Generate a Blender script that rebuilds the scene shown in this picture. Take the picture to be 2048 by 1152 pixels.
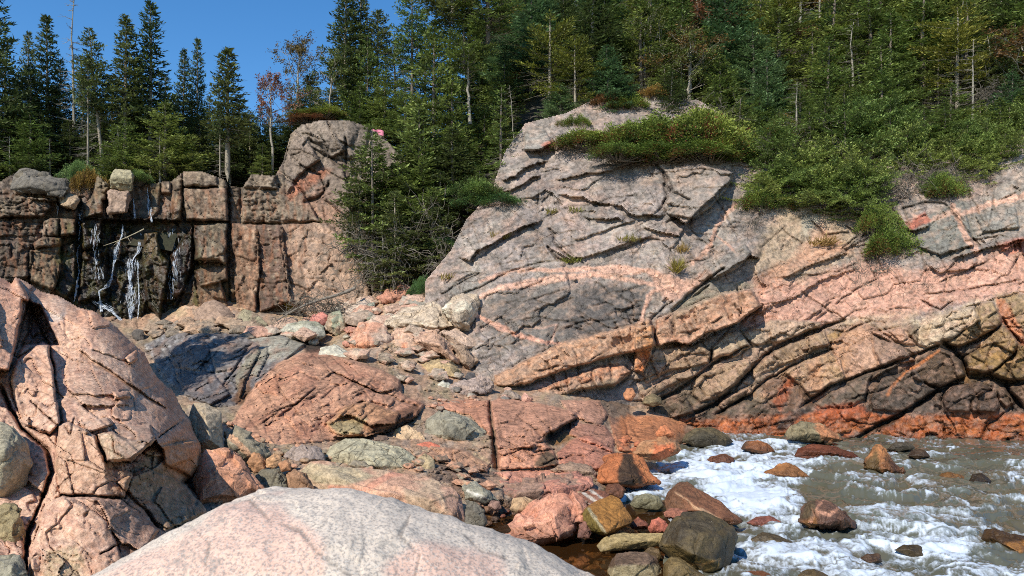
import bpy, bmesh, math, random
import numpy as np
R = math.radians
sc = bpy.context.scene
for o in list(bpy.data.objects):
    bpy.data.objects.remove(o)
# ---------------------------------------------------------------- camera
FPX, HZ, CAMH = 1480.0, 680.0, 3.5       # focal length in photo pixels, horizon row, eye height above the water
cam_d = bpy.data.cameras.new("camera"); cam = bpy.data.objects.new("camera", cam_d)
sc.collection.objects.link(cam)
cam.location = (0, 0, CAMH); cam.rotation_euler = (R(90), 0, 0)
cam_d.sensor_width = 36.0; cam_d.lens = FPX / 2048 * 36
cam_d.shift_y = (HZ - 576) / 2048
cam_d.clip_end = 2000; cam_d.clip_start = 0.1
cam_d.dof.use_dof = True; cam_d.dof.focus_distance = 25.0; cam_d.dof.aperture_fstop = 7.0
sc.camera = cam
# ---------------------------------------------------------------- light
SUN = np.array([-0.42, -0.62, 0.66]); SUN = SUN / np.linalg.norm(SUN)
elev = math.asin(SUN[2]); azim = math.atan2(SUN[0], SUN[1])
w = bpy.data.worlds.new("World"); sc.world = w; w.use_nodes = True
nt = w.node_tree; nt.nodes.clear()
sky = nt.nodes.new("ShaderNodeTexSky"); sky.sky_type = 'NISHITA'; sky.sun_disc = False
sky.sun_elevation = elev; sky.sun_rotation = azim
sky.air_density = 1.0; sky.dust_density = 0.0; sky.ozone_density = 4.0; sky.altitude = 300
bg = nt.nodes.new("ShaderNodeBackground"); bg.inputs[1].default_value = 0.15
wo = nt.nodes.new("ShaderNodeOutputWorld")
hs_ = nt.nodes.new("ShaderNodeHueSaturation"); hs_.inputs["Saturation"].default_value = 1.24
nt.links.new(sky.outputs[0], hs_.inputs["Color"]); nt.links.new(hs_.outputs[0], bg.inputs[0]); nt.links.new(bg.outputs[0], wo.inputs[0])
sl = bpy.data.lights.new("sun", 'SUN'); sl.energy = 4.6; sl.angle = R(0.5); sl.color = (1.0, 0.94, 0.84)
so = bpy.data.objects.new("sun", sl); sc.collection.objects.link(so)
from mathutils import Vector
so.rotation_euler = Vector(tuple(-SUN)).to_track_quat('-Z', 'Y').to_euler()
so.location = (-30, -20, 40)
sc.view_settings.view_transform = 'Standard'; sc.view_settings.look = 'None'
sc.view_settings.exposure = 0.25; sc.view_settings.gamma = 1.0
sc.cycles.max_bounces = 6; sc.cycles.transparent_max_bounces = 12
sc.cycles.use_denoising = False; sc.cycles.filter_width = 1.0
# ================================================================ helpers
def srgb(r, g, b):
    c = np.array([r, g, b]) / 255.0
    return np.where(c < 0.04045, c / 12.92, ((c + 0.055) / 1.055) ** 2.4)
def P(px, py, Y):
    px = np.asarray(px, float); py = np.asarray(py, float); Y = np.asarray(Y, float)
    return np.stack(np.broadcast_arrays((px - 1024) / FPX * Y, Y, CAMH - (py - HZ) / FPX * Y), -1)
def project(V):
    return 1024 + V[:, 0] / V[:, 1] * FPX, HZ + (CAMH - V[:, 2]) / V[:, 1] * FPX
def zlevel(py, z=0.0): return (CAMH - z) * FPX / (py - HZ)
# ---- noise
def _h(ix, iy, iz, seed):
    n = (ix.astype(np.int64) * 374761393 + iy.astype(np.int64) * 668265263 + iz.astype(np.int64) * 2147483647 + seed * 974634777) & 0xFFFFFFFF
    n = ((n ^ (n >> 13)) * 1274126177) & 0xFFFFFFFF
    n = ((n ^ (n >> 16)) * 2246822519) & 0xFFFFFFFF
    return (n ^ (n >> 15)) & 0xFFFFFFFF
def hash01(ix, iy, seed=0, iz=None):
    if iz is None: iz = np.zeros_like(ix)
    return _h(ix, iy, iz, seed) / 4294967295.0
def noise2(x, y, seed=0):
    x = np.asarray(x, float); y = np.asarray(y, float)
    xi = np.floor(x); yi = np.floor(y); fx = x - xi; fy = y - yi
    ux = fx * fx * fx * (fx * (fx * 6 - 15) + 10); uy = fy * fy * fy * (fy * (fy * 6 - 15) + 10)
    z0 = np.zeros_like(xi)
    def g(dx, dy):
        a = _h(xi + dx, yi + dy, z0, seed) / 4294967295.0 * 2 * np.pi
        return np.cos(a) * (fx - dx) + np.sin(a) * (fy - dy)
    a = g(0, 0) * (1 - ux) + g(1, 0) * ux; b = g(0, 1) * (1 - ux) + g(1, 1) * ux
    return (a * (1 - uy) + b * uy) * 1.5
def fbm2(x, y, oct=4, seed=0, gain=0.5, lac=2.03):
    s = 0; a = 1; t = 0
    for k in range(oct):
        s = s + a * noise2(x, y, seed + k * 17); t += a; a *= gain; x = x * lac + 3.1; y = y * lac - 1.7
    return s / t
def ridge2(x, y, oct=4, seed=0, gain=0.5):
    s = 0; a = 1; t = 0
    for k in range(oct):
        s = s + a * (1 - np.minimum(1, 2.2 * np.abs(noise2(x, y, seed + k * 31)))); t += a; a *= gain; x = x * 2.1 + 1.3; y = y * 2.1 + 4.7
    return s / t
def noise3(p, seed=0):
    i = np.floor(p); f = p - i; u = f * f * (3 - 2 * f)
    r = 0
    for dx in (0, 1):
        for dy in (0, 1):
            for dz in (0, 1):
                w_ = (u[:, 0] if dx else 1 - u[:, 0]) * (u[:, 1] if dy else 1 - u[:, 1]) * (u[:, 2] if dz else 1 - u[:, 2])
                r = r + w_ * (_h(i[:, 0] + dx, i[:, 1] + dy, i[:, 2] + dz, seed) / 4294967295.0)
    return r * 2 - 1
def fbm3(p, oct=3, seed=0, gain=0.5):
    s = 0; a = 1; t = 0
    for k in range(oct):
        s = s + a * noise3(p, seed + 13 * k); t += a; a *= gain; p = p * 2.07 + 5.3
    return s / t
def voronoi2(x, y, seed=0, jit=0.9):
    """F1, F2-F1, id hash (0-1), vector to the cell's point"""
    xi = np.floor(x); yi = np.floor(y)
    f1 = np.full(x.shape, 9.0); f2 = f1.copy(); idh = np.zeros_like(x); vx = np.zeros_like(x); vy = np.zeros_like(x)
    for dx in (-1, 0, 1):
        for dy in (-1, 0, 1):
            cx = xi + dx; cy = yi + dy
            ox = cx + 0.5 + (hash01(cx, cy, seed) - 0.5) * jit; oy = cy + 0.5 + (hash01(cx, cy, seed + 7) - 0.5) * jit
            d = np.hypot(x - ox, y - oy); near = d < f1
            f2 = np.where(near, f1, np.minimum(f2, d)); f1 = np.where(near, d, f1)
            idh = np.where(near, hash01(cx, cy, seed + 3), idh); vx = np.where(near, x - ox, vx); vy = np.where(near, y - oy, vy)
    return f1, f2 - f1, idh, vx, vy
def sstep(a, b, x):
    t = np.clip((x - a) / (b - a), 0, 1); return t * t * (3 - 2 * t)
# ---- thin plate spline depth
class TPS:
    def __init__(s, pts, lam=1e-4):
        pts = np.array(pts, float); s.c = pts[:, :2] / 500.0; v = pts[:, 2]; n = len(pts)
        K = s._k(s.c, s.c) + lam * np.eye(n); Pm = np.hstack([np.ones((n, 1)), s.c])
        A = np.zeros((n + 3, n + 3)); A[:n, :n] = K; A[:n, n:] = Pm; A[n:, :n] = Pm.T
        s.w = np.linalg.solve(A, np.concatenate([v, [0, 0, 0]]))
    def _k(s, a, b):
        d2 = ((a[:, None, :] - b[None]) ** 2).sum(-1) + 1e-12
        return 0.5 * d2 * np.log(d2)
    def __call__(s, px, py):
        sh = np.broadcast(px, py).shape
        q = np.stack(np.broadcast_arrays(np.asarray(px, float), np.asarray(py, float)), -1).reshape(-1, 2) / 500.0
        out = np.empty(len(q)); n = len(s.c)
        for i in range(0, len(q), 100000):
            c = q[i:i + 100000]; out[i:i + 100000] = s._k(c, s.c) @ s.w[:n] + s.w[n] + c @ s.w[n + 1:]
        return out.reshape(sh)
# ---- distances in the traced outline plane
def seg_dist(x, y, line):
    """distance, signed side (+ = right of travel / above for a line drawn left to right), arc fraction"""
    L = np.array(line, float); best = np.full(x.shape, 1e9); side = np.zeros_like(x); arc = np.zeros_like(x)
    ln = np.hypot(*(L[1:] - L[:-1]).T); tot = ln.sum(); acc = 0
    for k in range(len(L) - 1):
        a = L[k]; d = L[k + 1] - a; l2 = (d * d).sum() + 1e-9
        t = np.clip(((x - a[0]) * d[0] + (y - a[1]) * d[1]) / l2, 0, 1)
        ex = x - a[0] - t * d[0]; ey = y - a[1] - t * d[1]; dd = np.hypot(ex, ey); m = dd < best
        best = np.where(m, dd, best); side = np.where(m, np.sign(d[1] * (x - a[0]) - d[0] * (y - a[1])), side)
        arc = np.where(m, (acc + t * ln[k]) / tot, arc); acc += ln[k]
    return best, side, arc
def poly_sd(x, y, poly):
    """distance to the polygon's edge, positive inside"""
    Q = np.array(poly, float); n = len(Q); best = np.full(x.shape, 1e9); ins = np.zeros(x.shape, bool)
    for k in range(n):
        a = Q[k]; b = Q[(k + 1) % n]; d = b - a; l2 = (d * d).sum() + 1e-9
        t = np.clip(((x - a[0]) * d[0] + (y - a[1]) * d[1]) / l2, 0, 1)
        best = np.minimum(best, np.hypot(x - a[0] - t * d[0], y - a[1] - t * d[1]))
        c = ((a[1] > y) != (b[1] > y)) & (x < (b[0] - a[0]) * (y - a[1]) / (b[1] - a[1] + 1e-12) + a[0])
        ins ^= c
    return np.where(ins, best, -best)
# ---- mesh making
def mesh(name, V, F, smooth=True, col=None, wet=None):
    me = bpy.data.meshes.new(name); V = np.asarray(V, np.float32); me.vertices.add(len(V))
    me.vertices.foreach_set("co", V.ravel())
    if isinstance(F, np.ndarray): groups = [F]
    else: groups = [np.asarray(f) for f in F if len(f)]
    nl = sum(f.size for f in groups); me.loops.add(nl)
    me.loops.foreach_set("vertex_index", np.concatenate([f.ravel() for f in groups]).astype(np.int32))
    starts = []; k = 0
    for f in groups:
        m, q = f.shape; starts.append(k + np.arange(m) * q); k += m * q
    st = np.concatenate(starts).astype(np.int32); me.polygons.add(len(st)); me.polygons.foreach_set("loop_start", st)
    me.update(calc_edges=True); me.validate()
    if smooth: me.polygons.foreach_set("use_smooth", np.ones(len(me.polygons), bool))
    if col is not None: setcol(me, col)
    if wet is not None: setval(me, "wet", wet)
    return me
def setcol(me, col):
    at = me.attributes.new("col", 'FLOAT_COLOR', 'POINT'); c = np.ones((len(me.vertices), 4), np.float32); c[:, :3] = col
    at.data.foreach_set("color", c.ravel())
def setval(me, name, v):
    at = me.attributes.new(name, 'FLOAT', 'POINT'); at.data.foreach_set("value", np.asarray(np.broadcast_to(v, len(me.vertices)), np.float32).ravel())
def link(name, me, mat=None, parent=None):
    o = bpy.data.objects.new(name, me); sc.collection.objects.link(o)
    if mat is not None and me is not None and len(me.materials) == 0: me.materials.append(mat)
    if parent is not None: o.parent = parent
    return o
def tag(o, label=None, cat=None, group=None, kind=None):
    if label: o["label"] = label
    if cat: o["category"] = cat
    if group: o["group"] = group
    if kind: o["kind"] = kind
    return o
def recentre(o):
    """put a single-mesh thing's origin at its base"""
    me = o.data; n = len(me.vertices); v = np.empty(n * 3, np.float32); me.vertices.foreach_get("co", v); v = v.reshape(-1, 3)
    c = (v.min(0) + v.max(0)) / 2; c[2] = v[:, 2].min(); me.vertices.foreach_set("co", (v - c).ravel()); o.location = c.tolist(); me.update()
    return o
# ================================================================ materials
def new_mat(name):
    m = bpy.data.materials.new(name); m.use_nodes = True; t = m.node_tree; t.nodes.clear()
    out = t.nodes.new("ShaderNodeOutputMaterial"); b = t.nodes.new("ShaderNodeBsdfPrincipled"); t.links.new(b.outputs[0], out.inputs[0])
    return m, t, b, out
def N(t, kind, **kw):
    n = t.nodes.new(kind)
    for k, v in kw.items():
        if k.startswith("i_"):
            key = k[2:]; n.inputs[int(key) if key.isdigit() else key].default_value = v
        else: setattr(n, k, v)
    return n
def math_(t, op, a, b=None, clamp=False):
    n = t.nodes.new("ShaderNodeMath"); n.operation = op; n.use_clamp = clamp
    for i, v in enumerate((a, b)):
        if v is None: continue
        if hasattr(v, "is_output"): t.links.new(v, n.inputs[i])
        else: n.inputs[i].default_value = v
    return n.outputs[0]
def ramp(t, v, a, b, x=0.0, y=1.0):
    n = t.nodes.new("ShaderNodeMapRange"); n.interpolation_type = 'SMOOTHSTEP'
    t.links.new(v, n.inputs[0])
    for i, q in zip((1, 2, 3, 4), (a, b, x, y)): n.inputs[i].default_value = q
    return n.outputs[0]
def mixc(t, f, a, b, mode='MIX'):
    n = t.nodes.new("ShaderNodeMix"); n.data_type = 'RGBA'; n.blend_type = mode
    for s, v in ((0, f), (6, a), (7, b)):
        if hasattr(v, "is_output"): t.links.new(v, n.inputs[s])
        else: n.inputs[s].default_value = (*v, 1) if isinstance(v, (tuple, list, np.ndarray)) and len(v) == 3 else v
    return n.outputs[2]
def noise_n(t, pos, scale, detail=3, rough=0.6, dist=0.0):
    n = N(t, "ShaderNodeTexNoise"); n.inputs["Scale"].default_value = scale; n.inputs["Detail"].default_value = detail
    n.inputs["Roughness"].default_value = rough; n.inputs["Distortion"].default_value = dist
    t.links.new(pos, n.inputs["Vector"]); return n.outputs[0]
def rock_material(name, grain=1.0, lich=0.5, bump=1.0, cracks=1.0):
    m, t, b, out = new_mat(name)
    geo = N(t, "ShaderNodeNewGeometry"); pos = geo.outputs["Position"]
    at = N(t, "ShaderNodeAttribute", attribute_name="col"); wt = N(t, "ShaderNodeAttribute", attribute_name="wet")
    wet = wt.outputs["Fac"]
    n1 = noise_n(t, pos, 0.9, 5, 0.65, 0.6); n2 = noise_n(t, pos, 5.0 * grain, 5, 0.7, 0.4); n3 = noise_n(t, pos, 26.0 * grain, 4, 0.75)
    n4 = noise_n(t, pos, 2.6, 6, 0.72, 1.2)
    c = at.outputs["Color"]
    c = mixc(t, ramp(t, n1, 0.35, 0.7, 0.0, 0.35), c, mixc(t, 1.0, c, (0.72, 0.68, 0.65), 'MULTIPLY'))
    c = mixc(t, ramp(t, n4, 0.52, 0.66, 0.0, 0.45), c, mixc(t, 1.0, c, (1.18, 1.16, 1.12), 'MULTIPLY'))
    k = math_(t, 'ADD', ramp(t, n2, 0.28, 0.72, 0.56, 1.30), ramp(t, n3, 0.3, 0.7, -0.30, 0.30))
    kc = N(t, "ShaderNodeCombineColor"); 
    for i in range(3): t.links.new(k, kc.inputs[i])
    c = mixc(t, 1.0, c, kc.outputs[0], 'MULTIPLY')
    # black crust lichen flecks and pale ones
    spots = math_(t, 'MULTIPLY', ramp(t, n3, 0.56, 0.64), ramp(t, n4, 0.40, 0.58))
    c = mixc(t, math_(t, 'MULTIPLY', spots, lich), c, mixc(t, 1.0, c, (0.28, 0.27, 0.27), 'MULTIPLY'))
    vo = N(t, "ShaderNodeTexVoronoi", feature='DISTANCE_TO_EDGE'); vo.inputs["Scale"].default_value = 1.7
    warp = N(t, "ShaderNodeVectorMath", operation='ADD'); wn = N(t, "ShaderNodeTexNoise"); wn.inputs["Scale"].default_value = 1.5; wn.inputs["Detail"].default_value = 3
    t.links.new(pos, wn.inputs["Vector"]); t.links.new(pos, warp.inputs[0]); sc_ = N(t, "ShaderNodeVectorMath", operation='SCALE'); sc_.inputs["Scale"].default_value = 0.9
    t.links.new(wn.outputs["Color"], sc_.inputs[0]); t.links.new(sc_.outputs[0], warp.inputs[1]); t.links.new(warp.outputs[0], vo.inputs["Vector"])
    crack = math_(t, 'MULTIPLY', ramp(t, vo.outputs["Distance"], 0.0, 0.022, 1.0, 0.0), ramp(t, n1, 0.45, 0.58))
    c = mixc(t, math_(t, 'MULTIPLY', crack, 0.45 * cracks), c, mixc(t, 1.0, c, (0.30, 0.26, 0.24), 'MULTIPLY'))
    c = mixc(t, math_(t, 'MULTIPLY', wet, 0.8), c, mixc(t, 1.0, c, (0.56, 0.53, 0.50), 'MULTIPLY'))
    t.links.new(c, b.inputs["Base Color"])
    t.links.new(math_(t, 'SUBTRACT', 0.88, math_(t, 'MULTIPLY', wet, ramp(t, n2, 0.3, 0.7, 0.72, 0.45))), b.inputs["Roughness"])
    b.inputs["Specular IOR Level"].default_value = 0.35
    h = math_(t, 'ADD', math_(t, 'MULTIPLY', n2, 0.055), math_(t, 'MULTIPLY', n3, 0.016))
    h = math_(t, 'SUBTRACT', h, math_(t, 'MULTIPLY', crack, 0.03 * cracks))
    bp = N(t, "ShaderNodeBump"); bp.inputs["Strength"].default_value = 0.9; bp.inputs["Distance"].default_value = bump
    t.links.new(h, bp.inputs["Height"]); t.links.new(bp.outputs[0], b.inputs["Normal"])
    return m
M_ROCK = rock_material("rock"); M_NEAR = rock_material("near_rock", 2.4, .4, .5, .6)
# ================================================================ relief sheets (bedrock)
PC = {}  # palette
for k_, v_ in dict(grey=(158, 144, 134), dgrey=(104, 97, 93), pink=(204, 158, 140), salmon=(206, 138, 108), red=(186, 114, 94), orange=(196, 100, 50),
                   tan=(190, 168, 140), olive=(158, 146, 112), brown=(118, 92, 66), black=(62, 54, 48), pale=(206, 192, 176), moss=(96, 84, 40),
                   ochre=(176, 128, 62), green=(128, 130, 96), rust=(160, 82, 46), plum=(132, 110, 108)).items():
    PC[k_] = srgb(*v_)
def C(c):
    v = PC[c] if isinstance(c, str) else srgb(*c)
    return (v * 0.94 + 0.06 * v.mean()) * np.array([0.99, 1.0, 0.91])
class Relief:
    def __init__(s, x0, x1, y0, y1, step, base, seed=1, warp=1.7):
        s.step = step; xs = np.arange(x0, x1 + step, step, float); ys = np.arange(y0, y1 + step, step, float)
        s.nx, s.ny = len(xs), len(ys); s.X, s.Y = np.meshgrid(xs, ys); s.x0, s.y0 = x0, y0
        s.D = base(s.X, s.Y); s.off = np.zeros_like(s.D); s.seed = seed
        s.wx = s.X + warp * fbm2(s.X / 22, s.Y / 22, 3, seed) * 2; s.wy = s.Y + warp * fbm2(s.X / 22, s.Y / 22, 3, seed + 5) * 2
        s.col = np.zeros(s.D.shape + (3,)); s.col[:] = PC['grey']; s.wet = np.zeros_like(s.D); s.keep = np.ones(s.D.shape, bool)
        s.en = fbm2(s.X / 9, s.Y / 9, 3, seed + 9); s.ln = fbm2(s.X / 60, s.Y / 60, 4, seed + 11)
    def box(s, pts, m):
        q = np.array(pts, float); i0 = max(0, int((q[:, 1].min() - m - s.y0) / s.step)); i1 = min(s.ny, int((q[:, 1].max() + m - s.y0) / s.step) + 2)
        j0 = max(0, int((q[:, 0].min() - m - s.x0) / s.step)); j1 = min(s.nx, int((q[:, 0].max() + m - s.x0) / s.step) + 2)
        return (slice(i0, max(i0, i1)), slice(j0, max(j0, j1)))
    def block(s, poly, off=0.3, tx=0.0, ty=0.0, w=4.0, groove=0.12, col=None, cs=0.85, gw=2.6, wet=None):
        """a block of bedrock standing off metres proud of the face, tilted by metres per 100 px"""
        b = s.box(poly, 12); 
        if s.X[b].size == 0: return
        sd = poly_sd(s.wx[b], s.wy[b], poly); c = np.mean(poly, 0)
        w = w * .55; groove = groove * (.35 + .9 * sstep(-.25, .3, s.ln[b])); f = sstep(-0.5 * w, 0.5 * w, sd)
        s.off[b] += f * (off + tx * (s.X[b] - c[0]) / 100 + ty * (s.Y[b] - c[1]) / 100) - groove * np.exp(-(sd / gw) ** 2)
        if col is not None:
            g = sstep(-1.5, 1.5, sd + 1.5 * s.en[b])[..., None] * cs; s.col[b] = s.col[b] * (1 - g) + C(col) * g
        if wet is not None: s.wet[b] = np.maximum(s.wet[b], f * wet)
    def ledge(s, line, h=0.4, decay=40, rec=0.0, rdec=15, taper=0.12):
        """rock above a left-to-right line juts out by h over the rock below it"""
        b = s.box(line, decay * 3); 
        if s.X[b].size == 0: return
        d, sd, a = seg_dist(s.wx[b], s.wy[b], line)
        tp = sstep(0, taper, a) * sstep(0, taper, 1 - a) if taper > 0 else 1.0
        s.off[b] += np.where(sd > 0, h * np.exp(-d / decay), -rec * np.exp(-d / rdec)) * tp
    def crack(s, line, w=2.0, depth=0.3, taper=0.05):
        b = s.box(line, w * 4 + 6); 
        if s.X[b].size == 0: return
        d, _, a = seg_dist(s.wx[b], s.wy[b], line); tp = sstep(-0.001, taper, a) * sstep(-0.001, taper, 1 - a)
        ww = w * (0.6 + 0.8 * hash01(np.floor(a * 9), a * 0, s.seed))
        g = np.exp(-(d / np.maximum(ww, 1.0)) ** 2) * (0.25 + 0.75 * tp); s.off[b] -= depth * g; s.col[b] = s.col[b] * (1 - .45 * g[..., None])
    def paint(s, poly, col, k=0.9, feather=6.0, rag=1.0):
        b = s.box(poly, feather * 2 + 12)
        if s.X[b].size == 0: return
        sd = poly_sd(s.wx[b], s.wy[b], poly) + rag * feather * (s.en[b] + s.ln[b])
        g = (sstep(-feather, feather, sd) * k)[..., None]; s.col[b] = s.col[b] * (1 - g) + C(col) * g
    def stripe(s, line, col, w=8, k=0.9, feather=2.0, raise_=0.0, rag=0.35):
        b = s.box(line, w * 2 + 8)
        if s.X[b].size == 0: return
        d, _, a = seg_dist(s.wx[b], s.wy[b], line)
        ww = w * (0.5 + 0.5 * np.sin(np.pi * np.clip(a, 0.02, 0.98)) ** 0.5) * (.72 + .5 * fbm2(a * 14, a * 0 + w, 3, s.seed))
        g = sstep(feather, -feather, d - ww + 1.5 * rag * w * (s.en[b] + 1.2 * s.ln[b])); s.off[b] += g * raise_
        g = (g * k * (.8 + .3 * sstep(-.3, .2, s.en[b] + s.ln[b])))[..., None].clip(0, 1); s.col[b] = s.col[b] * (1 - g) + C(col) * g
    def mottle(s, col, scale=40, thr=0.1, k=0.6, seed=0, ang=0, ar=1.0, poly=None, feather=0.18):
        ca, sa = math.cos(R(ang)), math.sin(R(ang)); u = (s.X * ca + s.Y * sa) / (scale * ar); v = (-s.X * sa + s.Y * ca) / scale
        n = fbm2(u, v, 5, s.seed + 50 + seed, 0.6); g = sstep(thr - feather, thr + feather, n) * k
        if poly is not None: g = g * sstep(-10, 10, poly_sd(s.X, s.Y, poly))
        g = g[..., None]; s.col = s.col * (1 - g) + C(col) * g
    def strata(s, lu, lv, ang, amp, tilt=0.6, groove=0.1, gw=0.07, seed=0, poly=None, hue=0.12):
        """broken layered rock: stretched cells with their own offset, tilt and joint"""
        ca, sa = math.cos(R(ang)), math.sin(R(ang)); u = (s.wx * ca + s.wy * sa) / lu; v = (-s.wx * sa + s.wy * ca) / lv
        f1, e, idh, vx, vy = voronoi2(u, v, s.seed + seed)
        h2 = (idh * 37.7) % 1; h3 = (idh * 91.3) % 1; m = 1.0
        if poly is not None: m = sstep(-12, 12, poly_sd(s.X, s.Y, poly))
        s.off += m * (amp * (idh - 0.5) + amp * tilt * (vx * (h2 - 0.5) + vy * (h3 - 0.5)) * 2 - groove * np.exp(-(e / gw) ** 2))
        k = 1 + hue * (h2 - 0.5) * 2 * m; s.col = s.col * (k[..., None] if np.ndim(k) else k)
    def joints(s, n, poly, angs, lmin=25, lmax=110, w=1.2, depth=.14, seed=0, lip=.08):
        """many fine straight joints, some with one side a little proud of the other"""
        rg = random.Random(s.seed * 100 + seed); q = np.array(poly, float); k = 0
        while k < n:
            x = rg.uniform(q[:, 0].min(), q[:, 0].max()); y = rg.uniform(q[:, 1].min(), q[:, 1].max())
            if poly_sd(np.array([x]), np.array([y]), poly)[0] < 0: continue
            k += 1; a = R(rg.choice(angs) + rg.gauss(0, 7)); L = rg.uniform(lmin, lmax); pts = []; px_, py_ = x - math.cos(a) * L / 2, y - math.sin(a) * L / 2
            for i in range(5): pts.append((px_, py_)); px_ += math.cos(a) * L / 4; py_ += math.sin(a) * L / 4; a += rg.gauss(0, .13)
            if pts[0][0] > pts[-1][0]: pts = pts[::-1]
            s.crack(pts, w * rg.uniform(.8, 1.5), depth * rg.uniform(.4, 1.4), .2)
            if rg.random() < .6: s.ledge(pts, lip * rg.uniform(.5, 2.2), rg.uniform(8, 26), 0, 10, .25)
    def facet(s, scale, amp, ang=0, ar=1.6, seed=0, step=.25, hue=.05):
        """flat broken faces meeting in sharp edges"""
        ca, sa = math.cos(R(ang)), math.sin(R(ang)); jx = s.X + .22 * scale * fbm2(s.X / scale / .5, s.Y / scale / .5, 2, s.seed + seed + 90) * 2; jy = s.Y + .22 * scale * fbm2(s.X / scale / .5 + 7, s.Y / scale / .5, 2, s.seed + seed + 91) * 2
        f1, e, idh, vx, vy = voronoi2((jx * ca + jy * sa) / (scale * ar), (-jx * sa + jy * ca) / scale, s.seed + seed + 60); h2 = (idh * 57.7) % 1; h3 = (idh * 131.3) % 1
        s.off += amp * (2 * (h2 - .5) * vx + 2 * (h3 - .5) * vy + step * (idh - .5)) - .25 * amp * np.exp(-(e / .035) ** 2) * (h3 > .35); s.col = s.col * (1 + hue * (h2 - .5) * 2)[..., None]
    def rough(s, a=0.1, scale=30, a2=0.04, scale2=8, rid=0.05):
        s.off += a * fbm2(s.X / scale, s.Y / scale, 4, s.seed + 70) * 2 + a2 * fbm2(s.X / scale2, s.Y / scale2, 3, s.seed + 71) * 2
        r = ridge2(s.X / scale / 1.4, s.Y / scale / 1.1, 4, s.seed + 72); s.off -= rid * sstep(0.72, 0.95, r) * 1.5
    def build(s, name, label, mat=None, outline=None, edge=0.0, ew=30, back=1.5, kind='structure', cat=None, zmin=None):
        Dd = s.D - s.off; keep = s.keep
        if outline is not None:
            sd = poly_sd(s.X + 0.6 * (s.wx - s.X), s.Y + 0.6 * (s.wy - s.Y), outline); keep = keep & (sd > 0)
            q = np.clip(1 - sd / ew, 0, 1); Dd = Dd + edge * (1 - np.sqrt(np.clip(1 - q * q, 0, 1)))
        V = P(s.X, s.Y, Dd).reshape(-1, 3); nV = len(V)
        kc = keep[:-1, :-1] & keep[1:, :-1] & keep[:-1, 1:] & keep[1:, 1:]
        idx = np.arange(nV).reshape(s.ny, s.nx)
        F = np.stack([idx[:-1, :-1][kc], idx[1:, :-1][kc], idx[1:, 1:][kc], idx[:-1, 1:][kc]], -1)
        # rim: every border edge goes back into the ground, so the rock is a body and not a shell
        e = np.concatenate([F[:, [0, 1]], F[:, [1, 2]], F[:, [2, 3]], F[:, [3, 0]]]); key = np.sort(e, 1); kk = key[:, 0].astype(np.int64) * nV + key[:, 1]
        u, ix, ct = np.unique(kk, return_index=True, return_counts=True); be = e[ix[ct == 1]]
        bv = np.unique(be); rm = np.full(nV, -1); rm[bv] = nV + np.arange(len(bv))
        k_ = 1 + back / V[bv][:, 1:2]; o_ = np.array([0, 0, CAMH]); Vb = o_ + (V[bv] - o_) * k_
        FS = np.stack([be[:, 1], be[:, 0], rm[be[:, 0]], rm[be[:, 1]]], -1)
        VV = np.concatenate([V, Vb]); col = s.col.reshape(-1, 3); wet = s.wet.ravel()
        col = np.concatenate([col, col[bv]]); wet = np.concatenate([wet, wet[bv]])
        FF = np.concatenate([F, FS]) if back else F
        used = np.unique(FF); mp = np.full(len(VV), -1); mp[used] = np.arange(len(used))
        me = mesh(name, VV[used], mp[FF], True, np.clip(col[used], 0.004, 0.9), np.clip(wet[used], 0, 1))
        o = link(name, me, mat or M_ROCK); tag(o, label, cat, None, kind)
        return o
# ================================================================ loose rocks
def subdivide(V, F, target):
    for _ in range(9):
        e = np.concatenate([F[:, [0, 1]], F[:, [1, 2]], F[:, [2, 0]]]); l = np.linalg.norm(V[e[:, 0]] - V[e[:, 1]], axis=1)
        if l.max() < target: break
        # split every edge that is too long, in a conforming way
        key = np.sort(e, 1); u, inv = np.unique(key[:, 0].astype(np.int64) * len(V) + key[:, 1], return_inverse=True)
        a = u // len(V); b = u % len(V); lu = np.linalg.norm(V[a] - V[b], axis=1); sp = lu > target
        mid = np.full(len(u), -1); mid[sp] = len(V) + np.arange(sp.sum()); V = np.concatenate([V, (V[a[sp]] + V[b[sp]]) / 2])
        n = len(F); m = np.stack([mid[inv[:n]], mid[inv[n:2 * n]], mid[inv[2 * n:]]], 1); out = []
        cnt = (m >= 0).sum(1)
        f0 = cnt == 0; out.append(F[f0])
        f3 = cnt == 3; A, B_, C_ = F[f3].T; x, y, z = m[f3].T
        out += [np.stack([A, x, z], 1), np.stack([x, B_, y], 1), np.stack([z, y, C_], 1), np.stack([x, y, z], 1)]
        for k in range(3):
            f1 = (cnt == 1) & (m[:, k] >= 0); T = np.roll(F[f1], -k, 1); x = m[f1][:, k]
            out += [np.stack([T[:, 0], x, T[:, 2]], 1), np.stack([x, T[:, 1], T[:, 2]], 1)]
            f2 = (cnt == 2) & (m[:, k] < 0); T = np.roll(F[f2], -k, 1); mm = np.roll(m[f2], -k, 1); y, z = mm[:, 1], mm[:, 2]
            out += [np.stack([T[:, 0], T[:, 1], y], 1), np.stack([T[:, 0], y, z], 1), np.stack([z, y, T[:, 2]], 1)]
        F = np.concatenate(out)
    return V, F
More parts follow.
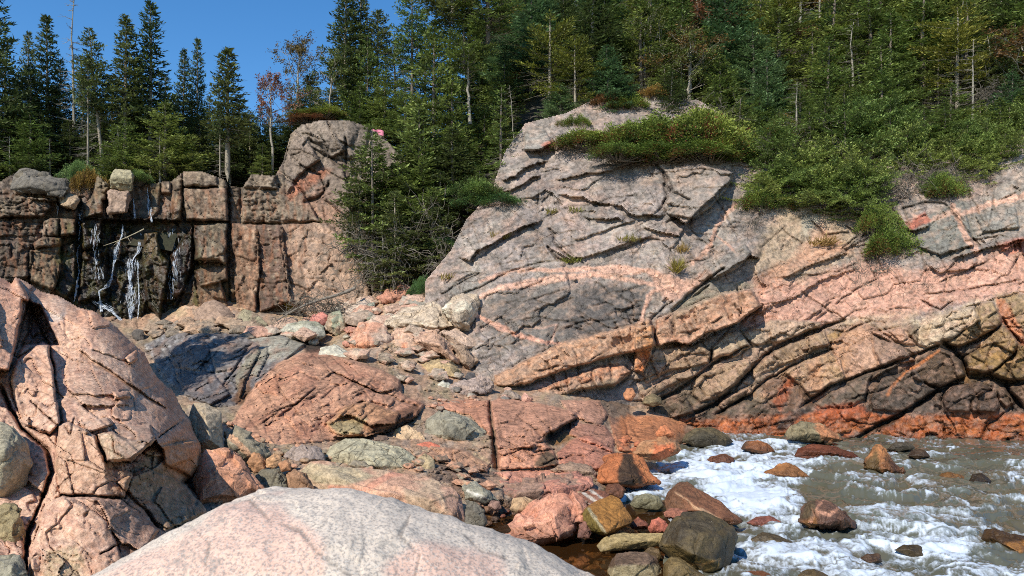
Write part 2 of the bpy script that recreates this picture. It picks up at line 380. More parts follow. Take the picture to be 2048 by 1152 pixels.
def hull(pts):
    bm = bmesh.new(); vs = [bm.verts.new(tuple(p)) for p in pts]
    r = bmesh.ops.convex_hull(bm, input=vs)
    bmesh.ops.delete(bm, geom=list({g for g in r['geom_interior'] + r['geom_unused'] if isinstance(g, bmesh.types.BMVert)}), context='VERTS')
    bmesh.ops.triangulate(bm, faces=bm.faces[:]); bm.verts.index_update()
    V = np.array([v.co[:] for v in bm.verts]); F = np.array([[v.index for v in f.verts] for f in bm.faces]); bm.free()
    c = V.mean(0); n = np.cross(V[F[:, 1]] - V[F[:, 0]], V[F[:, 2]] - V[F[:, 0]]); fl = ((V[F].mean(1) - c) * n).sum(1) < 0
    F[fl] = F[fl][:, ::-1]
    return V, F
def normals(V, F):
    fn = np.cross(V[F[:, 1]] - V[F[:, 0]], V[F[:, 2]] - V[F[:, 0]]); n = np.zeros_like(V)
    for k in range(3): np.add.at(n, F[:, k], fn)
    return n / (np.linalg.norm(n, axis=1, keepdims=True) + 1e-12)
def laplace(V, F, it, k=0.5):
    e = np.concatenate([F[:, [0, 1]], F[:, [1, 2]], F[:, [2, 0]]]); e = np.concatenate([e, e[:, ::-1]])
    deg = np.zeros(len(V)); np.add.at(deg, e[:, 0], 1)
    for _ in range(it):
        s = np.zeros_like(V); np.add.at(s, e[:, 0], V[e[:, 1]]); V = V * (1 - k) + k * s / deg[:, None]
    return V
def facets3(q, seed):
    i = np.floor(q); best = np.full(len(q), 9.); dv = np.zeros_like(q); hid = np.zeros(len(q))
    for dx in (-1, 0, 1):
        for dy in (-1, 0, 1):
            for dz in (-1, 0, 1):
                c = i + [dx, dy, dz]; o = c + .5 + .85 * (np.stack([_h(c[:, 0], c[:, 1], c[:, 2], seed + k) / 4294967295.0 for k in range(3)], -1) - .5); v = q - o; d = (v * v).sum(1); m = d < best
                best = np.where(m, d, best); dv = np.where(m[:, None], v, dv); hid = np.where(m, _h(c[:, 0], c[:, 1], c[:, 2], seed + 9) / 4294967295.0, hid)
    r = np.stack([(hid * k) % 1 - .5 for k in (37.1, 91.7, 151.3)], -1); return (r * dv).sum(1) * 2 + .35 * (hid - .5), hid
ROCKN = [0]
def rock(label, outline, col='grey', col2=None, Y=None, peaks=None, lean=None, thick=None, rnd=2, rough=1.0, wet=0.0, cat='rock', name='rock',
         paints=(), group=None, mat=None, c2=(30, 0.05), px=None, seed=None):
    """a loose rock grown from the outline it shows, with a body behind it and broken faces in front"""
    ROCKN[0] += 1; sd = seed or ROCKN[0] * 11; rg = random.Random(sd)
    O = np.array(outline, float); cx, cy = O.mean(0); pyb = O[:, 1].max(); pyt = O[:, 1].min()
    if Y is None: Y = float(shoreY(np.array([cx]), np.array([min(pyb, 1190)]))[0])
    m = Y / FPX; wm = (O[:, 0].max() - O[:, 0].min()) * m; hm = (pyb - pyt) * m; sz = min(wm, hm * 1.6)
    lean = 0.45 * sz if lean is None else lean; thick = 0.8 * sz if thick is None else thick
    t = (pyb - O[:, 1]) / max(1, pyb - pyt); Yo = Y + lean * t
    pts = [P(a, b, y) for (a, b), y in zip(O, Yo)]
    for (a, b), y, tt in zip(O, Yo, t):
        q = 0.62 + 0.2 * rg.random(); pts.append(P(cx + (a - cx) * q, cy + (b - cy) * q + 0.1 * (pyb - pyt), y + thick * (0.7 + 0.4 * rg.random())))
    if peaks is None:
        peaks = []
        for k in range(6):
            i = rg.randrange(len(O)); j = rg.randrange(len(O)); f = rg.random(); p = O[i] * f + O[j] * (1 - f); q = 0.45 + 0.35 * rg.random()
            peaks.append((cx + (p[0] - cx) * q, cy + (p[1] - cy) * q, (0.14 + 0.2 * rg.random()) * sz))
    for a, b, d in peaks:
        tt = (pyb - b) / max(1, pyb - pyt); pts.append(P(a, b, Y + lean * tt - d))
    V, F = hull(np.array(pts)); mp = max(1.6 * m * (px or 1.0), max(wm, hm) / 140); V, F = subdivide(V, F, mp * 1.6)
    V = laplace(V, F, rnd + 1); n = normals(V, F); s_ = max(sz, 0.15)
    q = V / s_ + sd * 1.37
    sharp = 1.0 if rnd < 4 else .3; qw = q + .12 * np.stack([fbm3(q * 3 + k * 7, 2, sd + 20 + k) for k in range(3)], -1); fa, fid = facets3(qw * 2.3, sd); fb, _i = facets3(qw * 5.5, sd + 3)
    d = (0.05 - .03 * sharp) * fbm3(q * 2.2, 3, sd) + 0.012 * fbm3(q * 8, 3, sd + 1) + sharp * (.075 * fa + .022 * fb)
    r = 1 - np.abs(fbm3(q * 1.7 + 9, 2, sd + 2)) * 4; d = d - 0.028 * np.clip(r, 0, 1) ** 5
    V = V + n * (d * s_ * rough)[:, None]
    X_, Y_ = project(V)
    c = np.tile(C(col), (len(V), 1))
    if col2 is not None:
        g = sstep(-0.12, 0.12, fbm3(V / s_ * 2.6 + sd, 4, sd + 4) + c2[1])[:, None] * 0.85; c = c * (1 - g) + C(col2) * g
    c = c * (1 + 0.22 * fbm3(V / s_ * 5, 4, sd + 5) + .10 * (fid - .5) * sharp)[:, None]; wv = np.full(len(V), float(wet))
    wob = 3 * fbm3(V / s_ * 7, 2, sd + 6)
    if Y < 28 and CAMH - (pyb - HZ) / FPX * Y < .5:
        bandn = sstep(.42, .12, V[:, 2] + .10 * fbm3(V * 3, 3, sd + 8)); wv = np.maximum(wv, .85 * bandn); c = c * (1 - .35 * bandn)[:, None]
    for pt in paints:
        if pt[0] == 'L': g = sstep(1.5, -1.5, seg_dist(X_, Y_, pt[1])[0] + wob - pt[3]) * (pt[4] if len(pt) > 4 else 0.9)
        elif pt[0] == 'Z': g = sstep(pt[3], pt[3] - (pt[4] if len(pt) > 4 else 0.1), V[:, 2] + 0.02 * wob)
        else: g = sstep(-4, 4, poly_sd(X_, Y_, pt[1]) + 1.5 * wob) * (pt[3] if len(pt) > 3 else 0.9)
        c = c * (1 - g[:, None]) + C(pt[2]) * g[:, None]
        if len(pt) > 5: wv = np.maximum(wv, g * pt[5])
    me = mesh(name, V, F, True, np.clip(c, 0.004, 0.9), wv); o = link(name, me, mat or (M_NEAR if Y < 16 else M_ROCK))
    if label: tag(o, label, cat, group)
    return recentre(o)
# ================================================================ the headland cliff on the right
headD = TPS([(1250, 880, 27.2), (1440, 872, 27.3), (1700, 872, 27.3), (2048, 885, 25.7), (2500, 905, 23.2), (1250, 960, 26.8), (1700, 960, 26.8), (2400, 980, 22.8),
             (1440, 825, 27.9), (1700, 825, 27.6), (2048, 828, 26.2), (1700, 760, 28.2), (2048, 740, 26.9), (1300, 780, 28.4), (1700, 650, 29.4), (1300, 690, 28.9),
             (1500, 600, 30.0), (1900, 600, 28.6), (1250, 640, 29.2), (1700, 480, 31.4), (1500, 420, 32.2), (1200, 420, 32.4), (1250, 330, 34.2), (1100, 260, 36.6),
             (1300, 210, 37.5), (1400, 330, 33.6), (2048, 420, 30.4), (2400, 420, 28.5), (2048, 300, 32.2), (1600, 380, 33.0), (1850, 390, 32.0), (950, 620, 29.6), (900, 560, 30.8),
             (930, 470, 32.4), (1000, 380, 34.6), (960, 750, 27.2), (1050, 790, 26.3), (1180, 830, 26.6), (1150, 560, 30.2), (870, 640, 30.5), (1500, 200, 37.5), (1900, 250, 34.8), (2400, 250, 31.5), (900, 860, 26.0)])
hl = Relief(850, 2420, 180, 960, 2.0, headD, seed=3)
# colour of the rock by area
hl.mottle('pale', 70, 0.16, 0.3, 1); hl.mottle('dgrey', 34, 0.06, 0.55, 2, -20, 2.0); hl.mottle('pink', 60, 0.18, 0.4, 3, -15, 2.5); hl.mottle((120, 112, 106), 9, 0.1, 0.5, 4, -25, 1.5)
hl.paint([(950, 640), (985, 600), (1060, 582), (1180, 562), (1300, 572), (1290, 640), (1190, 688), (1110, 700), (1000, 690)], 'dgrey', 0.8, 10)
hl.paint([(1180, 570), (1295, 578), (1285, 640), (1180, 690), (1130, 660), (1150, 600)], (90, 84, 83), 0.75, 8)
hl.paint([(900, 560), (985, 535), (970, 580), (930, 620), (890, 610)], (128, 124, 120), 0.6, 10)
hl.paint([(1480, 640), (1510, 575), (1640, 545), (1720, 520), (1830, 545), (1950, 520), (2060, 470), (2440, 420), (2440, 590), (2060, 590), (1900, 610), (1800, 640), (1690, 640), (1560, 690)], (204, 150, 130), 0.85, 14)
hl.paint([(1500, 540), (1560, 400), (1640, 400), (1720, 420), (1700, 510), (1600, 560)], (178, 152, 126), 0.75, 14)
hl.paint([(1590, 400), (1640, 400), (1650, 500), (1615, 500)], (168, 164, 152), 0.6, 8)
hl.paint([(1640, 440), (1700, 500), (1560, 560), (1520, 590), (1500, 560), (1600, 500)], (200, 140, 112), 0.6, 12)
hl.paint([(1820, 445), (1930, 395), (1960, 470), (1940, 505), (1870, 520), (1830, 500)], (122, 120, 114), 0.85, 6)
hl.paint([(1930, 415), (2060, 330), (2440, 300), (2440, 470), (2060, 470), (1960, 490)], (150, 138, 130), 0.8, 8)
hl.paint([(1280, 720), (1420, 690), (1560, 690), (1690, 640), (1830, 640), (1990, 600), (2440, 560), (2440, 760), (1900, 760), (1700, 810), (1480, 840), (1260, 840)], (156, 134, 112), 0.85, 12)
hl.mottle('tan', 36, 0.1, 0.55, 6, -28, 2.5, poly=[(1280, 700), (1690, 640), (2000, 600), (2440, 560), (2440, 830), (1260, 830)])
hl.mottle('ochre', 30, 0.16, 0.55, 7, 80, 2.0, poly=[(1520, 680), (1690, 640), (2000, 640), (2440, 600), (2440, 800), (1500, 800)])
hl.paint([(1820, 640), (1900, 620), (1990, 600), (2000, 640), (1890, 690), (1850, 698), (1830, 680)], (192, 182, 158), 0.8, 8)
hl.paint([(1990, 590), (2440, 560), (2440, 640), (2010, 650)], (150, 128, 88), 0.7, 10)
for q in ([(1660, 665), (1700, 660), (1710, 700), (1660, 720)], [(1655, 720), (1700, 715), (1700, 760), (1660, 760)], [(1920, 640), (1940, 640), (1935, 665), (1925, 665)], [(1840, 650), (1860, 640), (1862, 690), (1838, 680)]):
    hl.paint(q, (160, 128, 70), 0.7, 7)
hl.paint([(1620, 800), (1690, 765), (1760, 735), (1850, 705), (1900, 690), (1990, 700), (2440, 660), (2440, 836), (1600, 836)], (78, 66, 56), 0.85, 10)
hl.paint([(1900, 760), (1990, 690), (2060, 660), (2440, 640), (2440, 760), (2020, 760)], (120, 98, 66), 0.75, 10)
hl.mottle('ochre', 26, 0.08, 0.6, 8, 20, 1.4, poly=[(1900, 770), (1960, 690), (2010, 640), (2440, 600), (2440, 780)])
hl.paint([(1290, 790), (1400, 780), (1480, 790), (1600, 820), (1600, 842), (1280, 842)], (74, 66, 52), 0.85, 8)
hl.paint([(1520, 770), (1570, 740), (1620, 760), (1650, 790), (1610, 815), (1540, 822)], (110, 82, 62), 0.8, 8)
hl.paint([(1545, 800), (1580, 745), (1600, 740), (1575, 800), (1560, 822)], 'orange', 0.6, 5)
hl.paint([(1610, 730), (1640, 720), (1650, 790), (1625, 800)], (200, 120, 78), 0.7, 6)
# tide band at the foot
hl.paint([(1250, 838), (1330, 838), (1440, 842), (1560, 830), (1680, 822), (1800, 832), (2060, 826), (2440, 830), (2440, 980), (1250, 980)], (204, 108, 50), 0.96, 5)
hl.mottle((128, 72, 42), 16, 0.1, 0.55, 10, 4, 3.2, poly=[(1250, 838), (1600, 830), (2440, 826), (2440, 980), (1250, 980)]); hl.mottle((206, 124, 66), 14, 0.1, 0.6, 11, 4, 3.0, poly=[(1250, 838), (1600, 830), (2440, 826), (2440, 980), (1250, 980)]); hl.mottle((150, 84, 48), 22, 0.0, 0.5, 9, 5, 2.6, poly=[(1250, 838), (1600, 830), (2440, 826), (2440, 980), (1250, 980)])
hl.paint([(1250, 872), (2440, 880), (2440, 980), (1250, 980)], (110, 56, 34), 0.7, 6)
hl.wet[:] = np.maximum(hl.wet, sstep(815, 850, hl.Y) * 0.9); hl.wet[:] = np.maximum(hl.wet, 0.35 * sstep(735, 790, hl.Y) * sstep(1280, 1400, hl.X))
# broken layers
hl.strata(70, 26, -24, 0.30, 0.9, 0.10, 0.06, 1, poly=[(1260, 700), (1420, 660), (1560, 660), (1700, 640), (1720, 720), (1600, 800), (1560, 830), (1260, 850)])
hl.strata(60, 44, -30, 0.16, 0.8, 0.05, 0.05, 2, poly=[(1500, 560), (2440, 360), (2440, 640), (1560, 690)])
hl.strata(90, 52, -16, 0.20, 0.8, 0.04, 0.035, 3, poly=[(960, 380), (1100, 260), (1460, 300), (1480, 520), (1300, 540), (900, 560)])
hl.strata(60, 55, 25, 0.22, 0.7, 0.14, 0.06, 4, poly=[(1890, 700), (2040, 620), (2440, 600), (2440, 826), (1830, 826)])
hl.strata(110, 60, -5, 0.10, 0.8, 0.03, 0.03, 5, poly=[(950, 640), (985, 590), (1300, 560), (1290, 640), (1150, 700), (960, 740)], hue=0.05)
hl.strata(55, 20, 4, 0.12, 0.7, 0.09, 0.07, 6, poly=[(1250, 836), (1600, 832), (2440, 824), (2440, 900), (1250, 900)])
hl.strata(26, 12, -14, 0.14, 0.9, 0.05, 0.08, 7, poly=[(1500, 575), (1590, 560), (1600, 600), (1530, 650), (1490, 640)])
# named ledges, cracks and joints traced from the face
hl.ledge([(1105, 362), (1180, 345), (1225, 340), (1275, 322), (1300, 318)], 0.35, 30, 0.1)
hl.ledge([(1108, 388), (1150, 394), (1167, 394), (1178, 402), (1215, 408), (1240, 411), (1262, 428), (1320, 432), (1338, 424)], 0.40, 40, 0.15)
hl.ledge([(1163, 430), (1180, 438), (1212, 438), (1235, 435), (1250, 446)], 0.35, 22, 0.1)
hl.ledge([(1285, 452), (1310, 462), (1345, 468), (1358, 474), (1370, 450)], 0.35, 24, 0.1)
hl.ledge([(1318, 480), (1340, 496), (1362, 478)], 0.25, 16)
hl.crack([(1300, 318), (1328, 345), (1335, 372), (1342, 385), (1382, 400)], 2.5, 0.45)
hl.crack([(1328, 365), (1334, 395), (1325, 412)], 2.2, 0.4)
hl.block([(1330, 340), (1400, 328), (1468, 345), (1452, 380), (1420, 415), (1385, 438), (1335, 428), (1325, 415), (1345, 378)], 0.55, 0.3, -0.2, 4, 0.12, col='grey', cs=0.5)
hl.ledge([(1335, 428), (1372, 446), (1398, 420), (1425, 395), (1462, 358)], 0.85, 34, 0.55, 18)
hl.ledge([(998, 388), (1040, 372), (1062, 356), (1085, 350)], 0.4, 24, 0.1)
hl.ledge([(1000, 362), (1030, 352), (1060, 330), (1095, 322)], 0.45, 20, 0.15)
hl.ledge([(1042, 300), (1065, 302), (1100, 288), (1112, 284)], 0.45, 20, 0.1)
hl.block([(1048, 268), (1060, 255), (1090, 260), (1105, 285), (1080, 300), (1050, 300)], 0.55, -0.4, 0.3, 3, 0.12, (150, 142, 136), 0.8)
hl.paint([(1080, 290), (1105, 278), (1112, 288), (1095, 300)], (196, 110, 84), 0.8, 3)
hl.ledge([(912, 512), (938, 520), (955, 500), (985, 488), (1010, 470), (1050, 452), (1090, 440)], 0.55, 34, 0.15, 12)
hl.ledge([(1060, 400), (1090, 380), (1105, 386), (1110, 410)], 0.3, 18)
hl.crack([(1095, 455), (1110, 470), (1108, 485), (1128, 505), (1150, 520)], 2.2, 0.35)
hl.ledge([(1098, 495), (1120, 508), (1140, 520), (1175, 512), (1215, 500), (1255, 485), (1310, 470)], 0.35, 30, 0.05)
hl.crack([(1095, 492), (1112, 516), (1130, 522)], 2.4, 0.35); hl.crack([(1220, 503), (1255, 495), (1290, 478), (1330, 482)], 1.8, 0.25)
hl.crack([(900, 600), (960, 575), (1010, 548), (1060, 530), (1110, 520)], 1.6, 0.2); hl.crack([(880, 590), (930, 560), (960, 545)], 1.6, 0.2)
for c in ([(1035, 582), (1080, 565), (1100, 545)], [(1045, 605), (1080, 595), (1130, 578)], [(1065, 595), (1085, 608), (1110, 608), (1150, 595)], [(1215, 632), (1225, 625), (1250, 622), (1260, 632), (1285, 628)], [(1160, 635), (1200, 645)],
          [(955, 680), (985, 690), (1010, 695), (1020, 705)], [(1095, 690), (1110, 665), (1118, 645)], [(1040, 640), (1080, 634), (1110, 642), (1160, 640)], [(1185, 612), (1210, 604), (1230, 612)], [(1240, 590), (1262, 606), (1270, 625)]):
    hl.crack(c, 1.5, 0.13)
# pink dikes
PK = (220, 168, 146)
hl.stripe([(960, 562), (1010, 546), (1060, 538), (1110, 541), (1160, 537), (1240, 534), (1290, 540), (1330, 556)], PK, 6, 0.9)
hl.stripe([(960, 594), (1000, 576), (1050, 568), (1100, 559), (1150, 552), (1220, 545), (1290, 540), (1340, 556), (1355, 580)], PK, 9, 0.95, raise_=0.05)
hl.stripe([(1200, 552), (1260, 560), (1320, 572), (1350, 580)], PK, 5, 0.9)
hl.paint([(1300, 545), (1340, 550), (1385, 560), (1420, 540), (1428, 548), (1360, 600), (1330, 600), (1310, 575)], PK, 0.85, 5)
hl.stripe([(1345, 572), (1308, 580), (1298, 592), (1290, 615), (1284, 640), (1272, 658)], PK, 6, 0.95, raise_=0.04)
hl.stripe([(1472, 408), (1448, 430), (1432, 455), (1420, 490), (1405, 510), (1380, 530)], PK, 7, 0.9); hl.stripe([(1430, 470), (1450, 485), (1472, 505)], PK, 3, 0.8)
hl.stripe([(955, 632), (1000, 654), (1040, 672), (1090, 684), (1125, 690)], (212, 154, 132), 7, 0.9)
hl.stripe([(1104, 684), (1112, 650)], PK, 2, 0.7); hl.stripe([(1040, 655), (1085, 656), (1115, 648)], PK, 2, 0.6)
hl.stripe([(1905, 410), (1930, 470), (1965, 520)], PK, 9, 0.85); hl.stripe([(1920, 430), (1980, 408), (2060, 388), (2300, 350)], PK, 10, 0.8)
hl.stripe([(1825, 430), (1860, 440), (1920, 420)], PK, 7, 0.6)
hl.crack([(1800, 420), (1850, 405), (1890, 408), (1930, 455), (1965, 500)], 2, 0.2)
hl.block([(1832, 440), (1925, 400), (1940, 455), (1948, 490), (1880, 510), (1835, 495)], 0.3, 0.3, 0.3, 4, 0.1)
hl.block([(1950, 430), (2030, 410), (2040, 455), (1965, 465)], 0.25, 0.2, 0.2, 4, 0.1, (140, 136, 130), 0.6)
hl.ledge([(1900, 520), (1960, 500), (2040, 480), (2100, 460)], 0.4, 24, 0.1)
hl.ledge([(2000, 505), (2048, 480), (2120, 450)], 0.5, 14, 0.1); hl.paint([(1995, 488), (2060, 470), (2060, 500), (2010, 508)], (176, 96, 76), 0.7, 5)
hl.ledge([(1852, 528), (1880, 545), (1935, 538), (1960, 520)], 0.3, 25)
hl.paint([(1812, 445), (1850, 425), (1860, 440), (1820, 462)], (190, 106, 84), 0.85, 4); hl.ledge([(1808, 450), (1822, 462), (1862, 450)], 0.45, 16)
hl.block([(1395, 560), (1450, 510), (1490, 488), (1502, 505), (1470, 540), (1420, 560)], 0.45, 0.2, -0.2, 4, 0.1, (130, 124, 118), 0.6)
hl.ledge([(1420, 562), (1455, 540), (1500, 510), (1520, 520)], 0.55, 20, 0.25)
hl.crack([(1345, 620), (1375, 595), (1415, 560), (1450, 535)], 2.5, 0.5); hl.crack([(1330, 640), (1370, 605), (1420, 570)], 2.0, 0.35)
hl.paint([(1330, 640), (1345, 608), (1420, 560), (1440, 560), (1380, 610), (1340, 645)], (124, 116, 108), 0.8, 4)
# the long orange slab standing out over a dark gap
SL = (200, 146, 112)
hl.block([(985, 775), (990, 752), (1060, 715), (1130, 684), (1230, 660), (1300, 638), (1312, 692), (1250, 706), (1190, 722), (1110, 745), (1050, 768)], 0.75, 0.0, -0.6, 6, 0.2, SL, 0.95)
hl.block([(1310, 640), (1400, 604), (1450, 584), (1500, 580), (1512, 592), (1520, 612), (1470, 648), (1410, 668), (1378, 690), (1350, 682), (1312, 694)], 0.95, 0.1, -0.9, 5, 0.15, (192, 136, 106), 0.9)
hl.paint([(1340, 615), (1400, 580), (1480, 562), (1510, 572), (1420, 600), (1345, 640)], (150, 138, 118), 0.75, 5)
hl.ledge([(1305, 692), (1350, 684), (1385, 690), (1420, 668), (1470, 648), (1530, 608)], 0.5, 18, 0.9, 14)
hl.block([(1270, 655), (1308, 650), (1306, 700), (1285, 745), (1268, 742), (1270, 700)], 0.75, 0.2, 0.0, 5, 0.1, (206, 140, 88), 0.9)
hl.paint([(1285, 700), (1306, 690), (1300, 722), (1285, 745), (1272, 742)], (206, 122, 62), 0.8, 3)
hl.ledge([(985, 778), (1050, 770), (1110, 747), (1190, 724), (1255, 706), (1300, 700)], 0.25, 10, 0.35, 10)
hl.block([(1050, 790), (1130, 760), (1200, 732), (1250, 730), (1262, 745), (1230, 770), (1160, 778), (1100, 800)], 0.45, 0.1, -0.4, 5, 0.15, (190, 140, 108), 0.7)
hl.paint([(1190, 735), (1235, 725), (1258, 745), (1225, 760), (1150, 765), (1060, 790), (1070, 778), (1150, 752)], (208, 134, 94), 0.8, 4)
hl.ledge([(1055, 800), (1120, 798), (1165, 780), (1230, 772), (1260, 750)], 0.35, 14, 0.45, 10)
hl.paint([(1120, 790), (1170, 768), (1230, 758), (1225, 775), (1160, 780), (1120, 800)], (138, 122, 98), 0.7, 4)
hl.paint([(1055, 796), (1115, 800), (1118, 816), (1060, 808)], (70, 64, 58), 0.9, 3); hl.block([(1055, 796), (1115, 802), (1118, 816), (1060, 810)], 0.35, 0, 0, 4, 0.12)
for pl_ in ([(985, 775), (990, 752), (1130, 684), (1300, 638), (1312, 692), (1190, 722), (1050, 768)], [(1310, 640), (1400, 604), (1500, 580), (1520, 612), (1410, 668), (1312, 694)], [(1050, 790), (1200, 732), (1262, 745), (1160, 778)]):
    hl.mottle((168, 132, 108), 14, .0, .6, 71, -22, 2.4, poly=pl_, feather=.1); hl.mottle((140, 112, 96), 7, .14, .6, 72, -22, 1.6, poly=pl_); hl.mottle((214, 170, 140), 10, .1, .5, 73, -22, 2, poly=pl_); hl.joints(12, pl_, [-22, 60, 75], 15, 60, 1.2, .14, 74, .05)
# slabs below it
BR = (146, 122, 92)
for pl, of, tx, ty, cl in (
    ([(1297, 712), (1312, 700), (1400, 686), (1420, 702), (1418, 724), (1380, 736), (1340, 742), (1290, 768), (1284, 748)], .5, .2, -.5, (140, 118, 90)),
    ([(1280, 785), (1330, 760), (1384, 738), (1386, 752), (1330, 778), (1290, 800)], .55, .2, -.9, (138, 122, 100)),
    ([(1385, 768), (1400, 752), (1460, 724), (1500, 720), (1502, 738), (1462, 786), (1400, 806), (1385, 790)], .7, .3, -.6, (150, 130, 98)),
    ([(1440, 795), (1500, 772), (1504, 784), (1448, 818), (1436, 812)], .55, .2, -.8, (130, 112, 84)),
    ([(1422, 718), (1424, 696), (1454, 664), (1478, 662), (1502, 692), (1472, 712), (1430, 716)], .55, .4, -.3, (176, 160, 132)),
    ([(1480, 665), (1540, 640), (1580, 640), (1640, 645), (1640, 655), (1560, 685), (1505, 692)], .45, .2, -.6, (172, 156, 134)),
    ([(1500, 735), (1560, 695), (1650, 660), (1660, 690), (1600, 715), (1530, 745), (1505, 760)], .45, .2, -.5, (160, 140, 108)),
    ([(1530, 770), (1600, 722), (1660, 700), (1680, 720), (1690, 755), (1620, 795), (1600, 770), (1570, 745)], .5, .3, -.3, (176, 150, 116)),
    ([(1300, 835), (1310, 818), (1370, 790), (1382, 812), (1390, 828), (1330, 838)], .5, .2, -.4, (84, 72, 54)),
    ([(1660, 690), (1690, 660), (1720, 640), (1750, 655), (1830, 720), (1760, 735), (1690, 762)], .35, .3, -.2, (180, 140, 116)),
    ([(1745, 665), (1800, 655), (1835, 690), (1785, 685), (1748, 668)], .3, 0, -.5, (204, 160, 134)),
    ([(1745, 668), (1785, 686), (1830, 698), (1835, 710), (1760, 732), (1748, 700)], .3, .3, .3, (112, 102, 92)),
    ([(1830, 660), (1850, 640), (1900, 622), (1950, 612), (1960, 640), (1900, 680), (1860, 698), (1835, 690)], .55, .3, -.3, (192, 182, 156)),
    ([(1816, 650), (1838, 648), (1834, 690), (1812, 660)], .2, .8, .1, (110, 96, 76)),
    ([(1888, 688), (1925, 665), (1952, 640), (1960, 606), (1985, 602), (2005, 640), (1990, 662), (1920, 695)], .75, .2, -.5, (140, 112, 70)),
    ([(1925, 718), (1960, 695), (1995, 655), (2012, 650), (2034, 685), (2030, 705), (1995, 735), (1965, 746), (1935, 738)], .8, .2, -.3, (138, 112, 68)),
    ([(1980, 748), (2030, 712), (2048, 680), (2120, 670), (2160, 740), (2048, 762), (2000, 762)], .7, .1, -.3, (132, 108, 68)),
    ([(1824, 735), (1860, 708), (1880, 695), (1920, 722), (1930, 750), (1880, 776), (1845, 764), (1826, 754)], .7, .3, -.5, (94, 76, 58)),
    ([(1740, 800), (1765, 755), (1830, 740), (1850, 768), (1872, 780), (1806, 822), (1745, 822)], .6, .3, -.4, (86, 76, 66)),
    ([(1625, 806), (1690, 770), (1750, 740), (1800, 728), (1740, 760), (1730, 800), (1700, 815), (1640, 818)], .3, .2, -.5, (96, 86, 72)),
    ([(1885, 790), (1900, 772), (1950, 765), (1985, 775), (1940, 800), (1940, 824), (1886, 824)], .5, .2, -.3, (84, 66, 52)),
    ([(1942, 800), (1965, 780), (1990, 784), (2000, 812), (1990, 824), (1944, 824)], .55, .2, -.3, (90, 70, 54)),
    ([(1992, 780), (2010, 774), (2028, 806), (2012, 816), (2000, 800)], .5, .2, -.3, (100, 78, 54)),
    ([(2020, 780), (2060, 765), (2160, 770), (2160, 815), (2040, 815)], .5, .2, -.3, (100, 78, 54)),
    ([(2170, 660), (2260, 640), (2300, 720), (2200, 750)], .6, .2, -.3, (120, 100, 70)), ([(2180, 760), (2300, 740), (2380, 800), (2200, 815)], .6, .2, -.3, (96, 78, 58))):
    hl.block(pl, of * .8, tx, ty, 5, 0.15, tuple(int(c * .7 + d * .3) for c, d in zip(cl, (176, 138, 116))) if min(cl) > 78 else cl, 0.7, 2.4)
for l, wd, dp in (([(1290, 812), (1340, 790), (1385, 760), (1430, 725), (1500, 690)], 3.5, .8), ([(1380, 832), (1440, 802), (1500, 742), (1530, 712), (1560, 690), (1640, 656), (1690, 640)], 4.5, .9),
                  ([(1430, 830), (1500, 790), (1530, 762), (1600, 724), (1665, 698)], 3.0, .6), ([(1600, 815), (1660, 772), (1690, 762), (1760, 736), (1853, 702), (1885, 684)], 3.5, .7),
                  ([(1885, 682), (1927, 719), (1935, 752)], 6, .9), ([(1935, 752), (1877, 782), (1803, 829), (1740, 860), (1700, 890)], 4, .8), ([(1930, 754), (1975, 752), (2010, 766), (2060, 764), (2150, 760)], 7, .9),
                  ([(1890, 690), (1915, 697), (1953, 682), (2004, 652)], 4, .7), ([(2008, 640), (2018, 662), (2040, 684), (2060, 690)], 4, .7), ([(2010, 766), (2030, 800), (2045, 815)], 5, .7),
                  ([(1752, 736), (1735, 770), (1730, 815)], 2.2, .3), ([(1640, 655), (1690, 665), (1745, 640)], 2, .3), ([(1300, 640), (1345, 600)], 2, .3), ([(1418, 725), (1425, 696)], 3, .4),
                  ([(1500, 860), (1540, 850), (1590, 840)], 2, .25), ([(1700, 840), (1740, 850), (1800, 836)], 2, .25), ([(1890, 870), (1886, 840)], 2, .3), ([(1960, 880), (1975, 850), (2010, 826)], 3, .35), ([(1400, 690), (1414, 655)], 1.6, .15),
                  ([(1600, 580), (1640, 610), (1690, 640)], 1.8, .2), ([(1840, 600), (1880, 620), (1910, 600)], 1.8, .3), ([(1840, 590), (1930, 580), (2040, 560)], 1.8, .25), ([(1620, 440), (1650, 470), (1700, 465)], 2, .3), ([(1690, 450), (1720, 470), (1680, 500)], 2, .3)):
    hl.crack(l, wd * .72, dp * .8)
hl.ledge([(1500, 640), (1540, 612), (1600, 590), (1640, 560), (1720, 535)], 0.25, 18, 0.05); hl.ledge([(1560, 560), (1620, 530), (1700, 505)], 0.3, 22, 0.1)
hl.ledge([(1600, 700), (1650, 690)], 0.2, 10); hl.ledge([(1880, 650), (1900, 625), (1990, 596), (2060, 580)], 0.15, 14)
hl.stripe([(1775, 790), (1790, 765), (1815, 742), (1860, 715), (1880, 700)], (206, 128, 70), 4, 0.85)
hl.stripe([(1738, 815), (1745, 775), (1758, 738)], (120, 92, 70), 3, 0.7)
hl.paint([(1990, 596), (2010, 600), (2060, 690), (2040, 690), (2000, 640)], (190, 118, 82), 0.7, 4)
hl.paint([(1630, 815), (1720, 806), (1740, 830), (1640, 850)], (186, 96, 52), 0.7, 5); hl.paint([(1600, 815), (1625, 818), (1560, 866), (1550, 850)], (40, 36, 30), 0.85, 4); hl.paint([(1680, 880), (1800, 830), (1790, 846), (1720, 876)], (52, 42, 32), 0.8, 4)
hl.joints(70, [(950, 390), (1100, 260), (1460, 320), (1480, 520), (1300, 540), (900, 560)], [-12, -22, -30, 55, 75], 30, 140, 1.0, .09, 1, .05)
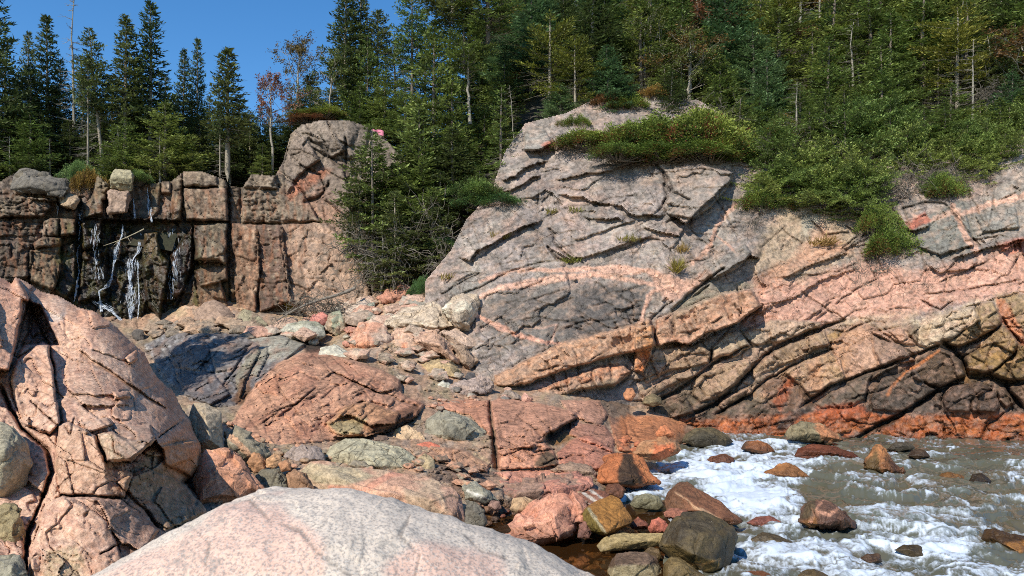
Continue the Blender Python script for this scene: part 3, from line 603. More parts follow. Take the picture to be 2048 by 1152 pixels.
hl.joints(40, [(950, 640), (985, 590), (1300, 560), (1290, 640), (1150, 700), (960, 740)], [-12, 8, 25, 70], 20, 80, 1.1, .10, 2, .05)
hl.joints(90, [(1480, 560), (1560, 400), (2060, 360), (2430, 330), (2430, 610), (1700, 650), (1520, 680)], [-22, -30, -15, 55, 80], 25, 140, 1.0, .10, 3, .06)
hl.joints(80, [(1260, 720), (1690, 660), (2000, 620), (2430, 590), (2430, 830), (1260, 840)], [-26, -32, -20, 60, 40], 20, 110, 1.0, .11, 4, .07)
hl.joints(60, [(1270, 842), (2430, 835), (2430, 885), (1270, 880)], [-4, 4, 60, -40], 15, 80, 1.1, .12, 5, .08)
hl.facet(80, .24, -25, 2.0, 1); hl.facet(30, .10, -28, 1.8, 2); hl.facet(11, .03, -20, 1.5, 3)
hl.mottle((196, 160, 140), 14, .12, .35, 61, -25, 2); hl.mottle((88, 82, 78), 6, .2, .55, 62, -25, 1.6)
qz = sstep(-10, 12, poly_sd(hl.X, hl.Y, [(1270, 705), (1560, 690), (1690, 650), (1990, 600), (2430, 570), (2430, 832), (1260, 838)]))[..., None]; hl.col = hl.col * (1 - qz) + hl.col * qz * np.array([1.06, .97, .98])
hl.rough(0.03, 34, 0.014, 8, 0.03)
hl.keep = hl.Y > np.interp(hl.X, [850, 900, 930, 980, 1010, 1050, 1130, 1200, 1300, 1400, 1480, 1600, 1750, 1850, 1950, 2048, 2420], [560, 500, 440, 385, 300, 245, 225, 190, 190, 200, 250, 330, 330, 330, 300, 260, 200])
# ================================================================ the waterfall wall and the pale knob on its right
fallD = TPS([(300, 360, 38.2), (300, 430, 37.6), (300, 650, 36.2), (0, 450, 35.2), (0, 350, 36.8), (-300, 350, 34.5), (-300, 650, 31), (0, 600, 34.2), (600, 500, 36.8), (700, 590, 35.6), (600, 240, 41),
             (560, 330, 39.6), (650, 250, 40.3), (650, 400, 38.4), (760, 350, 38.6), (800, 300, 40.5), (830, 450, 37.2), (900, 560, 34.5), (480, 360, 38.6), (480, 620, 36.4), (700, 700, 34), (300, 720, 35.6), (0, 720, 33.5), (900, 400, 37), (950, 300, 39)])
wf = Relief(-260, 960, 215, 720, 2.0, fallD, seed=8)
wf.mottle('tan', 40, 0.0, 0.6, 1); wf.mottle('dgrey', 22, 0.12, 0.6, 2); wf.mottle('pink', 40, 0.14, 0.5, 3)
wf.paint([(165, 430), (390, 430), (400, 560), (350, 650), (150, 650), (155, 520)], (58, 54, 46), 0.92, 6)
wf.mottle('moss', 26, 0.08, 0.75, 4, 90, 1.6, poly=[(110, 440), (450, 440), (450, 640), (110, 640)])
for q in ([(112, 490), (152, 480), (152, 520), (125, 560)], [(165, 480), (180, 475), (178, 520), (165, 530)], [(285, 455), (340, 455), (330, 490), (310, 480), (296, 510), (284, 560)], [(420, 560), (466, 555), (470, 610), (430, 605)], [(150, 580), (185, 565), (180, 600), (155, 605)], [(205, 520), (225, 500), (215, 545)], [(305, 365), (322, 362), (320, 392), (306, 395)]):
    wf.paint(q, (104, 92, 36), 0.8, 6)
wf.wet[:] = 0.9 * sstep(-12, 6, poly_sd(wf.X, wf.Y, [(160, 400), (330, 400), (400, 450), (400, 560), (340, 660), (140, 660), (120, 560)]))
wf.paint([(460, 445), (520, 448), (515, 620), (475, 640)], (184, 146, 126), 0.8, 8); wf.paint([(515, 448), (556, 455), (585, 600), (520, 630)], (126, 98, 92), 0.85, 8)
wf.mottle('green', 18, 0.16, 0.4, 5, poly=[(370, 440), (456, 440), (450, 530), (385, 530)])
for pl, of, tx, ty, cl in (
    ([(-40, 385), (95, 397), (104, 414), (84, 436), (-40, 436)], .9, .3, -.3, (160, 142, 128)), ([(30, 382), (130, 392), (128, 404), (60, 398)], .8, .2, -.4, (170, 160, 148)),
    ([(118, 388), (155, 390), (160, 402), (150, 420), (116, 412)], .9, .4, -.3, (172, 142, 118)), ([(195, 346), (220, 342), (218, 398), (205, 400), (206, 428), (168, 434), (165, 408), (184, 398)], 1.0, .3, -.1, (160, 144, 116)),
    ([(-40, 436), (88, 434), (70, 470), (-40, 476)], .15, .1, .5, (96, 84, 78)), ([(300, 358), (322, 356), (318, 420), (300, 440)], .5, .2, 0, (150, 138, 112)), ([(322, 357), (342, 358), (342, 386), (324, 386)], .8, .2, 0, (168, 146, 128)),
    ([(344, 358), (366, 358), (362, 440), (344, 440)], .8, .4, 0, (158, 138, 116)), ([(367, 337), (404, 338), (436, 352), (436, 374), (367, 374)], 1.3, .2, -.2, (172, 154, 140)), ([(436, 354), (452, 356), (454, 376), (436, 376)], 1.15, .2, 0, (168, 150, 134)),
    ([(366, 376), (452, 376), (456, 442), (372, 442)], 1.25, .2, .1, (166, 140, 124)), ([(456, 367), (480, 370), (480, 446), (458, 446)], .2, .2, 0, (140, 122, 106)), ([(484, 376), (500, 344), (556, 346), (604, 384), (640, 444), (484, 446)], .9, .1, -.4, (164, 146, 134)),
    ([(-40, 476), (66, 486), (60, 556), (-40, 580)], .7, .2, 0, (130, 112, 106)), ([(88, 442), (100, 436), (118, 436), (118, 472), (86, 472)], 1.2, .3, -.1, (170, 150, 134)), ([(119, 436), (151, 437), (153, 470), (119, 472)], 1.15, .3, 0, (172, 148, 130)),
    ([(68, 487), (90, 472), (124, 474), (122, 492), (70, 498)], 1.25, .2, -.2, (166, 140, 120)), ([(60, 500), (120, 492), (120, 540), (108, 582), (58, 562)], 1.0, .4, .1, (164, 142, 118)), ([(122, 492), (154, 480), (154, 560), (130, 604), (112, 580)], .6, .2, .1, (84, 74, 46)),
    ([(162, 442), (204, 437), (203, 468), (196, 492), (164, 500)], 1.0, .4, .1, (160, 124, 112)), ([(164, 500), (214, 490), (214, 590), (158, 602)], .5, .2, .2, (64, 58, 50)),
    ([(288, 466), (314, 464), (321, 505), (338, 520), (330, 572), (321, 642), (297, 612), (284, 544)], 1.0, .5, .1, (158, 136, 104)), ([(340, 510), (384, 452), (386, 520), (370, 582), (344, 600)], .5, .3, .2, (64, 54, 50)),
    ([(386, 450), (454, 445), (452, 530), (438, 518), (390, 522)], 1.1, .3, .1, (150, 140, 128)), ([(386, 540), (454, 530), (456, 560), (400, 574)], .9, .2, -.3, (140, 116, 100)), ([(462, 446), (514, 450), (518, 540), (512, 622), (474, 634)], 1.15, .5, 0, (184, 146, 126)),
    ([(514, 450), (562, 450), (582, 602), (518, 626)], 1.2, .4, 0, (130, 104, 96)), ([(560, 444), (650, 446), (722, 500), (745, 610), (640, 646), (580, 608)], 1.1, .3, .3, (162, 144, 132)), ([(350, 640), (400, 570), (440, 560), (460, 620), (440, 660)], .9, .3, -.4, (176, 140, 116)),
    ([(-240, 440), (-60, 440), (-60, 560), (-240, 560)], .6, .2, 0, (140, 124, 112))):
    wf.block(pl, of * .75, tx, ty, 4, 0.16, cl, 0.72, 3.0)
wf.mottle('dgrey', 12, 0.14, 0.5, 12); wf.mottle('pale', 14, 0.18, 0.4, 13)
wf.strata(34, 9, 1, 0.16, 0.6, 0.12, 0.09, 1, poly=[(-240, 380), (100, 392), (100, 470), (-240, 480)]); wf.strata(26, 9, 2, 0.12, 0.6, 0.12, 0.1, 2, poly=[(456, 366), (560, 366), (560, 446), (458, 446)])
wf.strata(22, 40, 0, 0.22, 0.9, 0.06, 0.06, 3, poly=[(160, 440), (400, 440), (400, 650), (120, 650)]); wf.strata(30, 46, 8, 0.12, 0.8, 0.05, 0.05, 4, poly=[(460, 446), (740, 446), (740, 640), (460, 640)])
wf.strata(16, 13, 0, 0.12, 1.0, 0.03, 0.08, 14, poly=[(165, 430), (330, 430), (345, 650), (140, 650)])
for l, wd, dp in (([(458, 340), (457, 448), (458, 560), (462, 640)], 3.5, .9), ([(214, 380), (214, 436)], 3, .8), ([(160, 396), (156, 470), (152, 560)], 4, .8), ([(62, 486), (58, 570)], 4, .7), ([(516, 450), (518, 620)], 1.6, .15), ([(365, 340), (364, 440)], 3, .5), ([(0, 436), (90, 434)], 3, .5), ([(556, 450), (580, 600)], 1.6, .12), ([(366, 440), (456, 444)], 3, .5), ([(385, 450), (388, 530), (350, 620)], 3, .6)):
    wf.crack(l, wd * .65, dp * .6)
wf.ledge([(160, 437), (205, 438), (250, 440), (320, 438), (370, 442)], 0.7, 14, 0.2, 20); wf.ledge([(388, 524), (440, 524), (454, 532)], 0.7, 30, 0.5, 14); wf.ledge([(462, 448), (520, 450), (650, 446)], -0.2, 20)
# knob
KG = (158, 146, 142)
wf.paint([(560, 330), (590, 245), (640, 236), (700, 236), (780, 270), (840, 340), (840, 420), (700, 430), (600, 400)], KG, 0.8, 10)
wf.paint([(572, 392), (590, 362), (640, 334), (668, 340), (630, 372), (582, 400)], (214, 140, 112), 0.85, 6); wf.paint([(590, 400), (650, 370), (690, 420), (670, 450), (620, 430)], (188, 146, 130), 0.7, 8)
wf.mottle('dgrey', 16, 0.1, 0.5, 9, 80, 2.2, poly=[(560, 440), (570, 260), (700, 230), (850, 330), (850, 440)])
for pl, of, tx, ty, cl in (([(588, 262), (600, 246), (650, 238), (690, 300), (660, 318), (620, 290)], .5, .6, -.6, KG), ([(570, 330), (590, 262), (622, 290), (640, 320), (600, 350), (574, 390)], .5, .8, -.1, (168, 150, 144)),
                           ([(655, 240), (705, 236), (740, 256), (730, 320), (690, 318)], .6, -.4, -.8, KG), ([(650, 320), (700, 318), (720, 380), (700, 440), (650, 400)], .3, -.2, .3, (160, 140, 132)), ([(740, 270), (790, 290), (840, 350), (830, 420), (740, 420), (725, 330)], .4, -.2, .2, (162, 150, 144)), ([(480, 350), (505, 342), (552, 346), (556, 380), (486, 376)], .3, .1, -.4, (150, 136, 124))):
    wf.block(pl, of, tx, ty, 7, 0.16, cl, 0.5, 3.0)
for l, wd, dp in (([(618, 280), (640, 292), (655, 312), (690, 325)], 3, .5), ([(655, 312), (690, 340), (694, 380)], 3, .5), ([(600, 330), (640, 350), (650, 372)], 2, .3), ([(606, 405), (640, 395), (660, 365)], 3, .4), ([(690, 270), (694, 330), (700, 400)], 2.5, .4)):
    wf.crack(l, wd, dp)
wf.ledge([(560, 300), (600, 296), (640, 320)], 0.15, 14)
wf.paint([(700, 420), (850, 420), (900, 520), (880, 600), (760, 600), (720, 500)], (120, 98, 80), 0.7, 14)
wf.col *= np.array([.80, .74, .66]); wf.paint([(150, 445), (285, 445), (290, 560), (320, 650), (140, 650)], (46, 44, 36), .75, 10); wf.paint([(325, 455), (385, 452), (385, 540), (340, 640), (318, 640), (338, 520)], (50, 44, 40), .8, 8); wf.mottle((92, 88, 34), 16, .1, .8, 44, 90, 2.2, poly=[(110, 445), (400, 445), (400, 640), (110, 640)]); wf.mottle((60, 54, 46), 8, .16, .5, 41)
wf.joints(60, [(-240, 380), (560, 350), (740, 460), (740, 620), (-240, 620)], [0, 3, 88, 92, 84], 15, 70, 1.2, .14, 1, .08); wf.joints(26, [(570, 300), (640, 240), (760, 270), (840, 420), (600, 430)], [60, 100, 30, -30], 20, 70, 1.2, .15, 2, .1)
wf.paint([(560, 444), (650, 446), (722, 500), (745, 610), (640, 646), (580, 608)], (196, 156, 134), .6, 10); wf.mottle((92, 88, 84), 14, .08, .5, 46, 30, 1.6, poly=[(562, 448), (745, 446), (745, 640), (580, 640)]); wf.col *= (1 - .22 * sstep(200, 100, wf.X))[..., None]  # last step darkens the left end: shade painted into the wall colour
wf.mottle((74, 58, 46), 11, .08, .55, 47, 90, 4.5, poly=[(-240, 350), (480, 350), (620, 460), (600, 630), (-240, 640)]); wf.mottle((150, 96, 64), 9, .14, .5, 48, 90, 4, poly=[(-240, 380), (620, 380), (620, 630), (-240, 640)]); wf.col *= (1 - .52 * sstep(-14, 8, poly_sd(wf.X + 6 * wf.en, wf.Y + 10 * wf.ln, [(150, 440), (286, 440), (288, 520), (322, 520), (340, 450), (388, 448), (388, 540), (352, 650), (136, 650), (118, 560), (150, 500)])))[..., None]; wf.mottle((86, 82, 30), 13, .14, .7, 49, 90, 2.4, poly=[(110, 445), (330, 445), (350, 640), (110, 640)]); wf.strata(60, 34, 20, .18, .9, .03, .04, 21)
wf.facet(36, .14, 85, 1.8, 1); wf.facet(13, .07, 80, 1.5, 2)
wf.rough(0.04, 26, 0.02, 7, 0.05)
wf.keep = wf.Y > np.interp(wf.X, [-260, 0, 25, 60, 120, 165, 195, 220, 268, 300, 342, 366, 405, 453, 456, 484, 502, 550, 565, 580, 600, 640, 700, 735, 770, 830, 960], [352, 362, 348, 345, 376, 388, 350, 368, 372, 366, 362, 342, 342, 360, 371, 374, 348, 350, 322, 268, 250, 240, 240, 252, 275, 340, 470]) + 2 * wf.en
# ================================================================ the shore: stream bed and slabs between the walls
shoreD = TPS([(480, 670, 31.5), (300, 690, 33), (600, 672, 32), (650, 700, 29.5), (720, 650, 31.5), (800, 590, 33.2), (880, 640, 30.6), (400, 690, 30), (400, 780, 24.5), (450, 820, 21.5), (560, 720, 26.5), (600, 715, 26.3), (700, 715, 26.6), (760, 720, 26.4),
              (850, 760, 25.2), (940, 790, 24.6), (1050, 800, 24.9), (1150, 810, 25.2), (1260, 850, 25.0), (500, 850, 19.5), (650, 860, 19.0), (800, 850, 19.6), (900, 890, 18.2), (1000, 840, 20.8), (1080, 840, 21.2), (1000, 900, 18.2), (1000, 940, 17.0), (1100, 900, 18.9), (1200, 900, 19.8),
              (600, 930, 15.4), (750, 940, 15.6), (860, 960, 15.2), (700, 1000, 13.4), (900, 1050, 12.5), (500, 960, 13.6), (420, 900, 15.5), (420, 1020, 11.4), (600, 1100, 10.6), (1000, 975, 15.6), (1150, 955, 16.6), (1200, 1000, 15.6),
              (1000, 1060, zlevel(1060, -.12)), (1100, 1060, zlevel(1060, -.18)), (1100, 1150, zlevel(1150, -.3)), (1250, 1060, zlevel(1060, -.12)), (1300, 900, 21.5), (1300, 870, 23.8), (1400, 900, zlevel(900, -.25)), (1300, 960, zlevel(960, -.2)), (1500, 960, zlevel(960, -.5)),
              (1400, 1100, zlevel(1100, -.3)), (1600, 1100, zlevel(1100, -.6)), (1600, 880, zlevel(880, -.5)), (900, 1150, 10.9), (1300, 1200, zlevel(1200, -.3)), (200, 900, 20), (200, 1100, 11), (200, 700, 31), (100, 680, 33), (1600, 1250, zlevel(1250, -.4)), (800, 1250, zlevel(1250, 0.2)), (300, 1250, zlevel(1250, .5))])
def shoreY(px, py): return shoreD(np.asarray(px, float), np.asarray(py, float))
sh = Relief(120, 1640, 585, 1240, 2.0, shoreD, seed=21)
sh.col[:] = C((168, 138, 116)); sh.mottle((196, 150, 122), 60, 0.0, 0.6, 1); sh.mottle('olive', 50, 0.14, 0.5, 2); sh.mottle('grey', 30, 0.14, 0.5, 3)
# dark boulder slab in shade left of centre
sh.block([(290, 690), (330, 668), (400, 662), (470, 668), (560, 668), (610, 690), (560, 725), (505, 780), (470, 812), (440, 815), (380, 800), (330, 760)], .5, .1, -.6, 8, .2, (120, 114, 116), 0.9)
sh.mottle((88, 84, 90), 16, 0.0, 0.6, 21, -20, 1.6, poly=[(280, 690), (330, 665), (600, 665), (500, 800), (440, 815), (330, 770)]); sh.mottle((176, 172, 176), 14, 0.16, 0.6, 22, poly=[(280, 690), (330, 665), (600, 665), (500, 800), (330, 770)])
sh.paint([(485, 665), (620, 672), (600, 712), (540, 720), (480, 740), (520, 690)], (170, 162, 146), 0.75, 8)
sh.block([(470, 755), (500, 700), (515, 692), (520, 704), (490, 760), (478, 800)], .45, .3, .2, 4, .14, (150, 140, 120), .7); sh.block([(500, 750), (525, 700), (534, 694), (536, 712), (514, 752)], .35, .3, .2, 4, .12, (156, 146, 130), .7)
sh.crack([(445, 770), (470, 740), (500, 690)], 2.5, .4); sh.paint([(480, 760), (500, 752), (505, 790), (480, 812), (465, 800)], (110, 70, 34), .8, 5)
sh.paint([(605, 686), (660, 684), (655, 706), (610, 706)], (40, 36, 32), .9, 4)
# red slab
RD = (194, 142, 116)
sh.block([(460, 850), (500, 785), (512, 768), (560, 724), (600, 706), (650, 706), (745, 732), (800, 758), (805, 790), (850, 808), (832, 832), (790, 850), (720, 872), (640, 884), (560, 890), (500, 875)], .55, .0, -.5, 8, .15, RD, .92)
sh.mottle((182, 122, 98), 34, 0.05, 0.6, 31, -30, 2.2, poly=[(460, 850), (560, 720), (650, 700), (850, 808), (640, 890)]); sh.mottle((206, 156, 128), 26, 0.16, 0.5, 32, -35, 3, poly=[(460, 850), (560, 720), (650, 700), (850, 808), (640, 890)])
sh.block([(600, 725), (650, 706), (745, 735), (800, 760), (800, 775), (780, 795), (730, 775), (670, 745)], .25, .2, -.8, 5, .08); sh.ledge([(640, 760), (668, 742), (700, 758), (760, 785), (800, 775)], .3, 22, .1)
sh.block([(505, 780), (560, 730), (636, 712), (668, 745), (640, 770), (560, 830), (500, 850), (470, 845)], .2, .35, .1, 5, .05); sh.block([(640, 770), (668, 745), (730, 775), (790, 800), (780, 812), (720, 800), (660, 850), (600, 870), (570, 830)], .3, -.1, -.5, 5, .05)
sh.block([(510, 768), (560, 748), (556, 792), (520, 784)], .15, 0, -.3, 4, .08, (200, 134, 104), .5)
sh.ledge([(670, 838), (700, 830), (740, 850), (790, 848), (830, 822)], .4, 26, .25); sh.block([(655, 845), (690, 812), (735, 802), (770, 818), (800, 826), (790, 852), (740, 874), (690, 872), (660, 862)], .5, .1, -.5, 5, .15, (200, 146, 108), .85)
sh.paint([(655, 848), (700, 835), (735, 838), (720, 868), (680, 872)], (160, 146, 110), .85, 5); sh.paint([(735, 850), (790, 826), (838, 806), (840, 830), (795, 858), (740, 874)], (112, 74, 54), .8, 4)
sh.ledge([(660, 872), (720, 876), (780, 862), (830, 835), (850, 815)], .25, 10, .5, 12)
# right slab
SA = (200, 142, 116)
sh.block([(980, 802), (1000, 796), (1080, 806), (1150, 824), (1155, 836), (1092, 868), (1086, 882), (1060, 896), (994, 898)], .6, .1, -.3, 6, .18, SA, .92); sh.block([(994, 900), (1086, 886), (1108, 900), (1118, 930), (1060, 938), (996, 940)], .45, .1, -.3, 5, .12, (212, 146, 116), .9)
sh.ledge([(1085, 875), (1110, 862), (1155, 838)], .6, 22, .6, 16); sh.paint([(1088, 880), (1100, 862), (1155, 834), (1150, 850), (1115, 890), (1090, 890)], (62, 46, 34), .9, 3); sh.paint([(1100, 884), (1140, 862), (1148, 872), (1118, 890)], (150, 104, 52), .8, 4)  # shade under the slab's overhang painted in dark
sh.paint([(1062, 935), (1090, 900), (1115, 910), (1116, 932)], (70, 66, 50), .85, 4)
sh.block([(850, 812), (900, 800), (976, 800), (985, 880), (940, 830)], .3, .1, -.4, 5, .12, (204, 138, 110), .85); sh.crack([(977, 800), (984, 850), (990, 900), (994, 942)], 4, .7)
sh.block([(1120, 800), (1200, 800), (1215, 830), (1200, 852), (1160, 838), (1130, 818)], .4, .1, -.3, 5, .15, (202, 144, 120), .8); sh.block([(1140, 845), (1210, 850), (1230, 880), (1225, 905), (1140, 870)], .35, .1, -.2, 5, .15, (196, 132, 110), .8)
sh.block([(1140, 880), (1180, 870), (1230, 905), (1205, 940), (1120, 935), (1115, 905)], .35, .1, -.3, 5, .15, (200, 128, 104), .85); sh.block([(1215, 830), (1250, 845), (1265, 905), (1235, 900)], .4, .2, -.2, 5, .15, (176, 108, 74), .8); sh.paint([(1200, 795), (1250, 800), (1270, 840), (1220, 850)], (96, 82, 74), .7, 6)
sh.paint([(1235, 835), (1300, 828), (1380, 836), (1370, 870), (1290, 890), (1245, 890)], (196, 118, 70), .8, 8)
sh.block([(985, 945), (1060, 940), (1150, 940), (1130, 958), (1020, 962)], .1, 0, -.2, 4, .08, (212, 140, 116), .8)
sh.paint([(850, 930), (960, 935), (1000, 955), (940, 985), (860, 960)], (120, 92, 80), .7, 6); sh.strata(40, 9, 4, .14, .8, .12, .1, 5, poly=[(850, 925), (1000, 940), (1010, 965), (850, 965)])
sh.block([(860, 890), (930, 900), (980, 930), (975, 945), (900, 930), (850, 915)], .25, .1, -.4, 4, .1, (206, 150, 118), .7)
# pool bed
sh.paint([(940, 1010), (1180, 1010), (1340, 1040), (1340, 1240), (900, 1240)], (120, 84, 50), .8, 12); sh.mottle((160, 108, 58), 18, .05, .6, 41, poly=[(940, 1010), (1340, 1020), (1340, 1240), (900, 1240)])
zz = CAMH - (sh.Y - HZ) / FPX * sh.D
sh.wet[:] = sstep(.35, .12, zz) * .9
sh.strata(46, 26, -22, .16, .8, .06, .05, 1, hue=.1); sh.strata(14, 9, -10, .05, 1.0, .03, .08, 2, hue=.1)
for l in ([(560, 760), (600, 745), (640, 762)], [(640, 800), (690, 760), (670, 745)], [(520, 850), (560, 820), (640, 790)], [(700, 790), (740, 770), (800, 800), (840, 815)], [(560, 790), (552, 748)], [(1030, 830), (1060, 850), (1082, 870)], [(1000, 850), (1030, 842), (1050, 812)], [(1004, 912), (1040, 900), (1085, 895)]):
    sh.crack(l, 1.8, .18)
sh.block([(330, 700), (380, 680), (420, 700), (400, 740), (350, 735)], .3, .4, -.3, 5, .12, (104, 96, 100), .5); sh.block([(420, 700), (480, 672), (520, 690), (470, 740), (430, 745)], .35, -.3, -.5, 5, .12, (130, 116, 110), .5); sh.block([(350, 740), (430, 748), (460, 790), (420, 810), (370, 790)], .4, .3, .3, 5, .14, (96, 90, 96), .6); sh.mottle((150, 116, 100), 18, .14, .6, 23, -30, 2, poly=[(290, 690), (400, 662), (600, 675), (500, 790), (380, 800)])
sh.joints(50, [(290, 690), (400, 662), (600, 675), (500, 790), (380, 800)], [-35, -20, 60], 15, 70, 1.3, .16, 1, .08); sh.joints(60, [(460, 850), (560, 720), (650, 706), (850, 808), (640, 884)], [-32, -38, -15, 50], 20, 120, 1.0, .06, 2, .04); sh.joints(60, [(860, 790), (1280, 800), (1360, 900), (1200, 960), (860, 950)], [-8, 10, 75, 60], 20, 90, 1.1, .1, 3, .06)
sh.facet(60, .12, -20, 2, 1); sh.facet(22, .06, -25, 1.8, 2)
sh.rough(.03, 30, .014, 8, .03)
# ================================================================ the outcrop at the left edge
leftD = TPS([(30, 560, 13.8), (110, 570, 14.2), (200, 620, 13.4), (330, 770, 13.4), (400, 890, 12.4), (385, 980, 11.2), (250, 800, 11.0), (120, 700, 12.2), (50, 800, 10.6), (60, 920, 9.2), (250, 950, 9.0), (400, 1020, 10.2), (100, 1152, 7.2), (300, 1100, 7.9), (420, 1060, 9.4), (0, 1152, 7.0), (-150, 700, 10.8), (-150, 1000, 8), (0, 1300, 6.2), (300, 1300, 6.4), (300, 880, 10.2)])
lo = Relief(-160, 430, 545, 1290, 2.0, leftD, seed=31)
lo.col[:] = C((214, 172, 148)); lo.mottle((198, 148, 124), 60, .02, .6, 1, 30, 1.6); lo.mottle((216, 172, 148), 44, .1, .5, 2); lo.mottle((160, 116, 104), 40, .18, .5, 3)
lo.paint([(90, 600), (135, 640), (160, 580), (330, 720), (400, 860), (410, 940), (360, 940), (260, 700)], (212, 152, 120), .6, 14)
lo.paint([(345, 880), (400, 870), (412, 930), (380, 960), (310, 930)], (196, 134, 92), .7, 10)
lo.paint([(240, 960), (300, 900), (410, 1010), (410, 1040), (330, 1070)], (134, 116, 90), .85, 7); lo.paint([(170, 1000), (300, 1000), (330, 1060), (180, 1180), (160, 1080)], (150, 112, 96), .6, 14); lo.paint([(90, 1100), (160, 1090), (180, 1200), (80, 1200)], (164, 146, 116), .7, 10)
lo.paint([(100, 345 + 250), (130, 600), (125, 640), (105, 640)], (224, 196, 180), .3, 8); lo.paint([(95, 628), (130, 622), (128, 640), (100, 642)], (226, 206, 196), .7, 6)
lo.strata(170, 90, 38, .22, .9, .01, .03, 1, hue=.06)
lo.block([(22, 760), (35, 720), (85, 682), (98, 690), (110, 760), (124, 845), (100, 870), (50, 850), (28, 800)], .45, .1, -.3, 6, .2)
lo.block([(0, 545), (40, 562), (58, 598), (45, 640), (30, 700), (18, 740), (-160, 760), (-160, 545)], .8, .0, .1, 8, .3, (208, 148, 120), .6)
lo.ledge([(112, 895), (60, 870)], 0, 10); lo.block([(118, 850), (140, 845), (190, 870), (215, 935), (265, 946), (248, 995), (122, 990), (110, 930)], .35, .2, -.3, 7, .14, (190, 150, 124), .7)
lo.block([(195, 870), (225, 862), (255, 880), (310, 880), (260, 920), (212, 922)], .6, .3, -.5, 5, .2, (182, 158, 132), .8); lo.block([(160, 845), (215, 835), (225, 850), (170, 868)], .3, .1, -.5, 5, .1, (170, 140, 124), .7)
lo.block([(225, 850), (300, 850), (310, 875), (262, 925), (232, 905)], .35, .5, .3, 5, .1, (136, 112, 100), .7)
lo.ledge([(208, 925), (262, 922), (312, 880), (330, 905)], .6, 26, .5, 20)
lo.block([(320, 890), (355, 885), (400, 880), (408, 920), (385, 955), (330, 930)], .4, .4, -.1, 7, .2, (200, 138, 96), .8)
lo.block([(235, 965), (290, 935), (375, 970), (420, 1020), (330, 1065), (280, 1010)], .2, .1, -.3, 6, .12); lo.block([(60, 1120), (90, 1010), (125, 992), (240, 1000), (320, 1060), (200, 1200), (70, 1200)], .3, .1, -.3, 6, .12)
lo.block([(250, 715), (272, 700), (275, 720), (258, 730)], .3, .2, -.2, 4, .1); lo.block([(225, 785), (258, 782), (260, 795), (230, 798)], .25, .2, -.4, 4, .08)
for l, wd, dp in (([(58, 598), (72, 640), (98, 690), (108, 740), (112, 790), (124, 850)], 3.2, .7), ([(0, 770), (22, 820), (45, 858), (95, 900), (105, 945), (80, 1010), (55, 1070), (50, 1200)], 5, 1.1), ([(18, 745), (40, 700), (60, 660), (62, 620)], 3, .4), ([(122, 992), (180, 990), (240, 998)], 2.4, .35), ([(292, 1022), (318, 1058)], 3, .35), ([(150, 835), (140, 870), (130, 850)], 2, .2), ([(185, 700), (230, 715), (262, 728)], 2, .2), ([(120, 560 + 20), (150, 600), (190, 620)], 2, .2), ([(375, 970), (395, 1000), (388, 1012)], 5, .6), ([(60, 800), (90, 830), (118, 850)], 2, .25), ([(200, 1110), (235, 1090), (240, 1105)], 2, .25)):
    lo.crack(l, wd * .75, dp * .55)
lo.block([(46, 600), (80, 610), (118, 690), (96, 690), (50, 690), (30, 700)], -1.0, 0, 0, 8, .1)
lo.paint([(50, 610), (75, 600), (115, 670), (100, 690), (60, 690)], (130, 112, 118), .7, 6); lo.strata(20, 14, 60, .3, 1, .1, .08, 9, poly=[(50, 600), (78, 606), (116, 690), (60, 690)])  # bluish shadow inside the crevice painted into the rock colour
lo.joints(36, [(0, 560), (120, 600), (390, 860), (400, 1050), (100, 1180), (0, 1180)], [38, 30, 50, -40, 75], 40, 150, 1.0, .025, 1, .025)
lo.facet(110, .20, 35, 1.7, 1, .12); lo.facet(36, .04, 30, 1.6, 2, .2); lo.facet(12, .007, 30, 1.5, 3)
lo.mottle((186, 130, 104), 10, .1, .35, 61); lo.mottle((224, 186, 166), 12, .14, .35, 62)
lo.col *= 1.04
lo.rough(.02, 46, .006, 9, .012)
LO_OUT = [(-160, 548), (0, 552), (22, 566), (30, 552), (58, 566), (85, 583), (120, 592), (160, 615), (190, 622), (225, 645), (260, 680), (290, 705), (305, 740), (325, 765), (345, 778), (365, 815), (384, 842), (388, 862), (404, 890), (400, 935), (384, 955), (372, 965), (392, 985), (414, 1020), (418, 1062), (412, 1120), (420, 1290), (-160, 1290)]
# ================================================================ loose boulders, front to back
def granite():
    m, t, b, out = new_mat("granite"); geo = N(t, "ShaderNodeNewGeometry"); pos = geo.outputs["Position"]; c = N(t, "ShaderNodeAttribute", attribute_name="col").outputs["Color"]
    a = noise_n(t, pos, 95, 5, .75); d = noise_n(t, pos, 150, 4, .75); e = noise_n(t, pos, 11, 6, .75)
    c = mixc(t, math_(t, 'MULTIPLY', ramp(t, a, .46, .60), .72), c, (.17, .155, .145)); c = mixc(t, math_(t, 'MULTIPLY', ramp(t, d, .52, .62), .6), c, (.56, .53, .47)); c = mixc(t, math_(t, 'MULTIPLY', ramp(t, e, .45, .7), .35), c, mixc(t, 1., c, (.7, .69, .68), 'MULTIPLY'))
    c = mixc(t, math_(t, 'MULTIPLY', ramp(t, noise_n(t, pos, 5.5, 6, .8, 1.0), .56, .66), .5), c, (.20, .19, .17))
    t.links.new(c, b.inputs["Base Color"]); b.inputs["Roughness"].default_value = .85; b.inputs["Specular IOR Level"].default_value = .3
    bp = N(t, "ShaderNodeBump"); bp.inputs["Strength"].default_value = .6; t.links.new(math_(t, 'ADD', math_(t, 'MULTIPLY', a, .008), math_(t, 'MULTIPLY', e, .012)), bp.inputs["Height"]); t.links.new(bp.outputs[0], b.inputs["Normal"]); return m
M_GRAN = granite()
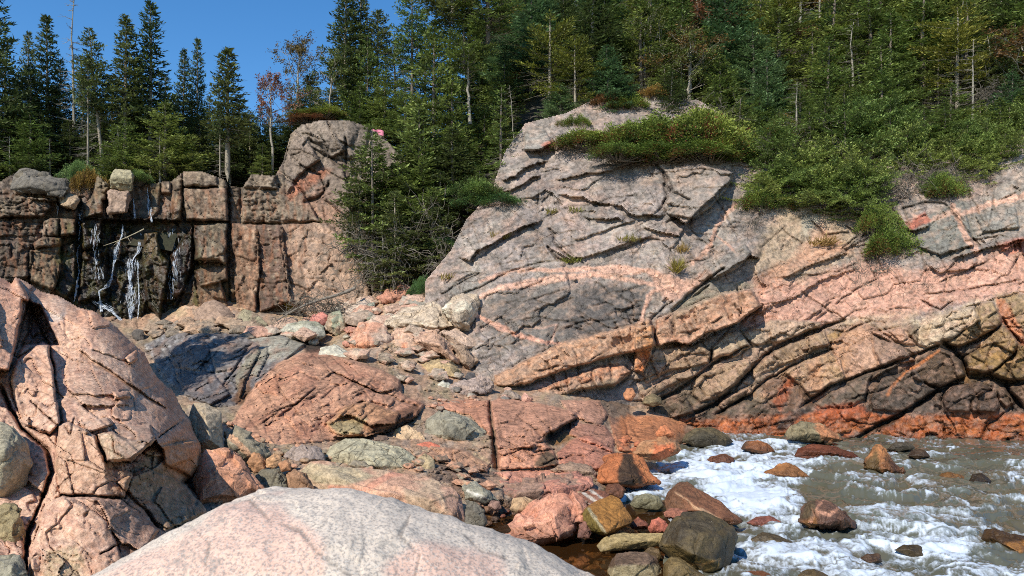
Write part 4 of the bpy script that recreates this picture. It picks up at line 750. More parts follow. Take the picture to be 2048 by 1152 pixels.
# the pale granite boulder the picture is taken over
def front_boulder():
    xs = np.array([60, 180, 260, 330, 400, 470, 540, 620, 700, 760, 830, 900, 980, 1060, 1150, 1260]); ys = np.array([1200, 1150, 1105, 1070, 1030, 1001, 988, 985, 991, 1004, 1028, 1052, 1085, 1115, 1152, 1215])
    n = 520; u = np.linspace(60, 1260, n); prof = np.interp(u, xs, ys); k = np.ones(41) / 41; prof = np.convolve(np.pad(prof, 20, mode='edge'), k, 'valid') + 5 * fbm2(u / 60, u * 0, 4, 3)
    Yc = 2.55; zt = CAMH - (prof - HZ) / FPX * Yc; xw = (u - 1024) / FPX * Yc; m = 300; ph = np.linspace(-0.62 * np.pi, 0.75 * np.pi, m)
    zb = 2.15; H = (zt - zb); A, Bp = np.meshgrid(np.arange(n), ph)
    Hh = H[A]; wid = 0.75 + 0 * Hh; V = np.stack([xw[A], Yc + wid * np.sin(Bp), zb + Hh * np.cos(Bp)], -1).reshape(-1, 3)
    V[:, 2] = np.maximum(V[:, 2], 1.2)
    idx = np.arange(n * m).reshape(m, n); F = np.stack([idx[:-1, :-1], idx[:-1, 1:], idx[1:, 1:], idx[1:, :-1]], -1).reshape(-1, 4)
    V += np.array([0, 0, 1.0]) * (0.045 * fbm3(V * 2.2, 3, 4) + 0.012 * fbm3(V * 14, 3, 5) + .010 * facets3(V * 2.6 + .2 * fbm3(V * 5, 2, 2)[:, None], 5)[0])[:, None]
    X_, Y_ = project(np.maximum(V, [-99, 0.4, -99]))
    c = np.tile(C((216, 196, 182)), (len(V), 1)); g = sstep(-.05, .12, fbm3(V * 2.4 + 3, 4, 6) + 0.0)[:, None]
    for pl in ([(430, 1000), (560, 1000), (600, 1040), (640, 1080), (650, 1152), (420, 1160), (330, 1160), (150, 1220), (180, 1160), (300, 1100), (420, 1060)], [(820, 1080), (900, 1075), (990, 1120), (1020, 1200), (800, 1200), (760, 1140)]):
        g = sstep(-14, 14, poly_sd(X_, Y_, pl) + 34 * fbm3(V * 5, 4, 7))[:, None] * .8; c = c * (1 - g) + C((224, 176, 158)) * g
    for ln_, w_ in (([(500, 1000), (540, 1040), (600, 1060), (640, 1110), (700, 1150)], 1.3), ([(820, 1030), (800, 1070), (840, 1110), (830, 1150)], 1.2), ([(380, 1050), (420, 1085), (410, 1130)], 1.1), ([(930, 1070), (960, 1100), (1010, 1115)], 1.2)):
        g = sstep(2.2, .4, seg_dist(X_, Y_, ln_)[0] + 5 * fbm3(V * 12, 3, 21) - w_)[:, None] * .6; c = c * (1 - g) + C((96, 84, 76)) * g; V[:, 2] -= .006 * g[:, 0]
    o = link('boulder', mesh('boulder', V, F, True, c, 0.0), M_GRAN); tag(o, 'pale speckled granite boulder with pink patches right in front of the viewer', 'boulder'); recentre(o)
front_boulder()
rock('rounded grey-green boulder lodged in the left edge of the outcrop', [(-90, 850), (0, 838), (30, 848), (55, 880), (66, 925), (52, 970), (20, 1005), (-80, 1020)], (164, 152, 130), Y=8.6, peaks=[(10, 900, .55), (-50, 930, .6), (30, 950, .35), (0, 980, .4)], rnd=8, thick=1.2, lean=.4, cat='boulder', name='boulder')
rock('olive block standing upright below the round boulder at the left edge', [(-60, 1030), (10, 1005), (44, 1018), (46, 1070), (30, 1120), (-60, 1130)], (150, 132, 98), Y=7.6, rnd=2, cat='rock')
rock('small grey rock in the bottom left corner', [(-20, 1115), (40, 1110), (58, 1150), (40, 1200), (-40, 1200)], (150, 142, 126), Y=6.8, cat='rock')
rock('salmon boulder wedged at the right foot of the outcrop', [(388, 955), (398, 915), (412, 900), (450, 898), (482, 915), (506, 950), (532, 985), (520, 1005), (470, 1020), (405, 1030), (394, 990)], (208, 150, 122), (200, 140, 110), Y=12.0, seed=777, peaks=[(430, 945, .5), (470, 960, .45), (440, 990, .6), (400, 1000, .5)], rnd=3, cat='boulder', name='boulder')
rock('tan boulder half in the shadow of the pink outcrop', [(376, 840), (385, 806), (410, 805), (442, 825), (447, 870), (450, 902), (400, 905), (378, 890)], (178, 158, 136), Y=13.9, peaks=[(410, 830, .35), (420, 880, .4)], rnd=4, cat='boulder', name='boulder')
SG = 'stones jumbled between the outcrop and the red slab'
rock('green-grey layered rock crossed by an orange band', [(446, 862), (470, 852), (500, 868), (530, 890), (540, 910), (515, 925), (480, 925), (452, 905)], (146, 134, 116), Y=14.0, paints=[('L', [(455, 868), (490, 900), (505, 915)], (206, 158, 126), 6)], rnd=2, rough=1.3)
rock('squarish orange-brown stone below the banded layered rock', [(493, 925), (505, 906), (520, 904), (532, 920), (530, 942), (508, 948)], (184, 134, 98), Y=13.2, rnd=1)
rock('small tan stone beside the squarish orange-brown one', [(530, 918), (548, 906), (564, 910), (566, 924), (548, 938), (532, 936)], (196, 150, 112), Y=13.15, rnd=2)
rock('dark grey wedge split by parallel cracks', [(512, 952), (522, 938), (558, 938), (576, 960), (580, 1000), (530, 1000)], (120, 112, 98), Y=12.7, paints=[('L', [(566, 945), (548, 990)], (60, 54, 48), 1.5), ('L', [(555, 940), (538, 985)], (70, 64, 56), 1.2)], rnd=1, rough=1.4)
rock('brown wedge leaning right of the dark cracked one', [(574, 945), (590, 938), (612, 948), (632, 985), (628, 1000), (584, 1000)], (156, 118, 92), Y=12.65, rnd=1)
rock('small orange stone on top of the dark wedge', [(556, 928), (570, 918), (582, 926), (582, 940), (562, 944)], (184, 132, 98), Y=12.8, rnd=1)
rock('purple-grey boulder at the lower edge of the red slab', [(566, 912), (590, 893), (612, 888), (642, 895), (650, 920), (620, 928), (585, 928)], (160, 142, 136), Y=15.8, rnd=3, cat='boulder', name='boulder')
rock('long olive-grey boulder with a flat cracked top', [(643, 915), (660, 890), (690, 875), (720, 876), (800, 894), (822, 906), (840, 928), (842, 944), (820, 954), (740, 944), (668, 932)], (178, 168, 144), Y=16.0, peaks=[(700, 905, .5), (770, 915, .55), (740, 930, .6), (810, 935, .3)], paints=[('L', [(650, 918), (690, 898), (720, 878)], (110, 100, 80), 1.3), ('L', [(705, 935), (735, 885)], (110, 100, 80), 1.2)], rnd=6, cat='boulder', name='boulder', thick=1.2)
rock('tan boulder jammed against the end of the long olive one', [(835, 915), (850, 905), (868, 918), (872, 950), (850, 962), (832, 954)], (178, 156, 124), Y=16.0, rnd=4)
rock('long low pinkish-tan slab behind the front boulder', [(598, 945), (620, 925), (660, 925), (720, 938), (800, 948), (860, 955), (905, 970), (928, 992), (932, 1048), (905, 1060), (800, 1040), (690, 1018), (632, 990)], (196, 164, 138), (206, 156, 132), Y=13.0, peaks=[(680, 958, .5), (780, 985, .7), (870, 1000, .6), (905, 1030, .4), (720, 1000, .5)], paints=[('L', [(660, 975), (720, 985), (780, 950), (800, 948)], (214, 150, 126), 5), ('L', [(690, 990), (730, 1005)], (90, 80, 66), 2), ('L', [(860, 1005), (905, 990), (925, 1000)], (120, 100, 84), 1.5), ('P', [(598, 945), (620, 925), (720, 938), (760, 952), (690, 972), (640, 965)], (180, 166, 138), .8)], rnd=4, cat='slab', name='rock_slab', thick=1.6)
rock('dark grey angular rock at the end of the pinkish-tan slab', [(932, 1000), (950, 1002), (968, 1022), (975, 1048), (960, 1064), (930, 1062)], (116, 108, 98), Y=12.6, rnd=1)
rock('grey slab with white streaks beside the stream', [(925, 972), (950, 965), (985, 985), (1000, 1002), (970, 1008), (930, 998)], (150, 144, 130), Y=14.2, paints=[('L', [(935, 982), (975, 998)], (214, 206, 196), 3)], rnd=2, cat='slab', name='rock_slab')
rock('grey-green faceted boulder below the red slabs', [(848, 868), (856, 840), (880, 822), (905, 822), (930, 832), (958, 852), (984, 884), (975, 894), (935, 886), (922, 898), (886, 896), (868, 886)], (150, 142, 126), Y=19.0, peaks=[(880, 838, .5), (918, 845, .75), (896, 870, .7), (925, 880, .5), (955, 876, .35)], paints=[('P', [(888, 850), (912, 846), (926, 876), (908, 882), (888, 868)], (106, 102, 92), .8), ('P', [(882, 882), (935, 884), (930, 898), (886, 898)], (130, 122, 84), .8)], rnd=2, cat='boulder', name='boulder')
rock('pale tan boulder in the hollow under the red beak of rock', [(778, 892), (790, 858), (815, 848), (840, 862), (855, 884), (850, 902), (800, 900)], (206, 172, 138), Y=18.4, rnd=4, paints=[('P', [(780, 850), (800, 848), (795, 870), (780, 868)], (150, 112, 50), .7)])
rock('flat red stone on the slab right of the grey-green boulder', [(832, 888), (860, 882), (880, 890), (884, 900), (836, 898)], (204, 116, 92), Y=17.8, rnd=1, lean=.25)
rock('small dark stone under the red beak of rock', [(735, 878), (752, 868), (775, 872), (778, 884), (740, 886)], (128, 104, 92), Y=18.2, rnd=3)
# stream stones and boulders round the pool
rock('brown-grey flat slab at the edge of the pool', [(972, 992), (985, 965), (1040, 962), (1110, 952), (1150, 944), (1185, 958), (1186, 972), (1140, 998), (1080, 1004), (1010, 1008)], (158, 124, 108), (190, 126, 108), Y=15.2, peaks=[(1040, 985, .45), (1120, 978, .45), (1170, 968, .2)], rnd=3, cat='slab', name='rock_slab', lean=1.2)
rock('grey-pink shelf of rock right of the brown-grey slab', [(1100, 940), (1140, 922), (1180, 930), (1196, 945), (1196, 962), (1150, 958)], (150, 122, 104), Y=16.8, rnd=2, cat='slab', name='rock_slab')
rock('wet shining slope of rock with white trickles', [(1140, 998), (1178, 975), (1210, 980), (1232, 1010), (1210, 1030), (1170, 1020)], (170, 112, 90), Y=14.9, rnd=3, wet=.9, paints=[('L', [(1165, 985), (1200, 1008)], (226, 216, 210), 2.2), ('L', [(1180, 980), (1212, 1002)], (226, 216, 210), 2), ('L', [(1155, 995), (1190, 1014)], (222, 212, 206), 1.6)])
rock('big salmon-red boulder at the pool edge', [(1000, 1088), (1012, 1065), (1030, 1050), (1036, 1030), (1060, 1014), (1092, 1008), (1100, 992), (1128, 987), (1162, 1000), (1172, 1024), (1158, 1050), (1152, 1078), (1090, 1086), (1040, 1094)], (206, 138, 112), (214, 152, 128), Y=12.55, peaks=[(1060, 1050, .35), (1100, 1040, .5), (1130, 1010, .3), (1110, 1075, .45), (1140, 1060, .3)], paints=[('P', [(1110, 1035), (1150, 1030), (1150, 1078), (1120, 1075)], (176, 124, 106), .8), ('L', [(1115, 1042), (1145, 1075)], (214, 156, 130), 2), ('Z', 0, (140, 84, 52), .12, .08)], rnd=2, rough=1.5, cat='boulder', name='boulder', lean=.6)
rock('orange-brown wet block with a green side', [(1156, 1038), (1162, 1022), (1180, 1008), (1225, 990), (1240, 998), (1266, 1036), (1264, 1046), (1220, 1072), (1205, 1072), (1178, 1062)], (186, 128, 60), Y=12.6, peaks=[(1176, 1018, .45), (1212, 1066, .62), (1240, 1040, .35), (1222, 1000, .1)], paints=[('P', [(1150, 1030), (1176, 1012), (1212, 1070), (1170, 1075)], (112, 104, 50), .85), ('L', [(1178, 1018), (1212, 1068)], (190, 180, 150), 3, .7)], rnd=5, wet=.55, rough=.7, cat='boulder', name='boulder', lean=.7)
rock('small dark red rock between the salmon boulder and orange block', [(1155, 1075), (1158, 1048), (1170, 1042), (1182, 1062), (1178, 1078)], (140, 96, 84), Y=12.5, rnd=2)
rock('yellow-tan flat boulder at the water edge', [(1192, 1092), (1206, 1076), (1230, 1066), (1280, 1068), (1330, 1066), (1336, 1084), (1300, 1096), (1240, 1100), (1200, 1104)], (206, 178, 124), Y=12.0, peaks=[(1240, 1080, .2), (1290, 1082, .22)], rnd=6, rough=.7, cat='boulder', name='boulder', paints=[('Z', 0, (140, 96, 44), .08, .06)])
rock('brown block with a pale base at the bottom edge', [(1212, 1160), (1222, 1122), (1232, 1104), (1290, 1102), (1312, 1112), (1326, 1140), (1326, 1190), (1212, 1190)], (140, 112, 92), Y=10.9, peaks=[(1230, 1130, .3), (1300, 1128, .3)], paints=[('P', [(1200, 1134), (1330, 1128), (1330, 1200), (1200, 1200)], (190, 172, 136), .85)], rnd=4, cat='boulder', name='boulder')
rock('olive-brown boulder leaning on the dark boulder at the bottom edge', [(1322, 1170), (1326, 1125), (1342, 1112), (1362, 1118), (1410, 1150), (1420, 1190), (1330, 1190)], (150, 124, 78), Y=10.7, rnd=6, wet=.3, cat='boulder', name='boulder')
rock('small olive stone behind the brown block', [(1280, 1108), (1300, 1092), (1318, 1098), (1326, 1118), (1316, 1128), (1290, 1118)], (150, 122, 84), Y=11.6, rnd=4)
rock('large dark wet boulder standing in the surf', [(1316, 1092), (1326, 1068), (1352, 1036), (1366, 1024), (1400, 1019), (1440, 1034), (1470, 1050), (1478, 1072), (1472, 1092), (1456, 1098), (1462, 1130), (1456, 1148), (1420, 1158), (1380, 1140), (1336, 1118)], (88, 76, 58), (104, 88, 58), Y=11.4, peaks=[(1360, 1050, .45), (1410, 1070, .6), (1450, 1072, .4), (1390, 1110, .65), (1350, 1090, .5), (1430, 1125, .45)], paints=[('P', [(1320, 1085), (1345, 1092), (1400, 1120), (1440, 1120), (1450, 1150), (1370, 1145)], (132, 108, 62), .7), ('L', [(1370, 1130), (1410, 1128), (1440, 1118)], (186, 140, 84), 2.2)], rnd=7, wet=.6, rough=.9, cat='boulder', name='boulder', lean=.5)
rock('red-brown pointed boulder with a pale vein behind the dark one', [(1326, 1004), (1334, 984), (1360, 962), (1376, 962), (1396, 976), (1440, 1006), (1484, 1042), (1478, 1048), (1440, 1048), (1380, 1030), (1332, 1024)], (146, 96, 68), (120, 84, 60), Y=13.6, peaks=[(1350, 985, .3), (1372, 995, .4), (1400, 1020, .45), (1440, 1038, .25)], paints=[('L', [(1350, 985), (1375, 1000), (1388, 1014), (1420, 1026), (1450, 1046)], (206, 160, 124), 2.4)], rnd=4, wet=.5, cat='boulder', name='boulder', lean=.6)
rock('small red stone under the pointed boulder', [(1326, 1024), (1340, 1016), (1375, 1020), (1380, 1034), (1350, 1040), (1330, 1034)], (158, 100, 80), Y=13.3, rnd=3)
rock('bright red stone in the pool left of the dark boulder', [(1296, 1056), (1304, 1038), (1318, 1034), (1340, 1052), (1336, 1066), (1302, 1066)], (196, 110, 88), Y=12.7, rnd=2)
rock('flat red stone right of the orange-brown block', [(1262, 1046), (1276, 1034), (1298, 1048), (1296, 1056), (1262, 1058)], (166, 100, 78), Y=13.2, rnd=2, wet=.4)
rock('orange boulder with a black wet hollow at the surf edge', [(1196, 962), (1200, 935), (1212, 912), (1240, 905), (1268, 906), (1290, 925), (1308, 950), (1320, 966), (1310, 972), (1270, 974), (1230, 972)], (190, 112, 66), Y=16.6, peaks=[(1215, 940, .35), (1246, 912, .35), (1262, 930, .45), (1280, 955, .45), (1240, 965, .55)], paints=[('P', [(1246, 908), (1264, 910), (1278, 935), (1290, 970), (1235, 972), (1234, 945)], (52, 48, 36), .9), ('L', [(1268, 908), (1290, 945), (1312, 970)], (206, 128, 78), 4)], rnd=2, wet=.4, cat='boulder', name='boulder', lean=.8)
rock('brown boulder half under the splash below the orange one', [(1205, 992), (1214, 968), (1238, 966), (1252, 980), (1244, 998)], (130, 84, 60), Y=15.5, rnd=4, wet=.6)
rock('grey-green boulder washed by foam left of the pointed boulder', [(1258, 1010), (1268, 992), (1292, 985), (1318, 994), (1328, 1012), (1318, 1020), (1270, 1018)], (160, 152, 122), Y=14.9, rnd=6, wet=.5)
rock('orange and tan boulder behind the surf edge', [(1262, 908), (1282, 882), (1330, 876), (1356, 882), (1362, 900), (1340, 914), (1318, 922), (1296, 918)], (196, 118, 72), (170, 126, 92), Y=19.4, peaks=[(1300, 888, .4), (1335, 895, .5), (1310, 908, .5)], paints=[('P', [(1310, 890), (1345, 888), (1350, 905), (1320, 920), (1300, 918)], (206, 108, 66), .8)], rnd=2, cat='boulder', name='boulder')
rock('pyramid-shaped orange stone near the foot of the cliff', [(1310, 868), (1322, 852), (1330, 848), (1350, 868), (1346, 874), (1316, 874)], (204, 124, 82), Y=22.6, rnd=1)
rock('dark green-brown boulder at the foot of the cliff', [(1362, 884), (1372, 866), (1392, 856), (1426, 854), (1450, 866), (1470, 884), (1450, 894), (1390, 894)], (104, 90, 64), (84, 76, 60), Y=24.3, rnd=4, wet=.4, cat='boulder', name='boulder')
rock('orange-topped rock awash near the foot of the cliff', [(1482, 898), (1490, 884), (1514, 880), (1536, 886), (1552, 904), (1520, 908)], (170, 108, 66), Y=22.9, rnd=4, wet=.6, paints=[('P', [(1480, 895), (1490, 880), (1498, 884), (1490, 902)], (64, 54, 42), .8)])
rock('low reddish rock in the white water left of the orange mound', [(1408, 925), (1420, 912), (1450, 906), (1470, 916), (1468, 928), (1430, 930)], (144, 92, 66), Y=20.6, rnd=4, wet=.7)
rock('grey and orange block on the tide shelf', [(1566, 868), (1580, 852), (1602, 844), (1640, 846), (1668, 862), (1688, 880), (1660, 886), (1610, 884), (1574, 878)], (132, 118, 92), Y=24.5, peaks=[(1600, 856, .4), (1630, 866, .5), (1660, 874, .3)], paints=[('P', [(1626, 846), (1650, 848), (1690, 880), (1650, 886)], (190, 122, 82), .85)], rnd=2, cat='boulder', name='boulder')
rock('long flat red-brown rock in the surf below the cliff', [(1588, 912), (1594, 896), (1620, 888), (1670, 892), (1706, 904), (1722, 916), (1690, 924), (1610, 922)], (136, 76, 50), Y=21.9, peaks=[(1610, 900, .3), (1660, 905, .4), (1700, 912, .2)], rnd=4, wet=.7, cat='boulder', name='boulder')
rock('orange three-sided pointed rock in the surf', [(1724, 936), (1738, 908), (1752, 890), (1762, 890), (1786, 918), (1806, 944), (1796, 950), (1752, 948)], (176, 116, 70), Y=20.1, peaks=[(1756, 905, .2), (1772, 938, .5)], paints=[('P', [(1724, 938), (1752, 892), (1758, 905), (1760, 945), (1750, 950)], (98, 80, 46), .85), ('P', [(1776, 908), (1810, 946), (1785, 950)], (110, 76, 58), .8)], rnd=1, wet=.3, cat='boulder', name='boulder')
rock('smooth orange mound rising from the foam', [(1518, 952), (1540, 938), (1556, 928), (1574, 924), (1592, 930), (1612, 946), (1622, 954), (1560, 958)], (200, 134, 80), Y=19.0, rnd=5, wet=.4, cat='boulder', name='boulder')
rock('small ochre rock awash at right', [(1874, 958), (1882, 946), (1900, 944), (1926, 950), (1936, 962), (1900, 964)], (172, 118, 60), Y=18.6, rnd=4, wet=.6)
rock('dark brown rock awash right of the small ochre one', [(1936, 964), (1944, 948), (1964, 946), (1984, 962), (1980, 974), (1950, 974)], (84, 66, 44), Y=18.3, rnd=4, wet=.6)
rock('purple-brown boulder crossed by pink veins in the surf', [(1596, 1044), (1602, 1018), (1620, 1000), (1650, 996), (1664, 1000), (1690, 1020), (1716, 1044), (1712, 1058), (1670, 1062), (1620, 1056)], (128, 92, 76), Y=13.7, peaks=[(1622, 1015, .35), (1650, 1025, .45), (1690, 1035, .4), (1640, 1050, .45)], paints=[('P', [(1596, 1040), (1610, 1005), (1630, 1000), (1630, 1020), (1615, 1040)], (96, 82, 56), .8), ('P', [(1600, 1040), (1630, 1035), (1640, 1060), (1610, 1056)], (176, 122, 66), .7), ('L', [(1648, 998), (1632, 1018), (1622, 1045)], (206, 148, 122), 3), ('L', [(1630, 1022), (1660, 1030), (1684, 1010)], (206, 148, 122), 3)], rnd=2, wet=.45, cat='boulder', name='boulder', lean=.6)
rock('dark orange-brown boulder at the right edge of the water', [(1964, 1078), (1972, 1062), (1990, 1056), (2050, 1072), (2120, 1090), (2140, 1140), (2060, 1140), (2020, 1120), (1985, 1102)], (106, 76, 42), Y=12.6, peaks=[(1985, 1075, .3), (2040, 1105, .5), (2060, 1080, .3)], paints=[('P', [(2010, 1085), (2060, 1080), (2120, 1145), (2040, 1130)], (180, 122, 58), .8)], rnd=5, wet=.6, cat='boulder', name='boulder', lean=.5)
SUB = 'rocks awash in the foam'
rock('brown-grey rock just breaking the foam beside the dark boulder', [(1500, 1078), (1524, 1064), (1558, 1070), (1586, 1084), (1600, 1096), (1540, 1102), (1510, 1092)], (120, 102, 76), Y=12.75, rnd=5, wet=.8)
rock('long olive rock washed over near the bottom of the picture', [(1786, 1100), (1808, 1088), (1834, 1090), (1870, 1108), (1866, 1118), (1820, 1114)], (106, 88, 58), Y=12.1, rnd=5, wet=.8)
rock('brown rock barely showing left of the long olive one', [(1720, 1116), (1735, 1106), (1760, 1108), (1765, 1124), (1735, 1130)], (124, 92, 66), Y=11.7, rnd=5, wet=.8)
rock('rounded olive rock cut by the bottom edge', [(1584, 1160), (1600, 1142), (1628, 1136), (1656, 1146), (1672, 1165), (1640, 1185), (1600, 1185)], (130, 106, 66), Y=11.0, rnd=6, wet=.6)
rock('reddish rock cut by the bottom edge', [(1476, 1165), (1492, 1142), (1520, 1136), (1556, 1148), (1570, 1170), (1520, 1190)], (160, 100, 64), Y=11.0, rnd=5, wet=.6)
rock('red rock under thin foam right of the pointed boulder', [(1492, 1046), (1510, 1034), (1540, 1030), (1566, 1044), (1540, 1056), (1506, 1054)], (190, 116, 100), Y=14.0, rnd=5, wet=.8)
rock('grey rock awash below the cliff beside the three-sided rock', [(1770, 900), (1790, 884), (1820, 884), (1832, 896), (1800, 904)], (104, 92, 76), Y=23.2, rnd=4, wet=.7)
rock('dark brown rock in the swell right of the three-sided rock', [(1812, 912), (1830, 896), (1850, 900), (1862, 914), (1836, 918)], (96, 72, 50), Y=21.9, rnd=4, wet=.7)
rock('tan stone in the pool gravel beside the salmon boulder', [(1016, 1018), (1024, 996), (1050, 992), (1080, 1006), (1076, 1024), (1040, 1034)], (194, 158, 122), Y=13.6, rnd=5)
rock('round brown stone in the stream gravel', [(974, 1012), (982, 1000), (1000, 1002), (1004, 1018), (988, 1024)], (150, 116, 104), Y=13.7, rnd=4)
# piles below the waterfall and the trees
PG = 'pale fallen blocks at the foot of the cliff'
rock('brown granite boulder at the foot of the waterfall wall', [(384, 650), (390, 622), (408, 604), (430, 602), (458, 616), (474, 636), (472, 658), (440, 672), (396, 672)], (160, 132, 116), Y=33.6, rnd=4, cat='boulder', name='boulder')
rock('grey slab with a dark overhang beside the waterfall pool', [(325, 672), (340, 650), (362, 641), (382, 648), (386, 664), (360, 672), (336, 682)], (140, 126, 116), Y=33.4, rnd=3, peaks=[(350, 655, .5), (375, 660, .2)])
rock('small dark block by the waterfall pool', [(262, 668), (270, 658), (288, 660), (288, 684), (270, 684)], (96, 88, 84), Y=33.5, rnd=1)
rock('round boulder with green lichen left of the fallen dead tree', [(466, 650), (472, 628), (490, 618), (516, 626), (536, 648), (534, 666), (500, 670), (474, 666)], (160, 148, 122), (150, 126, 108), Y=32.6, rnd=4, cat='boulder', name='boulder')
rock('oblong grey-white boulder under the fallen dead tree', [(556, 664), (574, 648), (600, 641), (632, 643), (648, 652), (652, 672), (636, 684), (580, 680)], (182, 176, 162), (152, 148, 128), Y=30.6, rnd=5, cat='boulder', name='boulder')
rock('pink-red stone on the rubble below the dead tree', [(618, 646), (624, 628), (642, 623), (657, 632), (655, 648), (634, 654)], (206, 132, 120), Y=31.9, rnd=3)
rock('grey-green lichened rock right of the pink-red stone', [(652, 650), (658, 628), (680, 620), (692, 636), (696, 662), (672, 672), (656, 664)], (150, 150, 130), (180, 150, 128), Y=31.4, rnd=2)
rock('pink-edged slab propped up in the rubble', [(686, 634), (700, 616), (732, 596), (744, 604), (724, 624), (704, 640)], (190, 168, 154), Y=32.3, rnd=1, paints=[('P', [(684, 636), (715, 618), (722, 628), (702, 644)], (206, 130, 104), .8)], cat='slab', name='rock_slab')
rock('green-grey slab behind the pink-edged one', [(722, 640), (736, 606), (748, 604), (756, 626), (748, 650), (730, 650)], (152, 152, 138), Y=32.2, rnd=1)
rock('pale rubble stone behind the cracked slabs', [(745, 640), (760, 620), (790, 618), (800, 632), (776, 656), (752, 654)], (174, 166, 152), Y=31.9, rnd=2)
rock('red-brown boulder under the dead spruce branches', [(752, 596), (768, 580), (800, 572), (824, 572), (820, 592), (796, 608), (764, 606)], (190, 132, 110), Y=32.6, rnd=2, cat='boulder', name='boulder')
rock('tall pale wedge-shaped boulder leaning on the slab pile', [(884, 618), (906, 596), (930, 588), (954, 590), (960, 606), (952, 640), (936, 664), (914, 660), (890, 636)], (204, 190, 172), (186, 164, 146), Y=29.2, peaks=[(900, 615, .7), (940, 610, .7), (915, 645, .9), (940, 650, .5)], rnd=3, cat='boulder', name='boulder', lean=.3)
rock('broad pale slab at the top of the slab pile', [(764, 652), (772, 640), (820, 612), (868, 604), (888, 620), (908, 652), (880, 660), (810, 662)], (198, 176, 156), Y=29.4, peaks=[(800, 645, .6), (860, 640, .6), (870, 655, .5)], rnd=2, cat='slab', name='rock_slab')
rock('orange-bottomed pink boulder left of the slab pile', [(696, 688), (704, 664), (722, 648), (744, 640), (770, 652), (786, 676), (784, 694), (756, 704), (736, 714), (710, 708)], (196, 166, 148), (204, 144, 118), Y=28.2, peaks=[(730, 665, .6), (745, 690, .7), (715, 690, .6), (765, 680, .5)], paints=[('P', [(700, 690), (740, 680), (745, 700), (730, 716), (706, 710)], (206, 138, 104), .8)], rnd=3, cat='boulder', name='boulder')
rock('thin pink slab lying under the broad pale one', [(778, 676), (790, 656), (830, 654), (868, 660), (862, 672), (812, 684), (784, 690)], (204, 164, 142), Y=28.6, rnd=1, cat='slab', name='rock_slab')
rock('pink slab with an orange stain in the slab pile', [(780, 700), (786, 684), (824, 674), (842, 690), (868, 716), (840, 720), (800, 714)], (200, 164, 142), Y=27.9, rnd=1, paints=[('P', [(800, 684), (812, 684), (816, 700), (804, 704)], (214, 132, 96), .7)], peaks=[(800, 692, .5), (830, 705, .5)], cat='slab', name='rock_slab')
rock('big tilted pink block with a shaded underside in the slab pile', [(824, 674), (874, 660), (898, 686), (922, 720), (918, 728), (870, 712), (846, 702)], (196, 156, 134), Y=27.4, peaks=[(835, 682, .5), (880, 690, .9), (905, 718, .5)], rnd=1, cat='slab', name='rock_slab')
rock('pinkish slab at the right side of the slab pile', [(880, 664), (912, 656), (950, 676), (956, 692), (930, 700), (900, 684)], (194, 164, 146), Y=28.2, rnd=1, cat='slab', name='rock_slab')
rock('shaded brown slab propped against the cliff foot', [(905, 690), (930, 690), (956, 722), (940, 740), (922, 724)], (166, 138, 118), Y=27.3, rnd=1, cat='slab', name='rock_slab')
rock('olive-tan square-edged block under the tilted pink one', [(838, 724), (862, 718), (900, 720), (926, 742), (922, 764), (880, 758), (846, 746)], (182, 154, 116), Y=26.4, peaks=[(860, 728, .5), (900, 735, .7), (912, 755, .5), (860, 745, .5)], rnd=2, cat='boulder', name='boulder')
rock('low rounded pink boulder in front of the slab pile', [(714, 728), (722, 716), (760, 706), (800, 710), (836, 732), (846, 750), (800, 752), (744, 748)], (200, 162, 138), (178, 156, 136), Y=26.6, rnd=4, cat='boulder', name='boulder')
rock('grey flat rock below the low rounded pink boulder', [(790, 762), (804, 746), (840, 744), (874, 762), (868, 772), (820, 774)], (160, 150, 146), Y=25.6, rnd=2)
rock('pale grey slab lying beside the dark stream pool', [(636, 712), (642, 696), (668, 690), (706, 708), (720, 722), (690, 728), (650, 724)], (194, 186, 172), Y=27.0, rnd=2, cat='slab', name='rock_slab')
rock('layered purple-grey block above the right-hand red slab', [(896, 786), (910, 768), (944, 754), (968, 752), (984, 766), (980, 784), (948, 798), (910, 796)], (168, 146, 138), Y=24.6, rnd=1, rough=1.6, cat='boulder', name='boulder')
rock('small white-grey stone below the layered block', [(872, 772), (886, 762), (902, 768), (900, 782), (880, 782)], (186, 180, 168), Y=24.9, rnd=1)
rock('small dark round stone in the gap by the olive-tan block', [(928, 756), (934, 744), (950, 744), (954, 756), (940, 762)], (88, 82, 82), Y=25.6, rnd=4)
rock('grey stone between the layered block and the cliff', [(1000, 790), (1012, 780), (1036, 786), (1044, 800), (1010, 800)], (160, 140, 128), Y=24.4, rnd=1)
rock('pink stone wedged under the dark seam of the cliff', [(1040, 796), (1050, 784), (1066, 796), (1062, 812), (1044, 808)], (204, 152, 134), Y=24.4, rnd=1)
rock('round brown boulder in the mouth of the cliff cave', [(1283, 808), (1290, 792), (1306, 786), (1322, 796), (1326, 808), (1306, 814)], (122, 106, 80), Y=27.0, rnd=6, cat='boulder', name='boulder')
rock('small orange boulder at the left end of the cliff cave', [(1246, 790), (1254, 776), (1266, 774), (1272, 790), (1262, 802), (1250, 800)], (194, 130, 92), Y=26.2, rnd=3)
